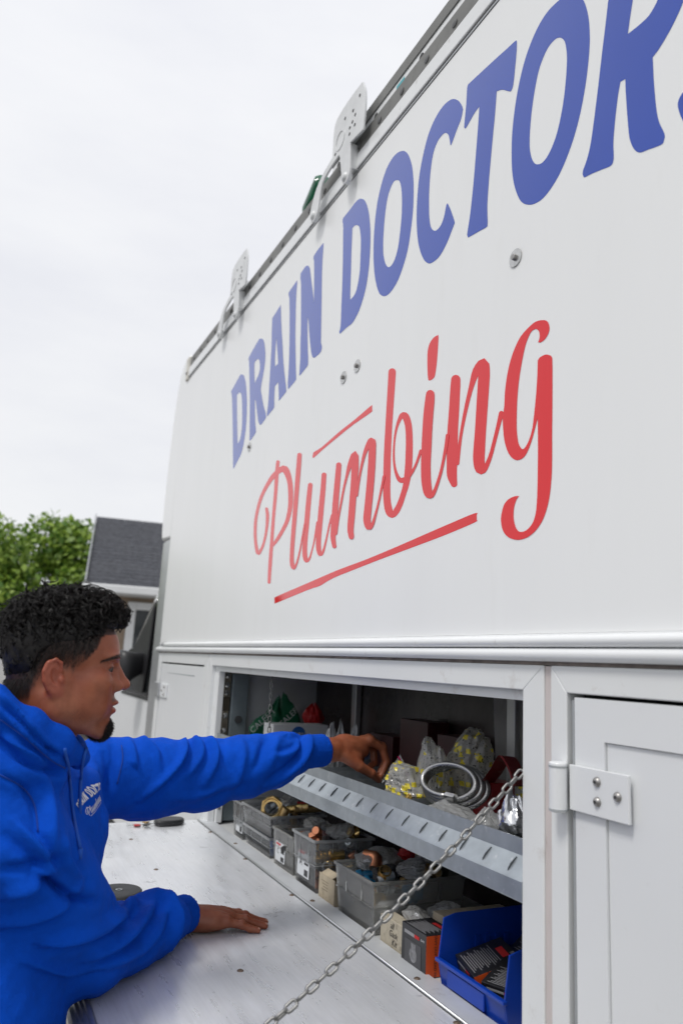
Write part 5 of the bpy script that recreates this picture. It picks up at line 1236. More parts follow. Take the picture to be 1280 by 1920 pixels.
def skin_material():
    m = bpy.data.materials.new('skin')
    m.use_nodes = True
    t = m.node_tree
    b = t.nodes['Principled BSDF']
    at = t.nodes.new('ShaderNodeAttribute')
    at.attribute_name = 'zone'
    sp = t.nodes.new('ShaderNodeSeparateColor')
    t.links.new(at.outputs['Color'], sp.inputs[0])
    co = t.nodes.new('ShaderNodeTexCoord')
    n = t.nodes.new('ShaderNodeTexNoise')
    n.inputs['Scale'].default_value = 45
    n.inputs['Detail'].default_value = 6
    t.links.new(co.outputs['Object'], n.inputs['Vector'])
    r = t.nodes.new('ShaderNodeValToRGB')
    r.color_ramp.elements[0].position = .3
    r.color_ramp.elements[1].position = .72
    r.color_ramp.elements[0].color = (.225, .068, .031, 1)
    r.color_ramp.elements[1].color = (.330, .108, .052, 1)
    t.links.new(n.outputs['Fac'], r.inputs['Fac'])
    def mx(fac, a, c2):
        x = t.nodes.new('ShaderNodeMixRGB')
        t.links.new(fac, x.inputs['Fac'])
        t.links.new(a, x.inputs['Color1'])
        x.inputs['Color2'].default_value = (*c2, 1)
        return x.outputs[0]
    n3 = t.nodes.new('ShaderNodeTexNoise')
    n3.inputs['Scale'].default_value = 17
    n3.inputs['Detail'].default_value = 4
    t.links.new(co.outputs['Object'], n3.inputs['Vector'])
    r3 = t.nodes.new('ShaderNodeMapRange')
    r3.inputs['From Min'].default_value = .42
    r3.inputs['From Max'].default_value = .68
    r3.inputs['To Max'].default_value = .55
    t.links.new(n3.outputs['Fac'], r3.inputs['Value'])
    blot = mx(r3.outputs[0], r.outputs['Color'], (.250, .058, .026))
    c = mx(sp.outputs[1], blot, (.32, .068, .042))
    c = mx(sp.outputs[2], c, (.55, .30, .24))
    c = mx(sp.outputs[0], c, (.016, .013, .012))
    t.links.new(c, b.inputs['Base Color'])
    b.inputs['Roughness'].default_value = .42
    b.inputs['Specular IOR Level'].default_value = .45
    b.inputs['Subsurface Weight'].default_value = .12
    b.inputs['Subsurface Radius'].default_value = (.008, .003, .0015)
    n2 = t.nodes.new('ShaderNodeTexNoise')
    n2.inputs['Scale'].default_value = 420
    n2.inputs['Detail'].default_value = 3
    t.links.new(co.outputs['Object'], n2.inputs['Vector'])
    bp = t.nodes.new('ShaderNodeBump')
    bp.inputs['Strength'].default_value = .22
    bp.inputs['Distance'].default_value = .001
    t.links.new(n2.outputs['Fac'], bp.inputs['Height'])
    t.links.new(bp.outputs[0], b.inputs['Normal'])
    return m
body.materials.append(skin_material())
person = link('person', body)
tag(person, 'man with curly black hair and goatee in blue hoodie reaching into the open truck cabinet', 'person')

# eyes
def hp(x, y, z):
    return HO + HR3 @ Vector((x, y, z))
M_EYE = mat('eye_white', (.10, .075, .07), rough=.5, spec=.2)
M_IRIS = mat('dark_iris', (.02, .012, .008), rough=.08)
for sgn in (-1, 1):
    e = MB().lathe([(.0125 * math.sin(a), -.0125 * math.cos(a)) for a in np.linspace(.02, math.pi - .02, 14)], hp(.0808, .0325 * sgn, .0002), HR3 @ Vector((1, 0, 0)), 20).build('eye', M_EYE, person, smooth=True)
    g_ = HR3 @ Vector((.90, .12 * sgn, -.30)).normalized()
    MB().lathe([(.0074, .0101), (.0058, .0115), (.0030, .0126), (.0002, .0129)], hp(.0808, .0325 * sgn, .0002), g_, 18).build('iris', M_IRIS, e, smooth=True)
# ---------------- hair: a lumpy cap of curls with free locks on it
def sines(V, f, seed, n=5):
    g_ = np.random.default_rng(seed)
    o = 0
    for _ in range(n):
        k = g_.normal(size=3); k /= np.linalg.norm(k)
        o = o + np.sin(V @ (k * f * g_.uniform(.7, 1.4)) + g_.uniform(0, 6.3))
    return o / n
def hair_low(x):
    return np.interp(x, HLX, HLZ)
def cap_sdf(p):
    x, y, z = p
    f = ell(p, (-.014, 0, .064), (.108, .081, .086))
    f = smin(f, ell(p, (.042, 0, .100), (.069, .064, .050)), .02)
    f = smin(f, ell(p, (-.058, 0, .026), (.052, .066, .084)), .03)
    return f
hpg, hog = grid((-.15, -.12, -.06), (.15, .12, .19), .003)
fc = cap_sdf([a + np.zeros((1, 1, 1), np.float32) for a in hpg])
lowz = hair_low(hpg[0].ravel())[:, None, None].astype(np.float32)
fc = smax(fc, (lowz + .006 - hpg[2]), .030)
CV, CF = surface_nets(fc, hog, .003)
CN = vnormals(CV, CF)
up_w = np.clip((CV[:, 2] - .05) / .08, 0, 1)
bumps = np.abs(sines(CV, 190, 4)) + .6 * np.abs(sines(CV, 330, 5))
CV = CV + CN * ((.006 * bumps - .005) * (.35 + .65 * up_w))[:, None]
M_HAIR = mat('black_curly_hair', (.009, .0075, .007), rough=.46, spec=.4, var=(90, .5))
hv = head_to_world(CV)
hair = link('hair', np_mesh('hair', hv, CF), M_HAIR, person)
def strands(name, roots, dirs, length, radius, curl, parent, material, seed, nseg=9, droop=.0, sides=3):
    """tapered locks; roots/dirs in head space, curl = (radius, turns)"""
    g_ = np.random.default_rng(seed)
    n = len(roots)
    d = dirs / (np.linalg.norm(dirs, axis=1)[:, None] + 1e-9)
    a = np.cross(d, g_.normal(size=(n, 3))); a /= np.linalg.norm(a, axis=1)[:, None] + 1e-9
    b = np.cross(d, a)
    t = np.linspace(0, 1, nseg)[None, :, None]
    L = (length * g_.uniform(.6, 1.3, n))[:, None, None]
    ph = g_.uniform(0, 6.3, n)[:, None, None]
    tw = curl[1] * g_.uniform(.6, 1.4, n)[:, None, None] * np.sign(g_.normal(size=n))[:, None, None]
    cr_ = curl[0] * g_.uniform(.5, 1.4, n)[:, None, None] * np.minimum(1, t * 3)
    P = roots[:, None, :] + d[:, None, :] * (L * t) + a[:, None, :] * (cr_ * np.cos(ph + tw * 6.283 * t)) + b[:, None, :] * (cr_ * np.sin(ph + tw * 6.283 * t))
    P[:, :, 2] -= (droop * L * t ** 2)[:, :, 0]
    T = np.gradient(P, axis=1); T /= np.linalg.norm(T, axis=2)[:, :, None] + 1e-9
    U = np.cross(T, a[:, None, :] + b[:, None, :] * .3 + .01); U /= np.linalg.norm(U, axis=2)[:, :, None] + 1e-9
    W = np.cross(T, U)
    r = radius * (1 - .75 * t ** 2)
    ring = np.stack([P + r * (U * math.cos(6.283 * k / sides) + W * math.sin(6.283 * k / sides)) for k in range(sides)], 2)
    V = ring.reshape(-1, 3)
    base = (np.arange(n) * nseg * sides)[:, None, None]
    i = np.arange(nseg - 1)[None, :, None]; k = np.arange(sides)[None, None, :]
    k2 = (k + 1) % sides
    F = np.stack([base + i * sides + k, base + i * sides + k2, base + (i + 1) * sides + k2, base + (i + 1) * sides + k], -1).reshape(-1, 4)
    o = link(name, np_mesh(name, head_to_world(V), F), material, parent)
    return o
g_ = np.random.default_rng(31)
CN = vnormals(CV, CF)
def locks(name, nlock, per, seed, zlo, lo, hi, curl_r, turns, rad_, lift):
    g2 = np.random.default_rng(seed)
    z_over = CV[:, 2] - hair_low(CV[:, 0])
    sel = np.where((z_over > zlo) & (CN[:, 2] > -.6))[0]
    w_ = .42 + np.clip((CV[sel, 2] - .03) / .07, 0, 1)
    pk = g2.choice(sel, nlock, p=w_ / w_.sum())
    R = CV[pk]; N = CN[pk]
    topw = np.clip((R[:, 2] - .05) / .07, 0, 1)
    flow = np.stack([.5 + 0 * R[:, 0], .9 * R[:, 1] / .08, -.25 + 0 * R[:, 0]], 1) + g2.normal(size=(nlock, 3)) * .6
    T = flow - N * (flow * N).sum(1)[:, None]
    D = T / (np.linalg.norm(T, axis=1)[:, None] + 1e-9) + N * (lift * (.4 + .6 * topw) * g2.uniform(.4, 1.5, nlock))[:, None]
    D /= np.linalg.norm(D, axis=1)[:, None]
    L = (lo + (hi - lo) * topw) * g2.uniform(.7, 1.3, nlock)
    L = L * np.where(R[:, 0] > .045, .55, 1.)
    A = np.cross(D, N + g2.normal(size=(nlock, 3)) * .3); A /= np.linalg.norm(A, axis=1)[:, None] + 1e-9
    B = np.cross(D, A)
    ns = 13
    t = np.linspace(0, 1, ns)
    ph = g2.uniform(0, 6.3, nlock); tw = turns * g2.uniform(.6, 1.5, nlock) * np.sign(g2.normal(size=nlock)); cr2 = curl_r * g2.uniform(.5, 1.3, nlock) * (.45 + .55 * topw)
    ang = ph[:, None] + tw[:, None] * 6.283 * t[None]
    env = np.minimum(1, t * 2.5)[None] * cr2[:, None]
    C_ = R[:, None] - N[:, None] * .004 + D[:, None] * (L[:, None] * t[None])[..., None] + A[:, None] * (env * (np.cos(ang) - np.cos(ph)[:, None]))[..., None] + B[:, None] * (env * (np.sin(ang) - np.sin(ph)[:, None]))[..., None]
    C_[:, :, 2] -= (.22 * L[:, None] * t[None] ** 2)
    # bundle of fine hairs round every lock
    off = g2.normal(size=(nlock, per, 3)) * .0016
    sp_ = (1 - .55 * t)[None, None, :, None] + .35 * g2.normal(size=(nlock, per, 1, 1)) * t[None, None, :, None]
    P = (C_[:, None] + off[:, :, None] * sp_ * 1.0).reshape(nlock * per, ns, 3)
    n = len(P)
    T = np.gradient(P, axis=1); T /= np.linalg.norm(T, axis=2)[:, :, None] + 1e-9
    U = np.cross(T, np.array([.3, .5, .81])); U /= np.linalg.norm(U, axis=2)[:, :, None] + 1e-9
    W = np.cross(T, U)
    r = (rad_ * (1 - .7 * t ** 4))[None, :, None]
    sides = 3
    V = np.stack([P + r * (U * math.cos(6.283 * k / sides) + W * math.sin(6.283 * k / sides)) for k in range(sides)], 2).reshape(-1, 3)
    base = (np.arange(n) * ns * sides)[:, None, None]
    i = np.arange(ns - 1)[None, :, None]; k = np.arange(sides)[None, None, :]
    F = np.stack([base + i * sides + k, base + i * sides + (k + 1) % sides, base + (i + 1) * sides + (k + 1) % sides, base + (i + 1) * sides + k], -1).reshape(-1, 4)
    link(name, np_mesh(name, head_to_world(V), F), M_HAIR, hair)
locks('curls', 1150, 13, 71, .004, .014, .038, .0070, 1.0, .00031, .55)
locks('curls', 240, 6, 72, .012, .014, .036, .0085, 1.5, .00030, 1.0)
locks('short_back', 700, 7, 73, -.012, .012, .016, .0022, .6, .00034, .30)
# cropped sides: short stubble-length hair over the fade
HN = vnormals(HV, HF)
sd_ = np.where((hd > .30) & (HV[:, 2] > -.06) & (HV[:, 2] < hair_low(HV[:, 0]) + .025) & (HV[:, 0] < .07))[0]
pick = g_.choice(sd_, 5200)
strands('cropped_sides', HV[pick], HN[pick] * .5 + np.array([-.2, 0, -.9]) + g_.normal(size=(len(pick), 3)) * .2, np.full(len(pick), .0038) + .006 * hd[pick] * np.clip((HV[pick, 2] - hair_low(HV[pick, 0]) + .02) / .03, 0, 1), .00018, (.0004, .5), hair, M_HAIR, 8, 4)
# chin tuft, moustache and brows
bd = np.where((hd > .4) & (HV[:, 2] < -.094) & (HV[:, 0] > .05))[0]
pick = g_.choice(bd, 2200)
strands('goatee', HV[pick], HN[pick] * .5 + np.array([.25, 0, -.9]) + g_.normal(size=(len(pick), 3)) * .3, np.full(len(pick), .0072), .00032, (.0010, .8), person, M_HAIR, 9, 6)
ms = np.where((hd > .35) & (HV[:, 2] < -.050) & (HV[:, 2] > -.066) & (HV[:, 0] > .08))[0]
if len(ms):
    pick = g_.choice(ms, 150)
    sgn = np.sign(HV[pick, 1])[:, None]
    strands('moustache', HV[pick], HN[pick] * .15 + np.concatenate([-.2 + 0 * sgn, sgn * .5, -.7 + 0 * sgn], 1) + g_.normal(size=(len(pick), 3)) * .15, np.full(len(pick), .0018), .00015, (.0002, .5), person, M_HAIR, 10, 4)
bw = np.where((hd > .45) & (HV[:, 2] > .012) & (HV[:, 2] < .036) & (HV[:, 0] > .068) & (HN[:, 0] > .05))[0]
pick = g_.choice(bw, 560)
strands('eyebrows', HV[pick], HN[pick] * .35 + np.array([-.75, 0, -.10]) + np.sign(HV[pick, 1])[:, None] * np.array([0, .5, 0]) + g_.normal(size=(len(pick), 3)) * .2, np.full(len(pick), .0048), .00024, (.0003, .4), person, M_HAIR, 12, 4)

# ---------------- hoodie
CROT = np.array([(.894, -.447, 0), (.447, .894, 0), (0, 0, 1)])      # chest frame: depth, width, height
RSL = [((.125, 1.565, -.350), .094), ((.200, 1.655, -.470), .098), ((.290, 1.760, -.590), .094)]
RFA = [((.290, 1.760, -.605), .098), ((.390, 1.865, -.622), .088), ((.460, 1.938, -.630), .079), ((.512, 1.988, -.633), .070)]
LSL = [((.320, 1.935, -.288), .096), ((.450, 1.968, -.296), .090), ((.580, 1.992, -.291), .084), ((.700, 2.012, -.276), .075), ((.790, 2.030, -.260), .068), ((.845, 2.042, -.251), .060)]
RCUFF = ((.500, 1.980, -.632), (.588, 2.058, -.6425), .0475)
LCUFF = ((.850, 2.042, -.246), (.958, 2.069, -.2405), .0465)
def hood_sdf(p):
    f = ell(p, (.140, 1.765, -.435), (.150, .215, .225), CROT)
    f = smin(f, ell(p, (.055, 1.700, -.720), (.205, .225, .28), CROT), .07)
    f = smin(f, ell(p, (.050, 1.690, -.900), (.200, .215, .17), CROT), .05)
    f = smin(f, ell(p, (.085, 1.665, -.275), (.115, .165, .095)), .05)
    f = smin(f, ell(p, (.215, 1.815, -.365), (.105, .120, .130)), .06)
    f = smin(f, chain_sdf(p, RSL, .03), .045)
    f = smin(f, chain_sdf((p[0], p[1], p[2] * np.float32(1.3)), [((a[0], a[1], a[2] * 1.3), r) for a, r in RFA], .03), .03)
    f = smin(f, chain_sdf(p, LSL, .03), .045)
    # sleeve cuffs, a narrower ribbed band
    for a_, b_, r_c in (RCUFF, LCUFF):
        ax_ = (np.array(b_) - np.array(a_)); ln_ = np.linalg.norm(ax_); ax_ = (ax_ / ln_).astype(np.float32)
        e_ = (np.array(b_) + ax_ * .06)
        cf_ = cone(p, a_, e_, r_c, r_c * .95)
        cf_ = smax(cf_, sum((p[i] - np.float32(b_[i])) * ax_[i] for i in range(3)), .007)
        f = smin(f, cf_, .006)
    # hood lying round the neck
    ring = [((.214, 1.612, -.196), .022), ((.172, 1.556, -.168), .027), ((.110, 1.531, -.135), .031), ((.050, 1.540, -.100), .034), ((.000, 1.585, -.082), .036), ((-.012, 1.640, -.080), .036), ((.015, 1.690, -.098), .034), ((.075, 1.712, -.135), .031), ((.150, 1.708, -.168), .028), ((.212, 1.675, -.190), .024), ((.222, 1.645, -.206), .021)]
    h_ = chain_sdf(p, ring, .015)
    h_ = smin(h_, ell(p, (-.020, 1.605, -.205), (.072, .115, .115)), .04)
    h_ = smin(h_, chain_sdf(p, [((.172, 1.585, -.235), .030), ((.100, 1.545, -.215), .045), ((.01, 1.57, -.20), .05)], .03), .03)
    f = smin(f, h_, .014)
    # the neck hole
    f = smax(f, -chain_sdf(p, [((.130, 1.622, -.235), .044), ((.124, 1.620, -.150), .073), ((.112, 1.620, -.05), .087)], .02), .012)
    f = smax(f, np.float32(-.945) - p[2], .025)
    # sleeve resting on the door
    flat = np.float32(FZ + .0025) - p[2]
    onflap = smax(f, flat, .012)
    w = np.clip((p[0] - .265) / .02, 0, 1)
    return f * (1 - w) + onflap * w
hp_, ho_ = grid((-.20, 1.42, -1.04), (1.01, 2.13, -.03), .0052)
fz_ = hood_sdf([a + np.zeros((1, 1, 1), np.float32) for a in hp_])
GV, GF = surface_nets(fz_, ho_, .0052)
GV = relax(GV, GF, 2, .4)
GN = vnormals(GV, GF)
# folds: polylines drawn in the sculpting view (eye position), pushed in or out along the normal
def view_px(V):
    c = np.array(((right.x, right.y, right.z), (down.x, down.y, down.z), (fwd.x, fwd.y, fwd.z)))
    q = V @ c.T
    return np.stack([640 + 1420 * q[:, 0] / q[:, 2], 960 + 1420 * q[:, 1] / q[:, 2]], 1)
GP = view_px(GV)
facing = np.clip(-(GN * (GV / np.linalg.norm(GV, axis=1)[:, None])).sum(1) * 2.5 + .25, 0, 1)
def seg_dist(P, line):
    L_ = catmull(line, 6) if len(line) > 2 else np.array(line, float)
    best = np.full(len(P), 1e9); tb = np.zeros(len(P)); sgn_ = np.zeros(len(P))
    m = len(L_) - 1
    for i, (a, b) in enumerate(zip(L_, L_[1:])):
        d = b - a
        t = np.clip(((P - a) @ d) / (d @ d + 1e-9), 0, 1)
        v = P - a - t[:, None] * d
        dist = np.sqrt((v ** 2).sum(1))
        k = dist < best
        best[k] = dist[k]; tb[k] = ((i + t) / m)[k]
        sgn_[k] = np.sign(d[0] * v[:, 1] - d[1] * v[:, 0])[k]
    return best, tb, sgn_
disp = np.zeros(len(GV))
m_left = (GV[:, 0] > .33) & (GV[:, 2] > -.47) & (GV[:, 1] > 1.86)
m_right = ~m_left
def fold(line, w, amp, mask, valley=0., taper=True):
    d, t, s_ = seg_dist(GP, line)
    w = max(w * .82, 7.5)
    e = np.sin(np.clip(t, 0.02, .98) * math.pi) ** .5 if taper else 1.
    k = np.exp(-(d / w) ** 2) * amp
    if valley:
        x_ = (d * s_ - w * 1.25) / (w * .75)
        k = k - np.exp(-x_ ** 2) * amp * abs(valley) if valley > 0 else k - np.exp(-((d * s_ + w * 1.25) / (w * .75)) ** 2) * amp * abs(valley)
    disp[mask] += (1.9 * k * e * facing)[mask]
# far sleeve
for ln, w, a, v in [
    ([(340, 1381), (347, 1393), (345, 1415), (329, 1441), (294, 1475), (262, 1500)], 9, .010, -.7),
    ([(356, 1381), (370, 1390), (379, 1404), (375, 1425), (352, 1455)], 9, .008, -.5),
    ([(388, 1379), (398, 1390), (407, 1409), (403, 1435), (385, 1470)], 9, .008, -.6),
    ([(418, 1383), (421, 1418), (436, 1450)], 9, -.005, 0),
    ([(255, 1368), (274, 1390), (292, 1408), (300, 1440)], 9, .007, -.5),
    ([(232, 1372), (246, 1400), (252, 1440), (240, 1490)], 9, .006, -.5),
    ([(545, 1374), (564, 1366), (577, 1383), (574, 1409), (560, 1431), (535, 1453), (500, 1478)], 8, .011, .8),
    ([(567, 1385), (558, 1404), (535, 1416), (512, 1420)], 7, .006, .6),
    ([(500, 1380), (494, 1400), (487, 1424), (470, 1452)], 9, -.006, 0),
    ([(525, 1378), (515, 1405), (505, 1440)], 9, .005, 0),
    ([(450, 1384), (458, 1410), (450, 1450), (430, 1490)], 10, .005, -.4),
    ([(320, 1500), (370, 1492), (440, 1470)], 9, .004, 0),
    ([(470, 1470), (430, 1485), (380, 1505)], 8, -.004, 0)]:
    fold(ln, w, a, m_left, v)
fold([(210, 1388), (214, 1430), (206, 1495), (196, 1550)], 8, -.009, np.ones(len(GV), bool))
# near sleeve and body
for ln, w, a, v in [
    ([(232, 1700), (262, 1682), (298, 1684), (322, 1708), (330, 1740), (320, 1778)], 11, .013, -.7),
    ([(290, 1690), (268, 1730), (225, 1770), (160, 1800)], 12, .008, -.6),
    ([(250, 1695), (215, 1725), (150, 1755), (80, 1770)], 13, .009, -.7),
    ([(310, 1700), (298, 1745), (262, 1785), (200, 1815)], 11, .006, -.5),
    ([(60, 1640), (95, 1655), (112, 1668), (135, 1682), (185, 1690)], 10, -.013, 0),
    ([(150, 1660), (120, 1690), (70, 1715), (0, 1735)], 14, .009, -.6),
    ([(95, 1630), (60, 1660), (10, 1680)], 14, .008, -.5),
    ([(120, 1605), (80, 1620), (30, 1630), (0, 1632)], 12, -.006, 0),
    ([(30, 1540), (75, 1590), (105, 1640)], 12, .006, -.5),
    ([(0, 1560), (50, 1600), (90, 1640)], 14, -.005, 0),
    ([(0, 1455), (45, 1480), (66, 1515), (70, 1560)], 5, -.004, 0),
    ([(80, 1440), (95, 1520), (100, 1600)], 14, .006, -.4),
    ([(118, 1560), (125, 1610), (150, 1650)], 12, .006, -.5),
    ([(170, 1420), (178, 1460), (168, 1500)], 10, .005, .4),
    ([(195, 1400), (205, 1450), (200, 1520)], 10, -.007, 0),
    ([(40, 1800), (120, 1822), (200, 1808)], 10, .005, .4),
    ([(0, 1330), (40, 1365), (85, 1410), (118, 1432)], 8, .005, -.6),
    ([(0, 1370), (50, 1410), (100, 1450)], 10, .005, -.5),
    ([(0, 1392), (50, 1428), (100, 1446), (128, 1446)], 7, -.008, 0),
    ([(0, 1300), (30, 1330), (80, 1385), (118, 1412)], 6, .005, .5)]:
    fold(ln, w, a * 1.35, m_right, v)
amp_n = np.where(np.minimum(np.linalg.norm(GV - np.array(RCUFF[1]), axis=1), np.linalg.norm(GV - np.array(LCUFF[1]), axis=1)) < .07, .15, 1.)
noise3 = .0036 * sines(GV * np.array([1, 1, .8]), 62, 41, 6) + .0017 * sines(GV, 150, 43, 6) - .0018 * np.abs(sines(GV, 90, 47, 4))
disp = disp + noise3 * amp_n * (1.4 - .6 * facing)
# ribbing on the cuffs
for a, b, r in (RCUFF, LCUFF):
    a, b = np.array(a), np.array(b)
    ax = (b - a) / np.linalg.norm(b - a)
    q = GV - a
    t = q @ ax
    u = np.cross(ax, (0, 0, 1)); u /= np.linalg.norm(u); w = np.cross(ax, u)
    th = np.arctan2(q @ w, q @ u)
    rr_ = np.sqrt((q @ u) ** 2 + (q @ w) ** 2)
    on = (t > .03) & (t < np.linalg.norm(b - a) + .05) & (rr_ < r * 1.10)
    disp[on] = disp[on] * .25 + .0009 * np.sin(th[on] * 34)
GV = GV + GN * disp[:, None]
low = (GV[:, 0] > .30) & (GV[:, 2] < FZ + .002)
GV[low, 2] = FZ + .002
def fleece(name, col):
    m = bpy.data.materials.new(name)
    m.use_nodes = True
    t = m.node_tree
    b = t.nodes['Principled BSDF']
    co = t.nodes.new('ShaderNodeTexCoord')
    n = t.nodes.new('ShaderNodeTexNoise')
    n.inputs['Scale'].default_value = 14
    n.inputs['Detail'].default_value = 8
    n.inputs['Roughness'].default_value = .65
    t.links.new(co.outputs['Object'], n.inputs['Vector'])
    r = t.nodes.new('ShaderNodeValToRGB')
    r.color_ramp.elements[0].position = .3
    r.color_ramp.elements[1].position = .7
    r.color_ramp.elements[0].color = (*[c * .86 for c in col], 1)
    r.color_ramp.elements[1].color = (*[c * 1.12 for c in col], 1)
    t.links.new(n.outputs['Fac'], r.inputs['Fac'])
    t.links.new(r.outputs['Color'], b.inputs['Base Color'])
    b.inputs['Roughness'].default_value = .85
    b.inputs['Specular IOR Level'].default_value = .12
    b.inputs['Sheen Weight'].default_value = .0
    b.inputs['Sheen Roughness'].default_value = .4
    b.inputs['Sheen Tint'].default_value = (.35, .55, 1, 1)
    n2 = t.nodes.new('ShaderNodeTexNoise')
    n2.inputs['Scale'].default_value = 900
    n2.inputs['Detail'].default_value = 2
    t.links.new(co.outputs['Object'], n2.inputs['Vector'])
    n3 = t.nodes.new('ShaderNodeTexNoise')
    n3.inputs['Scale'].default_value = 70
    n3.inputs['Detail'].default_value = 5
    t.links.new(co.outputs['Object'], n3.inputs['Vector'])
    ad = t.nodes.new('ShaderNodeMath')
    ad.operation = 'MULTIPLY_ADD'
    ad.inputs[1].default_value = 2.2
    t.links.new(n3.outputs['Fac'], ad.inputs[0])
    t.links.new(n2.outputs['Fac'], ad.inputs[2])
    bp = t.nodes.new('ShaderNodeBump')
    bp.inputs['Strength'].default_value = .6
    bp.inputs['Distance'].default_value = .0020
    t.links.new(ad.outputs[0], bp.inputs['Height'])
    t.links.new(bp.outputs[0], b.inputs['Normal'])
    return m
M_HOOD = fleece('royal_blue_fleece', (.0010, .070, .52))
hoodie = link('hoodie', np_mesh('hoodie', GV, GF), M_HOOD, person)
tag(hoodie, 'royal blue hooded sweatshirt with white chest print')
bvh = BVHTree.FromPolygons([Vector(v) for v in GV], [tuple(f) for f in GF])
def cloth_at(a, b):
    """first cloth surface on the line from the eye through direction (a, b) of the sculpting view"""
    d = (right * ((a - 640) / 1420) + down * ((b - 960) / 1420) + fwd).normalized()
    h_ = bvh.ray_cast(Vector((0, 0, 0)), d)
    return (h_[0], h_[1]) if h_[0] is not None else (d * 1.8, -d)
# draw cords
for ln in ([(120, 1404), (127, 1440), (131, 1490), (138, 1545), (148, 1592)], [(160, 1404), (154, 1425), (150, 1470), (148, 1510)]):
    pts = []
    for a, b in catmull(ln, 5):
        q, n_ = cloth_at(a, b)
        pts.append(q + n_ * .003)
    pts = [pts[0]] + [(pts[i - 1] + pts[i] * 2 + pts[i + 1]) / 4 for i in range(1, len(pts) - 1)] + [pts[-1]]
    c_ = MB().tube(pts, .0031, 8).build('drawcord', mat('blue_cord', (.005, .085, .46), rough=.8, bump=(700, .6)), hoodie, smooth=True)
    q = pts[-1]
    MB().tube([q, q + Vector((.002, 0, -.018))], [.005, .0032], 8).build('cord_end', MATS['blue_cord'], c_, smooth=True)
# sewn seams: armholes and the hood's join
for ln in ([(0, 1452), (45, 1478), (66, 1512), (72, 1560)], [(0, 1348), (45, 1380), (90, 1420), (122, 1440)], [(228, 1398), (230, 1425), (220, 1470)]):
    pts = []
    for a, b in catmull(ln, 7):
        q, n_ = cloth_at(a, b)
        pts.append(q + n_ * .0006)
    pts = [pts[0]] + [(pts[i - 1] + pts[i] * 2 + pts[i + 1]) / 4 for i in range(1, len(pts) - 1)] + [pts[-1]]
    MB().tube(pts, .0016, 6).build('seam', mat('blue_seam', (.0008, .040, .30), rough=.9), hoodie, smooth=True)
# cuff seams: a stitched line where band meets sleeve
for a, b, r in (RCUFF, LCUFF):
    ax = (Vector(b) - Vector(a)).normalized()
    u = ax.orthogonal().normalized(); w = ax.cross(u)
    n_ = 40
    pts = []
    for k in range(n_):
        dvec = u * math.cos(6.283 * k / n_) + w * math.sin(6.283 * k / n_)
        o_ = Vector(b) - ax * .012
        pts.append(o_ + dvec * (r * .955))
    MB().tube(pts, .0012, 5, closed=True).build('cuff_hem', M_HOOD, hoodie, smooth=True)
# chest print: the same lettering as the truck, small and white, laid on the cloth
M_PRINT = mat('white_print', (.72, .74, .78), rough=.7)
PC = cloth_at(177, 1505)[0]
pu = Vector((.66, .68, .30)).normalized()
pn = Vector((.62, -.74, .10)).normalized()
pv = (pn.cross(pu)).normalized()
if pv.z < 0:
    pv = -pv
pn = pu.cross(pv)
if pn.y > 0:
    pn = -pn
def print_place(a, b, h=0):
    # wall (y, z): y falls to the right of the reader
    s_ = .036
    P = PC + pu * ((2.05 - a) * s_) + pv * ((b - .72) * s_)
    hit = bvh.ray_cast(P + pn * .12, -pn)
    q = hit[0] if hit[0] is not None else P
    nrm = hit[1] if hit[0] is not None else pn
    return q + nrm * (.0010 + h * .12)
for key, loops in BLUE.items():
    me = flat_mesh('printed_letter', [outline(l, 3) for l in loops], lambda a, b: print_place(a, b))
    me.materials.append(M_PRINT)
    link('printed_letter', me, None, hoodie)
for k, v in REDSTROKE.items():
    me = stroke_mesh('printed_letter', v, lambda a, b, h: print_place(a, b, h), .0)
    me.materials.append(M_PRINT)
    link('printed_letter', me, None, hoodie)
for k, nm in (('g', 'printed_letter'), ('under', 'printed_underline')):
    me = flat_mesh(nm, [outline(l, 2) for l in REDPOLY[k]], lambda a, b: print_place(a, b))
    me.materials.append(M_PRINT)
    link(nm, me, None, hoodie)

# ---------------- trousers and shoes (below the door, mostly out of sight)
def trousers(p):
    f = ell(p, (.040, 1.700, -.96), (.160, .190, .14), CROT)
    for hy, fy, fx in ((1.62, 1.58, -.02), (1.79, 1.86, .06)):
        f = smin(f, chain_sdf(p, [((.03, hy, -.98), .098), ((.03 + fx * .4, (hy + fy) / 2, -1.22), .072), ((fx, fy, -1.50), .062)], .02), .03)
    return f
TV, TF = mesh_sdf(trousers, (-.25, 1.45, -1.535), (.25, 2.05, -.78), .012)
link('trousers', np_mesh('trousers', TV, TF), mat('dark_work_trousers', (.025, .028, .035), rough=.85, var=(20, .2), bump=(300, .3)), person)
for fy, fx in ((1.58, -.02), (1.86, .06)):
    sh = lambda p: smax(smin(ell(p, (fx + .09, fy, GZ + .045), (.13, .048, .050)), ell(p, (fx - .01, fy, GZ + .075), (.060, .046, .075)), .03), np.float32(GZ + .001) - p[2], .006)
    SV, SF = mesh_sdf(sh, (fx - .12, fy - .08, GZ - .01), (fx + .25, fy + .08, GZ + .16), .007)
    link('shoe', np_mesh('shoe', SV, SF), mat('brown_work_boot', (.10, .065, .04), rough=.6, var=(15, .2)), person)
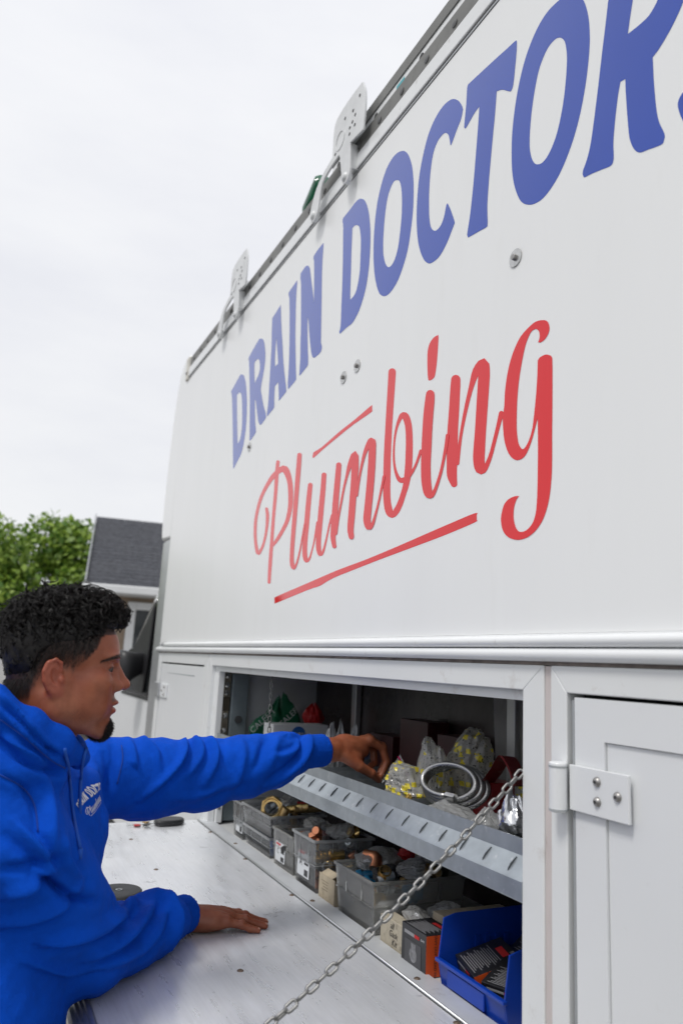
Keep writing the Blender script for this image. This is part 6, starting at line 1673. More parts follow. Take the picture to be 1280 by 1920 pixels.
# ------------------------------------------------------------------ stock in the cabinet
M_BRASS = mat('brass', (.80, .56, .22), rough=.24, metal=1., var=(40, .25))
M_BRASS_DULL = mat('dull_brass', (.48, .33, .15), rough=.38, metal=.9, var=(30, .3))
M_COPPER = mat('copper', (.70, .28, .15), rough=.3, metal=1., var=(40, .2))
M_REDP = mat('red_plastic', (.42, .012, .014), rough=.35)
M_DKRED = mat('dark_red_plastic', (.20, .012, .014), rough=.3, var=(12, .2))
M_CARD = mat('grubby_cardboard', (.46, .39, .28), rough=.85, var=(14, .15), dirt=(30, .58, (.12, .10, .08), .7))
M_WCARD = mat('white_carton', (.66, .67, .68), rough=.6, var=(8, .04))
M_BLKCARD = mat('black_carton', (.016, .016, .018), rough=.32, var=(20, .3))
M_ORANGE = mat('orange_carton', (.62, .085, .015), rough=.4, var=(12, .08))
M_GREEN = mat('green_bag', (.005, .105, .045), rough=.4, var=(8, .2), bump=(30, .4), dist=.004)
M_WTEXT = mat('white_ink', (.72, .72, .72), rough=.6)
M_GTEXT = mat('grey_ink', (.30, .30, .31), rough=.6)
M_KTEXT = mat('black_ink', (.02, .02, .022), rough=.6)
M_RTEXT = mat('red_ink', (.5, .02, .02), rough=.6)
M_YEL = mat('yellow_label', (.62, .42, .03), rough=.5)
M_BLUEBIN = mat('blue_bin_plastic', (.004, .045, .36), rough=.30, var=(10, .12), dirt=(22, .68, (.25, .30, .40), .5))
M_CLEAR = clear_mat('clear_bin_plastic', (.985, .99, .99), .15, .10, (.97, .98, .985))
M_CLEAR_RIM = clear_mat('clear_bin_rim', (.93, .95, .96), .45, .15, (.90, .92, .93))
M_CLOUDY = clear_mat('cloudy_bin_plastic', (.975, .975, .96), .24, .16, (.97, .97, .93))
M_FILM = clear_mat('clear_film', (.97, .98, .98), .45, .08, (.97, .98, .98))
M_TEAL = mat('blue_valve_plastic', (.02, .22, .42), rough=.4)

def text_mesh(s, size, o, u, v, material, parent, name='printed_text', off=.0008, shear=0.):
    cu = bpy.data.curves.new('t', 'FONT')
    cu.body = s
    cu.size = size
    cu.shear = shear
    cu.align_x = 'CENTER'
    cu.align_y = 'CENTER'
    cu.resolution_u = 2
    ob = bpy.data.objects.new('t', cu)
    me = bpy.data.meshes.new_from_object(ob)
    bpy.data.objects.remove(ob)
    u, v, o = Vector(u).normalized(), Vector(v).normalized(), Vector(o)
    n = u.cross(v)
    for w in me.vertices:
        w.co = o + u * w.co.x + v * w.co.y + n * off
    me.materials.append(material)
    return link(name, me, None, parent)

def carton(name, x0, x1, y0, y1, z0, z1, material, label, cat='box', group=None, rz=0., tilt=0.):
    e = empty(name, ((x0 + x1) / 2, (y0 + y1) / 2, z0), label, cat, group)
    m = MB().box(x0, x1, y0, y1, z0, z1).build('carton', material, e, bevel=.0015)
    return e, m
def spin(root, rz=0., rx=0., ry=0.):
    """turn a finished thing about its own base"""
    root.rotation_euler = (rx, ry, rz)

def bin_shell(x0, x1, y0, y1, z0, z1, t=.010, w=.0018):
    """open tapered tub with wall thickness"""
    m = MB()
    O0 = [(x0 + t, y0 + t, z0), (x1 - t, y0 + t, z0), (x1 - t, y1 - t, z0), (x0 + t, y1 - t, z0)]
    O1 = [(x0, y0, z1), (x1, y0, z1), (x1, y1, z1), (x0, y1, z1)]
    I0 = [(x0 + t + w, y0 + t + w, z0 + w), (x1 - t - w, y0 + t + w, z0 + w), (x1 - t - w, y1 - t - w, z0 + w), (x0 + t + w, y1 - t - w, z0 + w)]
    I1 = [(x0 + w, y0 + w, z1), (x1 - w, y0 + w, z1), (x1 - w, y1 - w, z1), (x0 + w, y1 - w, z1)]
    V = O0 + O1 + I0 + I1
    F = [(0, 3, 2, 1), (8, 9, 10, 11)]
    for i in range(4):
        j = (i + 1) % 4
        F += [(i, j, 4 + j, 4 + i), (8 + j, 8 + i, 12 + i, 12 + j), (4 + i, 4 + j, 12 + j, 12 + i)]
    return m.add(V, F)
def clear_bin(x0, x1, y0, y1, z0, z1, label, material=M_CLEAR, rimm=M_CLEAR_RIM, t=.010, notch=False):
    e = empty('storage_bin', ((x0 + x1) / 2, (y0 + y1) / 2, z0), label, 'bin', 'plastic bins on the cabinet floor')
    bin_shell(x0, x1, y0, y1, z0, z1, t).build('tub', material, e, bevel=.003)
    r = MB()
    q = .0045
    for a in ((x0 - q, x1 + q, y0 - q, y0 + .001), (x0 - q, x1 + q, y1 - .001, y1 + q), (x0 - q, x0 + .001, y0 + .0012, y1 - .0012), (x1 - .001, x1 + q, y0 + .0012, y1 - .0012)):
        r.box(a[0], a[1], a[2], a[3], z1 - .0075, z1 + .0015)
    r.build('rim', rimm, e, bevel=.0012)
    # moulded step half way up
    zm = z0 + (z1 - z0) * .52
    s_ = t * .48 - .001
    st_ = MB()
    for a in ((x0 + s_, x1 - s_, y0 + s_ - .0018, y0 + s_), (x0 + s_, x1 - s_, y1 - s_, y1 - s_ + .0018), (x0 + s_ - .0018, x0 + s_, y0 + s_, y1 - s_)):
        st_.box(a[0], a[1], a[2], a[3], zm - .0014, zm + .0014)
    st_.build('moulded_step', rimm, e)
    for f_ in (.3, .7):
        yy = y0 + (y1 - y0) * f_
        MB().box(x0 - .0012 + t * .2, x0 + .001 + t * .2, yy - .0012, yy + .0012, zm, z1 - .008).build('rib', rimm, e)
        xx = x0 + (x1 - x0) * f_
        MB().box(xx - .0012, xx + .0012, y0 - .0012 + t * .2, y0 + .001 + t * .2, zm, z1 - .008).build('rib', rimm, e)
    return e
def bin_label(e, x, y0, y1, z0, z1, big='A'):
    c = MB().box(x - .0012, x - .0004, y0, y1, z0, z1).build('label_card', mat('label_paper', (.68, .70, .72), rough=.6), e)
    w, h = y1 - y0, z1 - z0
    u, v = (0, -1, 0), (0, 0, 1)
    text_mesh(big, h * .42, (x - .0013, y1 - w * .30, z0 + h * .52), u, v, M_KTEXT, c)
    MB().box(x - .0020, x - .0014, y0 + w * .45, y1 - w * .08, z1 - h * .16, z1 - h * .06).build('red_mark', M_RTEXT, c)
    for k in range(6):
        MB().box(x - .0020, x - .0014, y0 + w * (.10 + .05 * k), y0 + w * (.125 + .05 * k + .01 * (k % 2)), z0 + h * .06, z0 + h * .30).build('barcode_bar', M_KTEXT, c)
    MB().box(x - .0020, x - .0014, y0 + w * .08, y0 + w * .40, z0 + h * .48, z0 + h * .56).build('print_block', M_KTEXT, c)

SHZ = -.6975
FIT = {}
def fitting_mesh(kind):
    if kind in FIT:
        return FIT[kind]
    m = MB()
    if kind == 'coupling':      # big threaded ring with hexagon
        m.lathe([(.030, .0), (.037, .0), (.039, .004), (.039, .020), (.034, .022), (.034, .052), (.027, .052), (.027, .022), (.029, .004)], (0, 0, 0), (0, 0, 1), 36, cap=False)
        m.lathe([(.0345, .024), (.0440, .024), (.0440, .040), (.0345, .040)], (0, 0, 0), (0, 0, 1), 6, cap=False)
    elif kind == 'barb':
        pr = [(.004, 0), (.0095, 0)]
        for k in range(4):
            pr += [(.0095, .008 * k), (.0082, .008 * k + .007), (.0095, .008 * k + .0075)]
        pr += [(.0085, .034), (.013, .034), (.013, .046), (.0105, .047), (.0105, .062), (.004, .062)]
        m.lathe(pr, (0, 0, -.03), (0, 0, 1), 18, cap=False)
    elif kind == 'nipple':
        pr = [(.007, 0), (.0105, 0)]
        for k in range(6):
            pr += [(.0105, .003 * k + .001), (.0096, .003 * k + .002), (.0105, .003 * k + .003)]
        pr += [(.0098, .020), (.0135, .021), (.0135, .030), (.0105, .031), (.0105, .048), (.007, .048)]
        m.lathe(pr, (0, 0, -.024), (0, 0, 1), 16, cap=False)
    elif kind == 'cap':
        m.lathe([(.0005, .022), (.011, .022), (.0125, .020), (.0125, 0), (.0112, 0), (.0112, .018), (.0005, .019)], (0, 0, -.01), (0, 0, 1), 18, cap=False)
    elif kind == 'elbow':
        pts = [(0, 0, -.022), (0, 0, -.008), (.002, 0, -.001), (.008, 0, .004), (.016, 0, .005), (.030, 0, .005)]
        m.tube(pts, [.0125, .0105, .0105, .0105, .0105, .0125], 14)
    elif kind == 'nut':
        m.lathe([(.010, 0), (.0185, 0), (.0185, .014), (.010, .014)], (0, 0, -.007), (0, 0, 1), 6, cap=False)
        m.lathe([(.010, -.0005), (.0105, -.001), (.0105, .0145), (.010, .0145)], (0, 0, -.007), (0, 0, 1), 18, cap=False)
    me = m.mesh('fitting')
    auto_smooth(me, 40)
    FIT[kind] = me
    return me
def fitting(kind, material, loc, rot, label, group=None, scale=1., name='pipe_fitting'):
    me = fitting_mesh(kind).copy()
    me.materials.append(material)
    o = link(name, me)
    o.location = loc
    o.rotation_euler = rot
    o.scale = (scale,) * 3
    return tag(o, label, 'fitting', group)
ADJ = {'brass': 'shiny brass', 'dull_brass': 'dull brass', 'copper': 'copper', 'galvanised_steel': 'grey steel', 'black_plastic': 'black', 'dark_red_plastic': 'dark red', 'blue_valve_plastic': 'blue plastic', 'steel_screw': 'dark steel', 'white_carton': 'white plastic', 'yellow_label': 'yellow plastic'}
NOUN = {'barb': 'ribbed hose barb', 'nipple': 'threaded nipple', 'cap': 'round end cap', 'elbow': 'bent elbow fitting', 'nut': 'hexagon nut'}
def fill(n, x0, x1, y0, y1, z0, z1, label, group, seed, mats=(M_BRASS, M_BRASS_DULL, M_COPPER, M_GALV, M_BLACK), kinds=('barb', 'nipple', 'cap', 'elbow', 'nut'), sc=(1., 1.4)):
    g2 = random.Random(seed)
    for i in range(n):
        kd, mt_ = g2.choice(kinds), g2.choice(mats)
        lab_ = ADJ[mt_.name] + ' ' + NOUN[kd] + ' ' + label
        fitting(kd, mt_, (g2.uniform(x0 + .02, x1 - .02), g2.uniform(y0 + .02, y1 - .02), z0 + .02 + (z1 - z0 - .03) * (i / n)),
                (g2.uniform(0, 3), g2.uniform(0, 3), g2.uniform(0, 6)), lab_, group, g2.uniform(*sc))

def crumple(name, c, r, seed, material, label, cat='bag', rough=.16, sub=5, flat=True, fine=1., group=None, pinch=None):
    """crinkled plastic bag: flat facets meeting in creases, gathered towards an open mouth on top"""
    bm = bmesh.new()
    bmesh.ops.create_icosphere(bm, subdivisions=sub, radius=1)
    V = np.array([v.co[:] for v in bm.verts])
    g2 = np.random.default_rng(seed)
    nf = int(70 * fine)
    k = g2.normal(size=(nf, 3)); k /= np.linalg.norm(k, axis=1)[:, None]
    h_ = .86 + rough * .8 * np.abs(g2.normal(size=nf))
    hull = np.min(np.where((V @ k.T) > .25, h_ / np.maximum(V @ k.T, .25), 9), axis=1)
    tri = lambda q: np.abs((q / math.pi) % 2 - 1)
    cre = 0
    for i in range(5):
        d_ = g2.normal(size=3); d_ /= np.linalg.norm(d_)
        w_ = sines(V, 3.0, seed + 10 + i, 3)
        cre = cre + tri(V @ d_ * (9 + 7 * i) * fine + 3 * w_ + i) * (.075 / (1 + .45 * i))
    V = V * (np.clip(hull, .45, 1.3) - cre)[:, None]
    pz_ = pinch if pinch is not None else (.45 if r[2] > max(r[0], r[1]) * .7 else 0)
    if pz_:
        up_ = np.clip((V[:, 2] - .1) / .9, 0, 1)
        th = np.arctan2(V[:, 1], V[:, 0])
        V[:, :2] *= (1 - pz_ * up_ + .22 * up_ * np.sin(th * 5 + seed))[:, None]
        V[:, 2] += .18 * up_ * np.sin(th * 3 + seed * 2) + .10 * up_ * np.sin(th * 8 + seed)
    else:
        up_ = np.clip(V[:, 2], 0, 1)
        V[:, 0] += .35 * math.sin(seed) * up_
        V[:, 1] += .45 * math.cos(seed * 1.7) * up_
        V[:, 2] += .22 * up_ * sines(V, 5, seed + 30, 3)
    V = V * np.array(r) + np.array(c)
    if flat:
        V[:, 2] = np.maximum(V[:, 2], c[2] - r[2] * .85)
    for v, p in zip(bm.verts, V):
        v.co = p
    me = bpy.data.meshes.new(name)
    bm.to_mesh(me)
    bm.free()
    me.materials.append(material)
    return tag(link(name, me), label, cat, group)

def printed_film(name, scale=34, text_scale=120, yellow=(.66, .55, .04), amount=.55):
    """crinkled clear bag with yellow panels and small black print"""
    m = clear_mat(name, (.98, .98, .97), .58, .08, (.98, .98, .95))
    t = m.node_tree
    o = [n for n in t.nodes if n.type == 'OUTPUT_MATERIAL'][0]
    src = o.inputs['Surface'].links[0].from_socket
    co = t.nodes.new('ShaderNodeTexCoord')
    def vor(s, feature='F1'):
        v = t.nodes.new('ShaderNodeTexVoronoi')
        v.inputs['Scale'].default_value = s
        v.distance = 'CHEBYCHEV'
        t.links.new(co.outputs['Object'], v.inputs['Vector'])
        return v
    def gate(sock, a, b, flip=False):
        r = t.nodes.new('ShaderNodeMapRange')
        r.inputs['From Min'].default_value = a
        r.inputs['From Max'].default_value = b
        if flip:
            r.inputs['To Min'].default_value, r.inputs['To Max'].default_value = 1, 0
        t.links.new(sock, r.inputs['Value'])
        return r.outputs[0]
    def mul(a, b):
        x = t.nodes.new('ShaderNodeMath')
        x.operation = 'MULTIPLY'
        t.links.new(a, x.inputs[0])
        t.links.new(b, x.inputs[1])
        return x.outputs[0]
    v1 = vor(scale)
    sp = t.nodes.new('ShaderNodeSeparateColor')
    t.links.new(v1.outputs['Color'], sp.inputs[0])
    pan = mul(gate(v1.outputs['Distance'], .30, .33, True), gate(sp.outputs[0], amount, amount + .02, True))
    yb = t.nodes.new('ShaderNodeBsdfPrincipled')
    yb.inputs['Base Color'].default_value = (*yellow, 1)
    yb.inputs['Roughness'].default_value = .3
    kb = t.nodes.new('ShaderNodeBsdfPrincipled')
    kb.inputs['Base Color'].default_value = (.02, .02, .02, 1)
    kb.inputs['Roughness'].default_value = .3
    nz = t.nodes.new('ShaderNodeTexNoise')
    nz.inputs['Scale'].default_value = text_scale
    nz.inputs['Detail'].default_value = 1
    t.links.new(co.outputs['Object'], nz.inputs['Vector'])
    blk = mul(gate(nz.outputs['Fac'], .63, .645), gate(sp.outputs[1], .62, .64, True))
    m1 = t.nodes.new('ShaderNodeMixShader')
    t.links.new(pan, m1.inputs[0]); t.links.new(src, m1.inputs[1]); t.links.new(yb.outputs[0], m1.inputs[2])
    m2 = t.nodes.new('ShaderNodeMixShader')
    t.links.new(blk, m2.inputs[0]); t.links.new(m1.outputs[0], m2.inputs[1]); t.links.new(kb.outputs[0], m2.inputs[2])
    t.links.new(m2.outputs[0], o.inputs['Surface'])
    return m
M_YBAG = printed_film('yellow_print_film', 48, 200, (.74, .62, .05), .55)
M_KBAG = printed_film('black_print_film', 40, 300, (.80, .81, .82), .25)

# ---- lower deck, far to near
e = clear_bin(1.062, 1.26, 3.035, 3.165, SHZ, -.560, 'clear plastic bin at the far end with a white label', M_CLEAR)
bin_label(e, 1.070, 3.045, 3.125, -.675, -.600)
fill(5, 1.08, 1.24, 3.05, 3.15, SHZ, -.60, 'in the far clear bin', 'fittings in the far clear bin', 1)
e = clear_bin(1.066, 1.28, 2.735, 3.020, SHZ, -.6265, 'lower clear bin of the stacked pair holding a blue carton', M_CLEAR)
carton('blue_carton', 1.09, 1.25, 2.76, 3.00, SHZ + .003, -.640, mat('pale_blue_carton', (.22, .30, .50), rough=.6), 'pale blue carton inside the lower stacked clear bin')
clear_bin(1.058, 1.28, 2.722, 3.028, -.6235, -.550, 'upper clear bin of the stacked pair holding the big brass coupling', M_CLEAR)
o = fitting('coupling', M_BRASS, (1.106, 2.835, -.533), (rad(92), rad(18), rad(-22)), 'big threaded brass coupling on top of the stacked clear bins', None, .98, 'brass_coupling')
fill(14, 1.08, 1.26, 2.75, 2.98, -.62, -.53, 'in the upper stacked clear bin', 'fittings in the upper stacked bin', 2, (M_BRASS_DULL, M_BLACK, M_GALV))
fitting('barb', M_BRASS, (1.175, 2.765, -.532), (rad(80), 0, rad(60)), 'shiny brass hose barb behind the big brass coupling', None, 1.5, 'hose_barb')
# red lever valve lying on the stacked bins
vv = empty('lever_valve', (1.20, 2.74, -.53), 'brass ball valve with bright red lever beside the big coupling', 'valve')
MB().tube([(1.165, 2.755, -.535), (1.265, 2.735, -.528)], [.014, .013], 14).build('valve_body', M_BRASS_DULL, vv, auto=40)
MB().prism([(1.175, 2.752), (1.18, 2.768), (1.30, 2.745), (1.31, 2.72), (1.29, 2.718)], 2, -.512, -.506).build('lever', M_REDP, vv, bevel=.002)
# cut-front bin
e = clear_bin(1.066, 1.27, 2.512, 2.700, SHZ, -.576, 'cloudy plastic bin with a cut-down front and a white label', M_CLOUDY, M_CLOUDY, .006)
bin_label(e, 1.069, 2.585, 2.675, -.680, -.618, 'C')
fill(18, 1.08, 1.25, 2.53, 2.69, SHZ, -.560, 'in the cloudy cut-front bin', 'fittings in the cut-front bin', 3, (M_BRASS_DULL, M_BLACK, M_DKRED, M_COPPER))
# labelled clear bin
e = clear_bin(1.050, 1.255, 2.298, 2.478, SHZ, -.541, 'clear bin with a large letter A label and brass barbs inside', M_CLEAR, M_CLEAR_RIM, .012)
bin_label(e, 1.0575, 2.350, 2.445, -.668, -.590)
fill(24, 1.07, 1.24, 2.32, 2.46, SHZ, -.545, 'in the clear bin labelled A', 'fittings in the bin labelled A', 4)
fitting('barb', M_BRASS, (1.105, 2.318, -.592), (rad(86), rad(8), rad(78)), 'long brass barb against the side of the bin labelled A', None, 1.6, 'hose_barb')
fitting('cap', M_COPPER, (1.10, 2.40, -.534), (rad(70), 0, rad(-50)), 'bright copper cap on top of the bin labelled A', None, 1.1, 'copper_fitting')
fitting('cap', M_COPPER, (1.20, 2.325, -.600), (rad(40), rad(40), rad(30)), 'copper cap behind the long barb in the bin labelled A', None, 1.3, 'copper_fitting')
crumple('plastic_bag', (1.175, 2.38, -.535), (.055, .05, .026), 51, M_FILM, 'crumpled clear bag on top of the bin labelled A')
crumple('plastic_bag', (1.17, 2.39, -.640), (.070, .060, .040), 59, M_FILM, 'clear bag added to brighten the inside of the bin labelled A', fine=.8)  # pale bags inside the bins, added to brighten them
crumple('plastic_bag', (1.19, 2.87, -.590), (.070, .070, .035), 63, M_FILM, 'clear bag added to brighten the upper stacked clear bin', fine=.8)
crumple('plastic_bag', (1.17, 2.60, -.610), (.075, .060, .045), 64, mat('milky_bag', (.55, .56, .57), rough=.3, var=(20, .1)), 'milky bag added to brighten the cloudy cut-front bin', fine=.8)
# grubby little box
b_ = empty('small_carton', (1.10, 2.25, SHZ), 'dirty open cardboard box between two clear bins', 'box')
q = MB()
for a in ((1.062, 1.064, 2.172, 2.282, SHZ, -.626), (1.0642, 1.14, 2.172, 2.174, SHZ, -.629), (1.0642, 1.14, 2.280, 2.282, SHZ, -.629), (1.138, 1.14, 2.1742, 2.2798, SHZ, -.629), (1.0642, 1.1378, 2.1742, 2.2798, SHZ, SHZ + .002)):
    q.box(*a)
q.build('carton', M_CARD, b_)
MB().prism([(1.0645, -.629), (1.090, -.617), (1.092, -.619), (1.0645, -.632)], 1, 2.20, 2.279).build('flap', M_CARD, b_)
for k in range(4):
    MB().box(1.0613, 1.0617, 2.215 + .004 * (k % 2), 2.262 - .006 * (k % 3), -.644 - .008 * k, -.6425 - .008 * k).build('printed_line', mat('faded_ink', (.18, .15, .11), rough=.8), b_)
fill(4, 1.07, 1.13, 2.175, 2.278, SHZ + .02, -.62, 'in the dirty open box', 'pieces in the dirty box', 6, (M_BRASS, M_BRASS_DULL), ('nut', 'cap'), (.7, .9))
# wide cloudy bin
e = clear_bin(1.050, 1.345, 1.912, 2.150, SHZ, -.563, 'wide cloudy bin full of brass parts in front of the chain', M_CLOUDY, M_CLOUDY, .012)
fill(44, 1.07, 1.32, 1.93, 2.13, SHZ, -.545, 'in the wide cloudy bin', 'fittings in the wide cloudy bin', 7, (M_BRASS, M_BRASS_DULL, M_COPPER, M_GALV, M_BLACK, M_TEAL))
o = fitting('coupling', M_BRASS_DULL, (1.118, 1.985, -.570), (rad(35), rad(-20), rad(20)), 'round brass cap fitting on top of the wide cloudy bin', None, .52, 'brass_coupling')
crumple('plastic_bag', (1.155, 2.085, -.548), (.085, .055, .028), 52, M_KBAG, 'clear bag with black print draped over the wide cloudy bin', fine=.7)
crumple('plastic_bag', (1.215, 1.985, -.552), (.060, .045, .028), 53, M_FILM, 'crumpled clear bag beside the round brass cap fitting')
crumple('plastic_bag', (1.29, 2.03, -.545), (.045, .06, .030), 57, M_KBAG, 'printed clear bag at the back of the wide cloudy bin')
crumple('red_packet', (1.245, 2.07, -.535), (.030, .035, .022), 54, M_REDP, 'red packet lying behind the printed clear bag', 'packet')
crumple('plastic_bag', (1.13, 1.985, -.655), (.060, .045, .038), 65, MATS['milky_bag'], 'milky bag added low to brighten the wide cloudy bin', fine=.8)  # this bag and the next are added to lighten the bin
crumple('plastic_bag', (1.24, 1.960, -.625), (.070, .030, .045), 66, M_FILM, 'clear bag added at the near side to brighten the wide cloudy bin', fine=.8)
MB_t = MB().box(1.085, 1.135, 2.075, 2.128, -.690, -.630).build('valve_block', M_TEAL, None, bevel=.006)
tag(MB_t, 'bright blue plastic block seen through the wide cloudy bin', 'block')
MB_t = MB().box(1.16, 1.22, 1.930, 1.955, -.625, -.585).build('valve_block', M_TEAL, None, bevel=.006)
tag(MB_t, 'blue plastic block high against the near side of the cloudy bin', 'block')
# beige box with writing
c_, m_ = carton('parts_carton', 1.058, 1.10, 1.762, 1.880, SHZ, -.628, mat('cream_carton', (.48, .43, .33), rough=.8, var=(16, .15), dirt=(36, .54, (.16, .13, .10), .7)), 'long cream carton with handwriting next to the black and orange box')
for k, s_ in enumerate(('all', 'Gask', 'Kit')):
    text_mesh(s_, .021, (1.0575, 1.818 - .006 * k, -.641 - .0185 * k), (0, -1, 0), (0, 0, 1), mat('marker_ink', (.05, .045, .04), rough=.8), m_, 'handwriting', shear=.25)
crumple('plastic_bag', (1.135, 1.80, -.640), (.045, .065, .045), 55, M_KBAG, 'crumpled printed bag behind the cream carton', fine=.8)
crumple('plastic_bag', (1.20, 1.80, -.625), (.05, .06, .04), 58, M_FILM, 'clear bag heaped behind the cream carton')
pn_ = empty('yellow_strip_carton', (1.22, 1.74, SHZ), 'tan carton with a slanting yellow strip behind the black box', 'box')
MB().box(1.15, 1.36, 1.665, 1.775, SHZ, -.600).build('carton', M_CARD, pn_, bevel=.002)
MB().prism([(1.148, -.650), (1.158, -.650), (1.235, -.588), (1.225, -.586)], 1, 1.66, 1.664).build('yellow_strip', M_YEL, pn_)
# black and orange valve box
def valve_box(cx, cy, z0, sx, sy, sz, label, rot=(0, 0, 0), group=None, front=True, lines=13):
    e_ = empty('valve_carton', (0, 0, 0), label, 'box', group)
    b2 = MB().box(-sx, sx, -sy, sy, 0, sz).build('carton', M_BLKCARD, e_, bevel=.0012)
    MB().box(-sx * .995, sx * .995, -sy - .0008, -sy - .0002, sz * .02, sz * .98).build('orange_side', M_ORANGE, e_)
    text_mesh('HEAVY DUTY LEAD FREE', sz * .105, (-sx * .42, -sy - .0009, sz * .5), (0, 0, -1), (1, 0, 0), M_KTEXT, e_)
    text_mesh('1/4 TURN ANGLE STOP', sz * .095, (-sx * .05, -sy - .0009, sz * .5), (0, 0, -1), (1, 0, 0), M_KTEXT, e_)
    # front: picture of a chrome valve, red word bar
    MB().box(-sx - .0008, -sx - .0002, -sy * .62, sy * .70, sz * .10, sz * .66).build('picture', mat('print_dark_grey', (.06, .06, .065), rough=.4), e_)
    MB().lathe([(.0005, 0), (sy * .26, 0), (sy * .30, .0003), (.0005, .0006)], (-sx - .0008, -.0, sz * .36), (-1, 0, 0), 14).build('picture_valve', mat('print_light_grey', (.22, .22, .23), rough=.3, var=(60, .5)), e_)
    MB().box(-sx - .0012, -sx - .0009, -sy * .18, sy * .18, sz * .36, sz * .62).build('picture_stem', MATS['print_light_grey'], e_)
    MB().box(-sx - .0008, -sx - .0002, -sy * .05, sy * .75, sz * .78, sz * .86).build('white_word', M_GTEXT, e_)
    MB().box(-sx - .0008, -sx - .0002, -sy * .45, -sy * .07, sz * .78, sz * .86).build('red_word', M_RTEXT, e_)
    text_mesh('E3403', sz * .070, (-sx, -sy * .72, sz * .82), (0, -1, 0), (0, 0, 1), M_WTEXT, e_)
    # lid: rows of small white print, red badge
    for k in range(lines):
        w_ = sy * (1.55 - .25 * (k % 3))
        MB().box(-sx * .86 + k * sx * .095, -sx * .86 + k * sx * .095 + sx * .022, -w_ / 2, w_ / 2, sz + .0002, sz + .0006).build('print_line', M_GTEXT, e_)
    MB().box(sx * .45, sx * .72, -sy * .5, sy * .3, sz + .0002, sz + .0007).build('red_badge', M_RTEXT, e_)
    for k in range(7):
        MB().box(sx * .78, sx * .95, -sy * .8 + k * sy * .07, -sy * .8 + k * sy * .07 + sy * .035, sz + .0002, sz + .0006).build('barcode_bar', M_GTEXT, e_)
    e_.location = (cx, cy, z0)
    e_.rotation_euler = rot
    return e_
valve_box(1.085, 1.690, SHZ, .042, .0560, .092, 'black and orange valve box standing left of the blue bin')
# blue open-front bin
bb = empty('blue_bin', (1.2, 1.44, SHZ), 'bright blue open-front bin holding black valve boxes', 'bin')
w = .004
y0, y1, x0, x1 = 1.352, 1.596, 1.050, 1.44
m_ = MB()
m_.box(x0 + .02, x1, y0, y1, SHZ, SHZ + w)
for ys in ((y1 - w, y1), (y0, y0 + w)):
    m_.prism([(x0, -.642), (x0 + .012, SHZ), (x1, SHZ), (x1, -.545), (x0 + .045, -.548), (x0 + .012, -.556)], 1, ys[0], ys[1])
m_.box(x1 - w, x1, y0 + w + .0002, y1 - w - .0002, SHZ + w + .0002, -.545)
m_.prism([(x0, -.642), (x0 + .012, SHZ), (x0 + .016, SHZ), (x0 + .005, -.642)], 1, y0 + w + .0002, y1 - w - .0002)
m_.build('tub', M_BLUEBIN, bb, bevel=.0014)
r_ = MB().box(x0 - .006, x0 + .006, y0 - .003, y1 + .003, -.646, -.638).build('front_lip', M_BLUEBIN, bb, bevel=.002)
boxo('label_holder', M_BLUEBIN, bb, x0 - .0015, x0 + .004, 1.42, 1.555, -.684, -.650, .0015)
for k in range(4):
    MB().box(x0 + .10 + .028 * k, x0 + .112 + .028 * k, y1 - w - .0022, y1 - w - .0002, -.69, -.60).build('moulded_rib', M_BLUEBIN, bb)
valve_box(1.150, 1.520, -.672, .058, .055, .055, 'black valve box tipped back at the front of the blue bin', (rad(4), rad(-18), rad(-14)))
valve_box(1.135, 1.422, -.676, .050, .050, .055, 'black valve box with its orange flap up at the right of the blue bin', (0, rad(-14), rad(24)))
valve_box(1.285, 1.460, -.655, .062, .072, .085, 'black valve box leaning at the back of the blue bin', (rad(-6), rad(-38), rad(-8)))

# ---- upper tray
TZ = -.4195
gb = crumple('green_bag', (1.295, 3.31, -.300), (.150, .062, .135), 61, M_GREEN, 'dark green bag with white printed words at the far end', rough=.05, fine=.5)
for k, (s_, dx, dz) in enumerate((('CALEFFI', .03, .045), ('CALEFFI', -.10, .02), ('CALEFFI', -.01, -.06), ('CALEFFI', .10, -.04))):
    text_mesh(s_, .038, (1.295 + dx, 3.2485 - .004 * 0, -.275 + dz), (.72, 0, .69), (-.69, 0, .72), M_WTEXT, gb, 'printed_word', .004)
MB().box(1.255, 1.345, 3.2435, 3.2450, -.318, -.288).build('yellow_label', M_YEL, gb)
z_, m_ = carton('white_carton', 1.150, 1.395, 2.99, 3.10, -.345, -.248, M_WCARD, 'white carton with a blue oval badge behind the raised cuff')
MB().lathe([(.0005, .0010), (.030, .0010), (.032, 0)], (1.262, 2.9895, -.286), (0, -1, 0), 28).build('blue_badge', mat('blue_badge', (.02, .12, .40), rough=.5), m_).scale = (1, 1, 1)
text_mesh('ZURN', .022, (1.262, 2.9880, -.286), (1, 0, 0), (0, 0, 1), M_WTEXT, m_)
carton('under_carton', 1.16, 1.40, 3.0, 3.12, TZ, -.3455, M_CARD, 'brown carton beneath the white carton')
crumple('red_packet', (1.400, 3.16, -.225), (.055, .03, .055), 62, M_REDP, 'bright red packet behind the white carton', 'packet', fine=.6)
for k, (x_, z1_) in enumerate(((1.235, -.215), (1.275, -.222), (1.335, -.212))):
    o = crumple('poly_bag', (x_, 2.62, -.305), (.030, .03, .100), 70 + k, mat('milky_bag', (.55, .56, .57), rough=.3, var=(20, .1)), ('milky bag nearest the forearm in the tray', 'milky bag in the middle of three in the tray', 'milky bag right of the other two in the tray')[k], fine=.8)
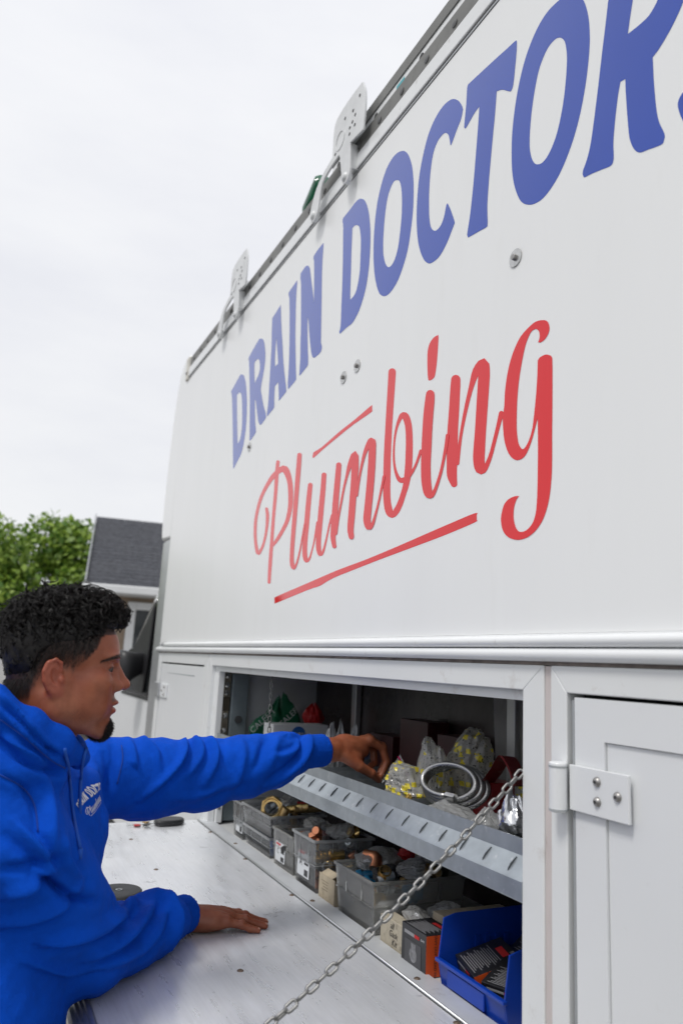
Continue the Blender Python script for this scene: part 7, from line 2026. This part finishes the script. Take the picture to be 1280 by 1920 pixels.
# parts in the hand and under it
ff_ = empty('small_fitting', (1.150, 2.064, -.335), 'small shiny threaded fitting pinched between thumb and finger', 'fitting')
MB().lathe([(.004, 0), (.0085, 0), (.0085, .003), (.0075, .004), (.0085, .005), (.0075, .006), (.0085, .007), (.0075, .008), (.0085, .012), (.006, .014), (.006, .03), (.003, .03)], (1.150, 2.064, -.334), (.12, -.3, .95), 16, cap=False).build('thread', M_CHROME, ff_, auto=40)
fill(10, 1.07, 1.30, 2.08, 2.32, TZ - .01, TZ + .03, 'loose in the tray by the hand', 'loose parts in the tray', 8, (M_BRASS_DULL, M_STEEL, M_BLACK, M_DKRED), ('nipple', 'nut', 'cap'), (.8, 1.1))
fill(8, 1.07, 1.30, 2.48, 2.80, TZ - .01, TZ + .03, 'loose in the tray behind the forearm', 'dark loose parts in the tray', 18, (M_STEEL, M_BLACK), ('nipple', 'nut', 'elbow'), (.8, 1.1))
# yellow-print bags
crumple('parts_bag', (1.150, 1.905, -.325), (.075, .085, .080), 81, M_YBAG, 'yellow and black printed clear bag beside the hand', fine=1.1, pinch=0)
crumple('parts_bag', (1.185, 1.845, -.275), (.045, .060, .110), 82, M_YBAG, 'tall printed clear bag standing in the middle of the tray', fine=.9, pinch=0)
crumple('parts_bag', (1.300, 1.860, -.265), (.090, .080, .125), 83, M_YBAG, 'large printed clear bag standing tallest at the back', fine=.9, pinch=0)
fill(14, 1.09, 1.36, 1.80, 1.97, TZ, -.24, 'inside the printed bags', 'fittings inside the printed bags', 33, (M_BRASS, M_WCARD, M_YEL, M_GALV), ('nipple', 'cap', 'elbow', 'nut'), (.9, 1.2))
pz = crumple('zip_bag', (1.155, 1.985, -.300), (.030, .040, .050), 84, M_FILM, 'clear zip bag with a pink strip next to the fingers', fine=.8)
MB().prism([(1.135, -.245), (1.141, -.245), (1.175, -.300), (1.169, -.302)], 1, 1.955, 1.957).build('pink_strip', mat('pink_strip', (.62, .02, .16), rough=.4), pz)
# braided hose coil
def braid_mat():
    m = bpy.data.materials.new('braided_steel')
    m.use_nodes = True
    t = m.node_tree
    b = t.nodes['Principled BSDF']
    b.inputs['Metallic'].default_value = .9
    b.inputs['Roughness'].default_value = .35
    co = t.nodes.new('ShaderNodeTexCoord')
    w1 = t.nodes.new('ShaderNodeTexWave')
    w1.inputs['Scale'].default_value = 170
    w1.inputs['Distortion'].default_value = 6
    w1.bands_direction = 'DIAGONAL'
    t.links.new(co.outputs['Object'], w1.inputs['Vector'])
    r = t.nodes.new('ShaderNodeValToRGB')
    r.color_ramp.elements[0].color = (.18, .18, .18, 1)
    r.color_ramp.elements[1].color = (.62, .62, .61, 1)
    t.links.new(w1.outputs['Fac'], r.inputs['Fac'])
    t.links.new(r.outputs['Color'], b.inputs['Base Color'])
    return m
pts = []
cc = Vector((1.155, 1.705, -.283))
ux, uy = Vector((.30, -.95, .0)).normalized(), Vector((.45, .14, .88)).normalized()
for k in range(104):
    a = 2 * math.pi * k / 30 + 2.2
    rr_ = 1.08 - .0028 * k
    pts.append(cc + ux * (.098 * math.cos(a) * rr_) + uy * (.052 * math.sin(a) * rr_) + ux.cross(uy) * (.0068 * (k / 14 - 3)))
hs = empty('braided_hose', (1.16, 1.70, -.35), 'coiled braided steel supply hose in the tray', 'hose')
MB().tube(pts, .0072, 12).build('braid', braid_mat(), hs, smooth=True)
MB().tube([pts[-1], pts[-1] + (pts[-1] - pts[-4]).normalized() * .03], .0105, 6).build('hose_nut', M_CHROME, hs)
MB().tube([pts[0], pts[0] + (pts[0] - pts[3]).normalized() * .03], .0105, 6).build('hose_nut', M_CHROME, hs)
for k, (ya_, yb_, zt_) in enumerate(((2.02, 2.16, -.20), (2.22, 2.40, -.17), (2.45, 2.62, -.24))):  # added blocks whose colour gives the dark reddish haze at the back
    carton('haze_block', 1.40, 1.485, ya_, yb_, TZ, zt_, mat('reddish_haze', (.045, .008, .009), rough=.4, var=(10, .3)), ('added maroon block for the reddish haze behind the tall printed bag', 'tallest added maroon block for the reddish haze at the tray back', 'low added maroon block for the reddish haze behind the milky bags')[k])
# dark red plastic clip
rp = MB()
sh_ = catmull([(1.175, 1.640, -.285), (1.19, 1.600, -.235), (1.20, 1.575, -.195), (1.215, 1.560, -.215), (1.225, 1.545, -.260)], 6)
vs_ = []
for q in sh_:
    vs_ += [tuple(q), tuple(q + np.array([.055, .018, -.006])), tuple(q + np.array([.055, .022, -.009])), tuple(q + np.array([.0, .004, -.004]))]
rp.add(vs_, [(4 * i + a, 4 * i + (a + 1) % 4, 4 * i + 4 + (a + 1) % 4, 4 * i + 4 + a) for i in range(len(sh_) - 1) for a in range(4)] + [(0, 1, 2, 3), tuple(4 * (len(sh_) - 1) + a for a in (3, 2, 1, 0))])
tag(rp.build('red_clip', M_DKRED, None, auto=50), 'dark red bent plastic clip behind the hose coil', 'clip')
carton('red_carton', 1.215, 1.285, 1.620, 1.700, -.360, -.268, M_DKRED, 'dark red carton in front of the bent red clip')
crumple('plastic_bag', (1.115, 1.640, -.350), (.060, .085, .040), 85, M_FILM, 'clear bag lying in front of the hose coil', fine=.7)
crumple('plastic_bag', (1.130, 1.520, -.360), (.065, .060, .050), 86, M_FILM, 'clear bag behind the upper end of the chain', fine=.7)
MB_c = empty('round_tin', (1.09, 1.90, -.40), 'round tin lid lying flat at the front of the tray', 'tin')
MB().lathe([(.0005, .022), (.036, .022), (.038, .020), (.038, 0), (.0005, 0)], (1.095, 1.800, -.385), (.15, -.1, .98), 30, cap=False).build('lid', mat('tin_lid', (.40, .42, .44), rough=.35, metal=.6), MB_c, auto=40)
crumple('foil_pouch', (1.120, 1.415, -.320), (.045, .050, .060), 87, mat('silver_foil', (.62, .63, .65), rough=.18, metal=.9), 'shiny silver foil pouch at the right end of the tray', 'pouch', fine=.4)
crumple('black_pouch', (1.165, 1.365, -.325), (.06, .04, .065), 88, M_BLACK, 'black pouch behind the silver foil pouch', 'pouch')

for k, (x_, y_, z_, rx_, ry_, rz_, m2, lb) in enumerate((
        (1.40, 2.30, -.360, .06, .07, .060, M_FILM, 'clear bag heaped behind the hand'),
        (1.33, 2.18, -.380, .05, .05, .045, M_KBAG, 'printed clear bag between the hand and the maroon blocks'),
        (1.42, 1.72, -.330, .06, .09, .085, M_YBAG, 'printed clear bag leaning on the liner behind the hose'),
        (1.40, 1.56, -.340, .06, .07, .080, M_FILM, 'clear bag at the back behind the red clip'),
        (1.27, 2.02, -.370, .05, .05, .050, M_KBAG, 'printed clear bag behind the yellow and black bag'),
        (1.45, 2.72, -.330, .05, .07, .090, mat('navy_pouch', (.02, .03, .08), rough=.4), 'navy pouch at the back behind the milky bags'),
        (1.30, 1.48, -.360, .06, .05, .060, M_KBAG, 'printed clear bag beside the black pouch'))):
    crumple('stock_bag', (x_, y_, z_), (rx_, ry_, rz_), 120 + k, m2, lb, fine=.8, pinch=0)
fill(12, 1.28, 1.46, 1.95, 2.55, TZ, TZ + .05, 'at the back of the tray', 'parts at the back of the tray', 91, (M_BRASS, M_BRASS_DULL, M_COPPER, M_STEEL), ('nipple', 'nut', 'elbow', 'barb'), (1., 1.4))
crumple('plastic_bag', (1.20, 2.62, -.560), (.060, .050, .028), 131, M_KBAG, 'printed bag on top of the cloudy cut-front bin', fine=.8)
crumple('plastic_bag', (1.22, 2.90, -.530), (.060, .060, .030), 132, M_KBAG, 'printed bag on the stacked bins behind the big coupling', fine=.8)
fitting('coupling', M_BRASS, (1.225, 2.40, -.545), (rad(60), rad(30), 0), 'brass coupling at the back of the bin labelled A', None, .5, 'brass_coupling')
fitting('elbow', M_COPPER, (1.14, 2.055, -.540), (rad(40), rad(10), rad(120)), 'copper elbow on top of the wide cloudy bin', None, 1.5, 'copper_elbow')
fitting('barb', M_BRASS, (1.27, 2.06, -.535), (rad(80), rad(20), rad(40)), 'brass barb on top at the back of the wide cloudy bin', None, 1.5, 'hose_barb')
# ---- on the fold-down door
dk = empty('rubber_disc', (.487, 2.435, FZ), 'black round rubber disc lying on the fold-down door behind the forearm', 'disc')
MB().lathe([(.0005, .011), (.014, .011), (.016, .0125), (.060, .0125), (.064, .012), (.067, .009), (.067, .001), (.065, 0), (.0005, 0)], (.487, 2.435, FZ), (0, 0, 1), 48, cap=False).build('disc', M_RUBBER, dk, auto=35)
MB().lathe([(.006, .0127), (.010, .0127), (.010, .0132), (.006, .0132)], (.487, 2.435, FZ), (0, 0, 1), 20, cap=False).build('centre_mark', M_INWALL, dk)
pc_ = MB()
pp_ = outline([(.785, 3.330), (.80, 3.300), (.86, 3.300), (.905, 3.325), (.910, 3.375), (.86, 3.40), (.80, 3.385)], 4)
pc_.prism([tuple(p) for p in pp_], 2, FZ + .0005, FZ + .024)
tag(pc_.build('black_pouch', M_BLACK, None, bevel=.008, seg=3, auto=50), 'small black pouch lying on the far end of the fold-down door', 'pouch')
ky = empty('key_ring', (.73, 3.33, FZ), 'bunch of keys with red plastic heads on the fold-down door', 'keys')
MB().tube([(.735 + .014 * math.cos(a), 3.325 + .014 * math.sin(a), FZ + .004) for a in np.linspace(0, 6.283, 24, endpoint=False)], .0014, 6, closed=True).build('ring', M_CHROME, ky, smooth=True)
for k, (a, m2) in enumerate(((2.6, M_REDP), (3.3, M_REDP), (.3, M_STEEL), (-1.2, M_BLACK), (.9, M_BRASS_DULL))):
    d_ = Vector((math.cos(a), math.sin(a), 0)); n_ = Vector((-d_.y, d_.x, 0))
    o_ = Vector((.735, 3.325, FZ + .0035 + .002 * k)) + d_ * .012
    hd_ = [o_ + n_ * .010, o_ + d_ * .008 + n_ * .012, o_ + d_ * .022 + n_ * .011, o_ + d_ * .026 + n_ * .004, o_ + d_ * .026 - n_ * .004, o_ + d_ * .022 - n_ * .011, o_ + d_ * .008 - n_ * .012, o_ - n_ * .010]
    kb = MB()
    kb.prism([(p.x, p.y) for p in hd_], 2, o_.z, o_.z + .0035)
    kk = kb.build('key', m2, ky, bevel=.0008)
    bl = [o_ + d_ * .0262 + n_ * .0035, o_ + d_ * .055 + n_ * .0035, o_ + d_ * .058, o_ + d_ * .055 - n_ * .0035, o_ + d_ * .050 - n_ * .002, o_ + d_ * .045 - n_ * .0035, o_ + d_ * .0262 - n_ * .0035]
    MB().prism([(p.x, p.y) for p in bl], 2, o_.z + .0006, o_.z + .0026).build('blade', M_CHROME, kk)

# ---- chains: separate welded links
def link_mesh(L, W, r, n=20, sides=7):
    pts = []
    s_ = (L - W) / 2
    for k in range(n):
        a = 2 * math.pi * k / n
        pts.append(((W / 2 - r) * math.cos(a), 0, (W / 2 - r) * math.sin(a) + (s_ if math.sin(a) > 1e-6 else (-s_ if math.sin(a) < -1e-6 else 0))))
    pts = []
    h = n // 2
    for k in range(h + 1):
        a = math.pi * k / h
        pts.append(((W / 2 - r) * math.cos(a), 0, s_ + (W / 2 - r) * math.sin(a)))
    for k in range(h + 1):
        a = math.pi + math.pi * k / h
        pts.append(((W / 2 - r) * math.cos(a), 0, -s_ + (W / 2 - r) * math.sin(a)))
    return MB().tube(pts, r, sides, closed=True).mesh('chain_link', True)
M_CHAIN = mat('zinc_chain', (.24, .24, .235), rough=.38, metal=.85, var=(60, .2), dirt=(60, .6, (.16, .15, .14), .5))
def chain(A, B, sag, L, W, r, label, twist=0.):
    A, B = Vector(A), Vector(B)
    e_ = empty('support_chain', B, label, 'chain')
    me = link_mesh(L, W, r)
    me.materials.append(M_CHAIN)
    pitch = L - 2 * r * 1.15
    n = int((B - A).length * (1 + 2.6 * (sag / (B - A).length) ** 2) / pitch)
    P = [A.lerp(B, t) + Vector((0, 0, -4 * sag * t * (1 - t))) for t in np.linspace(0, 1, n * 8)]
    acc = [0.]
    for a, b in zip(P, P[1:]):
        acc.append(acc[-1] + (b - a).length)
    for i in range(n):
        s_ = (i + .5) * acc[-1] / n
        j = min(range(len(acc)), key=lambda q: abs(acc[q] - s_))
        p = P[j]
        t = (P[min(j + 2, len(P) - 1)] - P[max(j - 2, 0)]).normalized()
        q = t.to_track_quat('Z', 'X') @ Quaternion((0, 0, 1), twist + (math.pi / 2 if i % 2 else 0) + random.uniform(-.18, .18))
        o = link('chain_link', me, None, e_)
        o.location = p
        o.rotation_mode = 'QUATERNION'
        o.rotation_quaternion = q
    return e_
chain((1.004, 1.242, -.182), (.318, 1.235, -.668), .030, .0266, .0162, .0028, 'zinc chain running from the cabinet edge down to the fold-down door', .75)
chain((1.080, 2.857, -.056), (1.079, 2.84, -.415), 0, .0262, .0150, .0022, 'zinc chain hanging straight down inside the cabinet', .5)
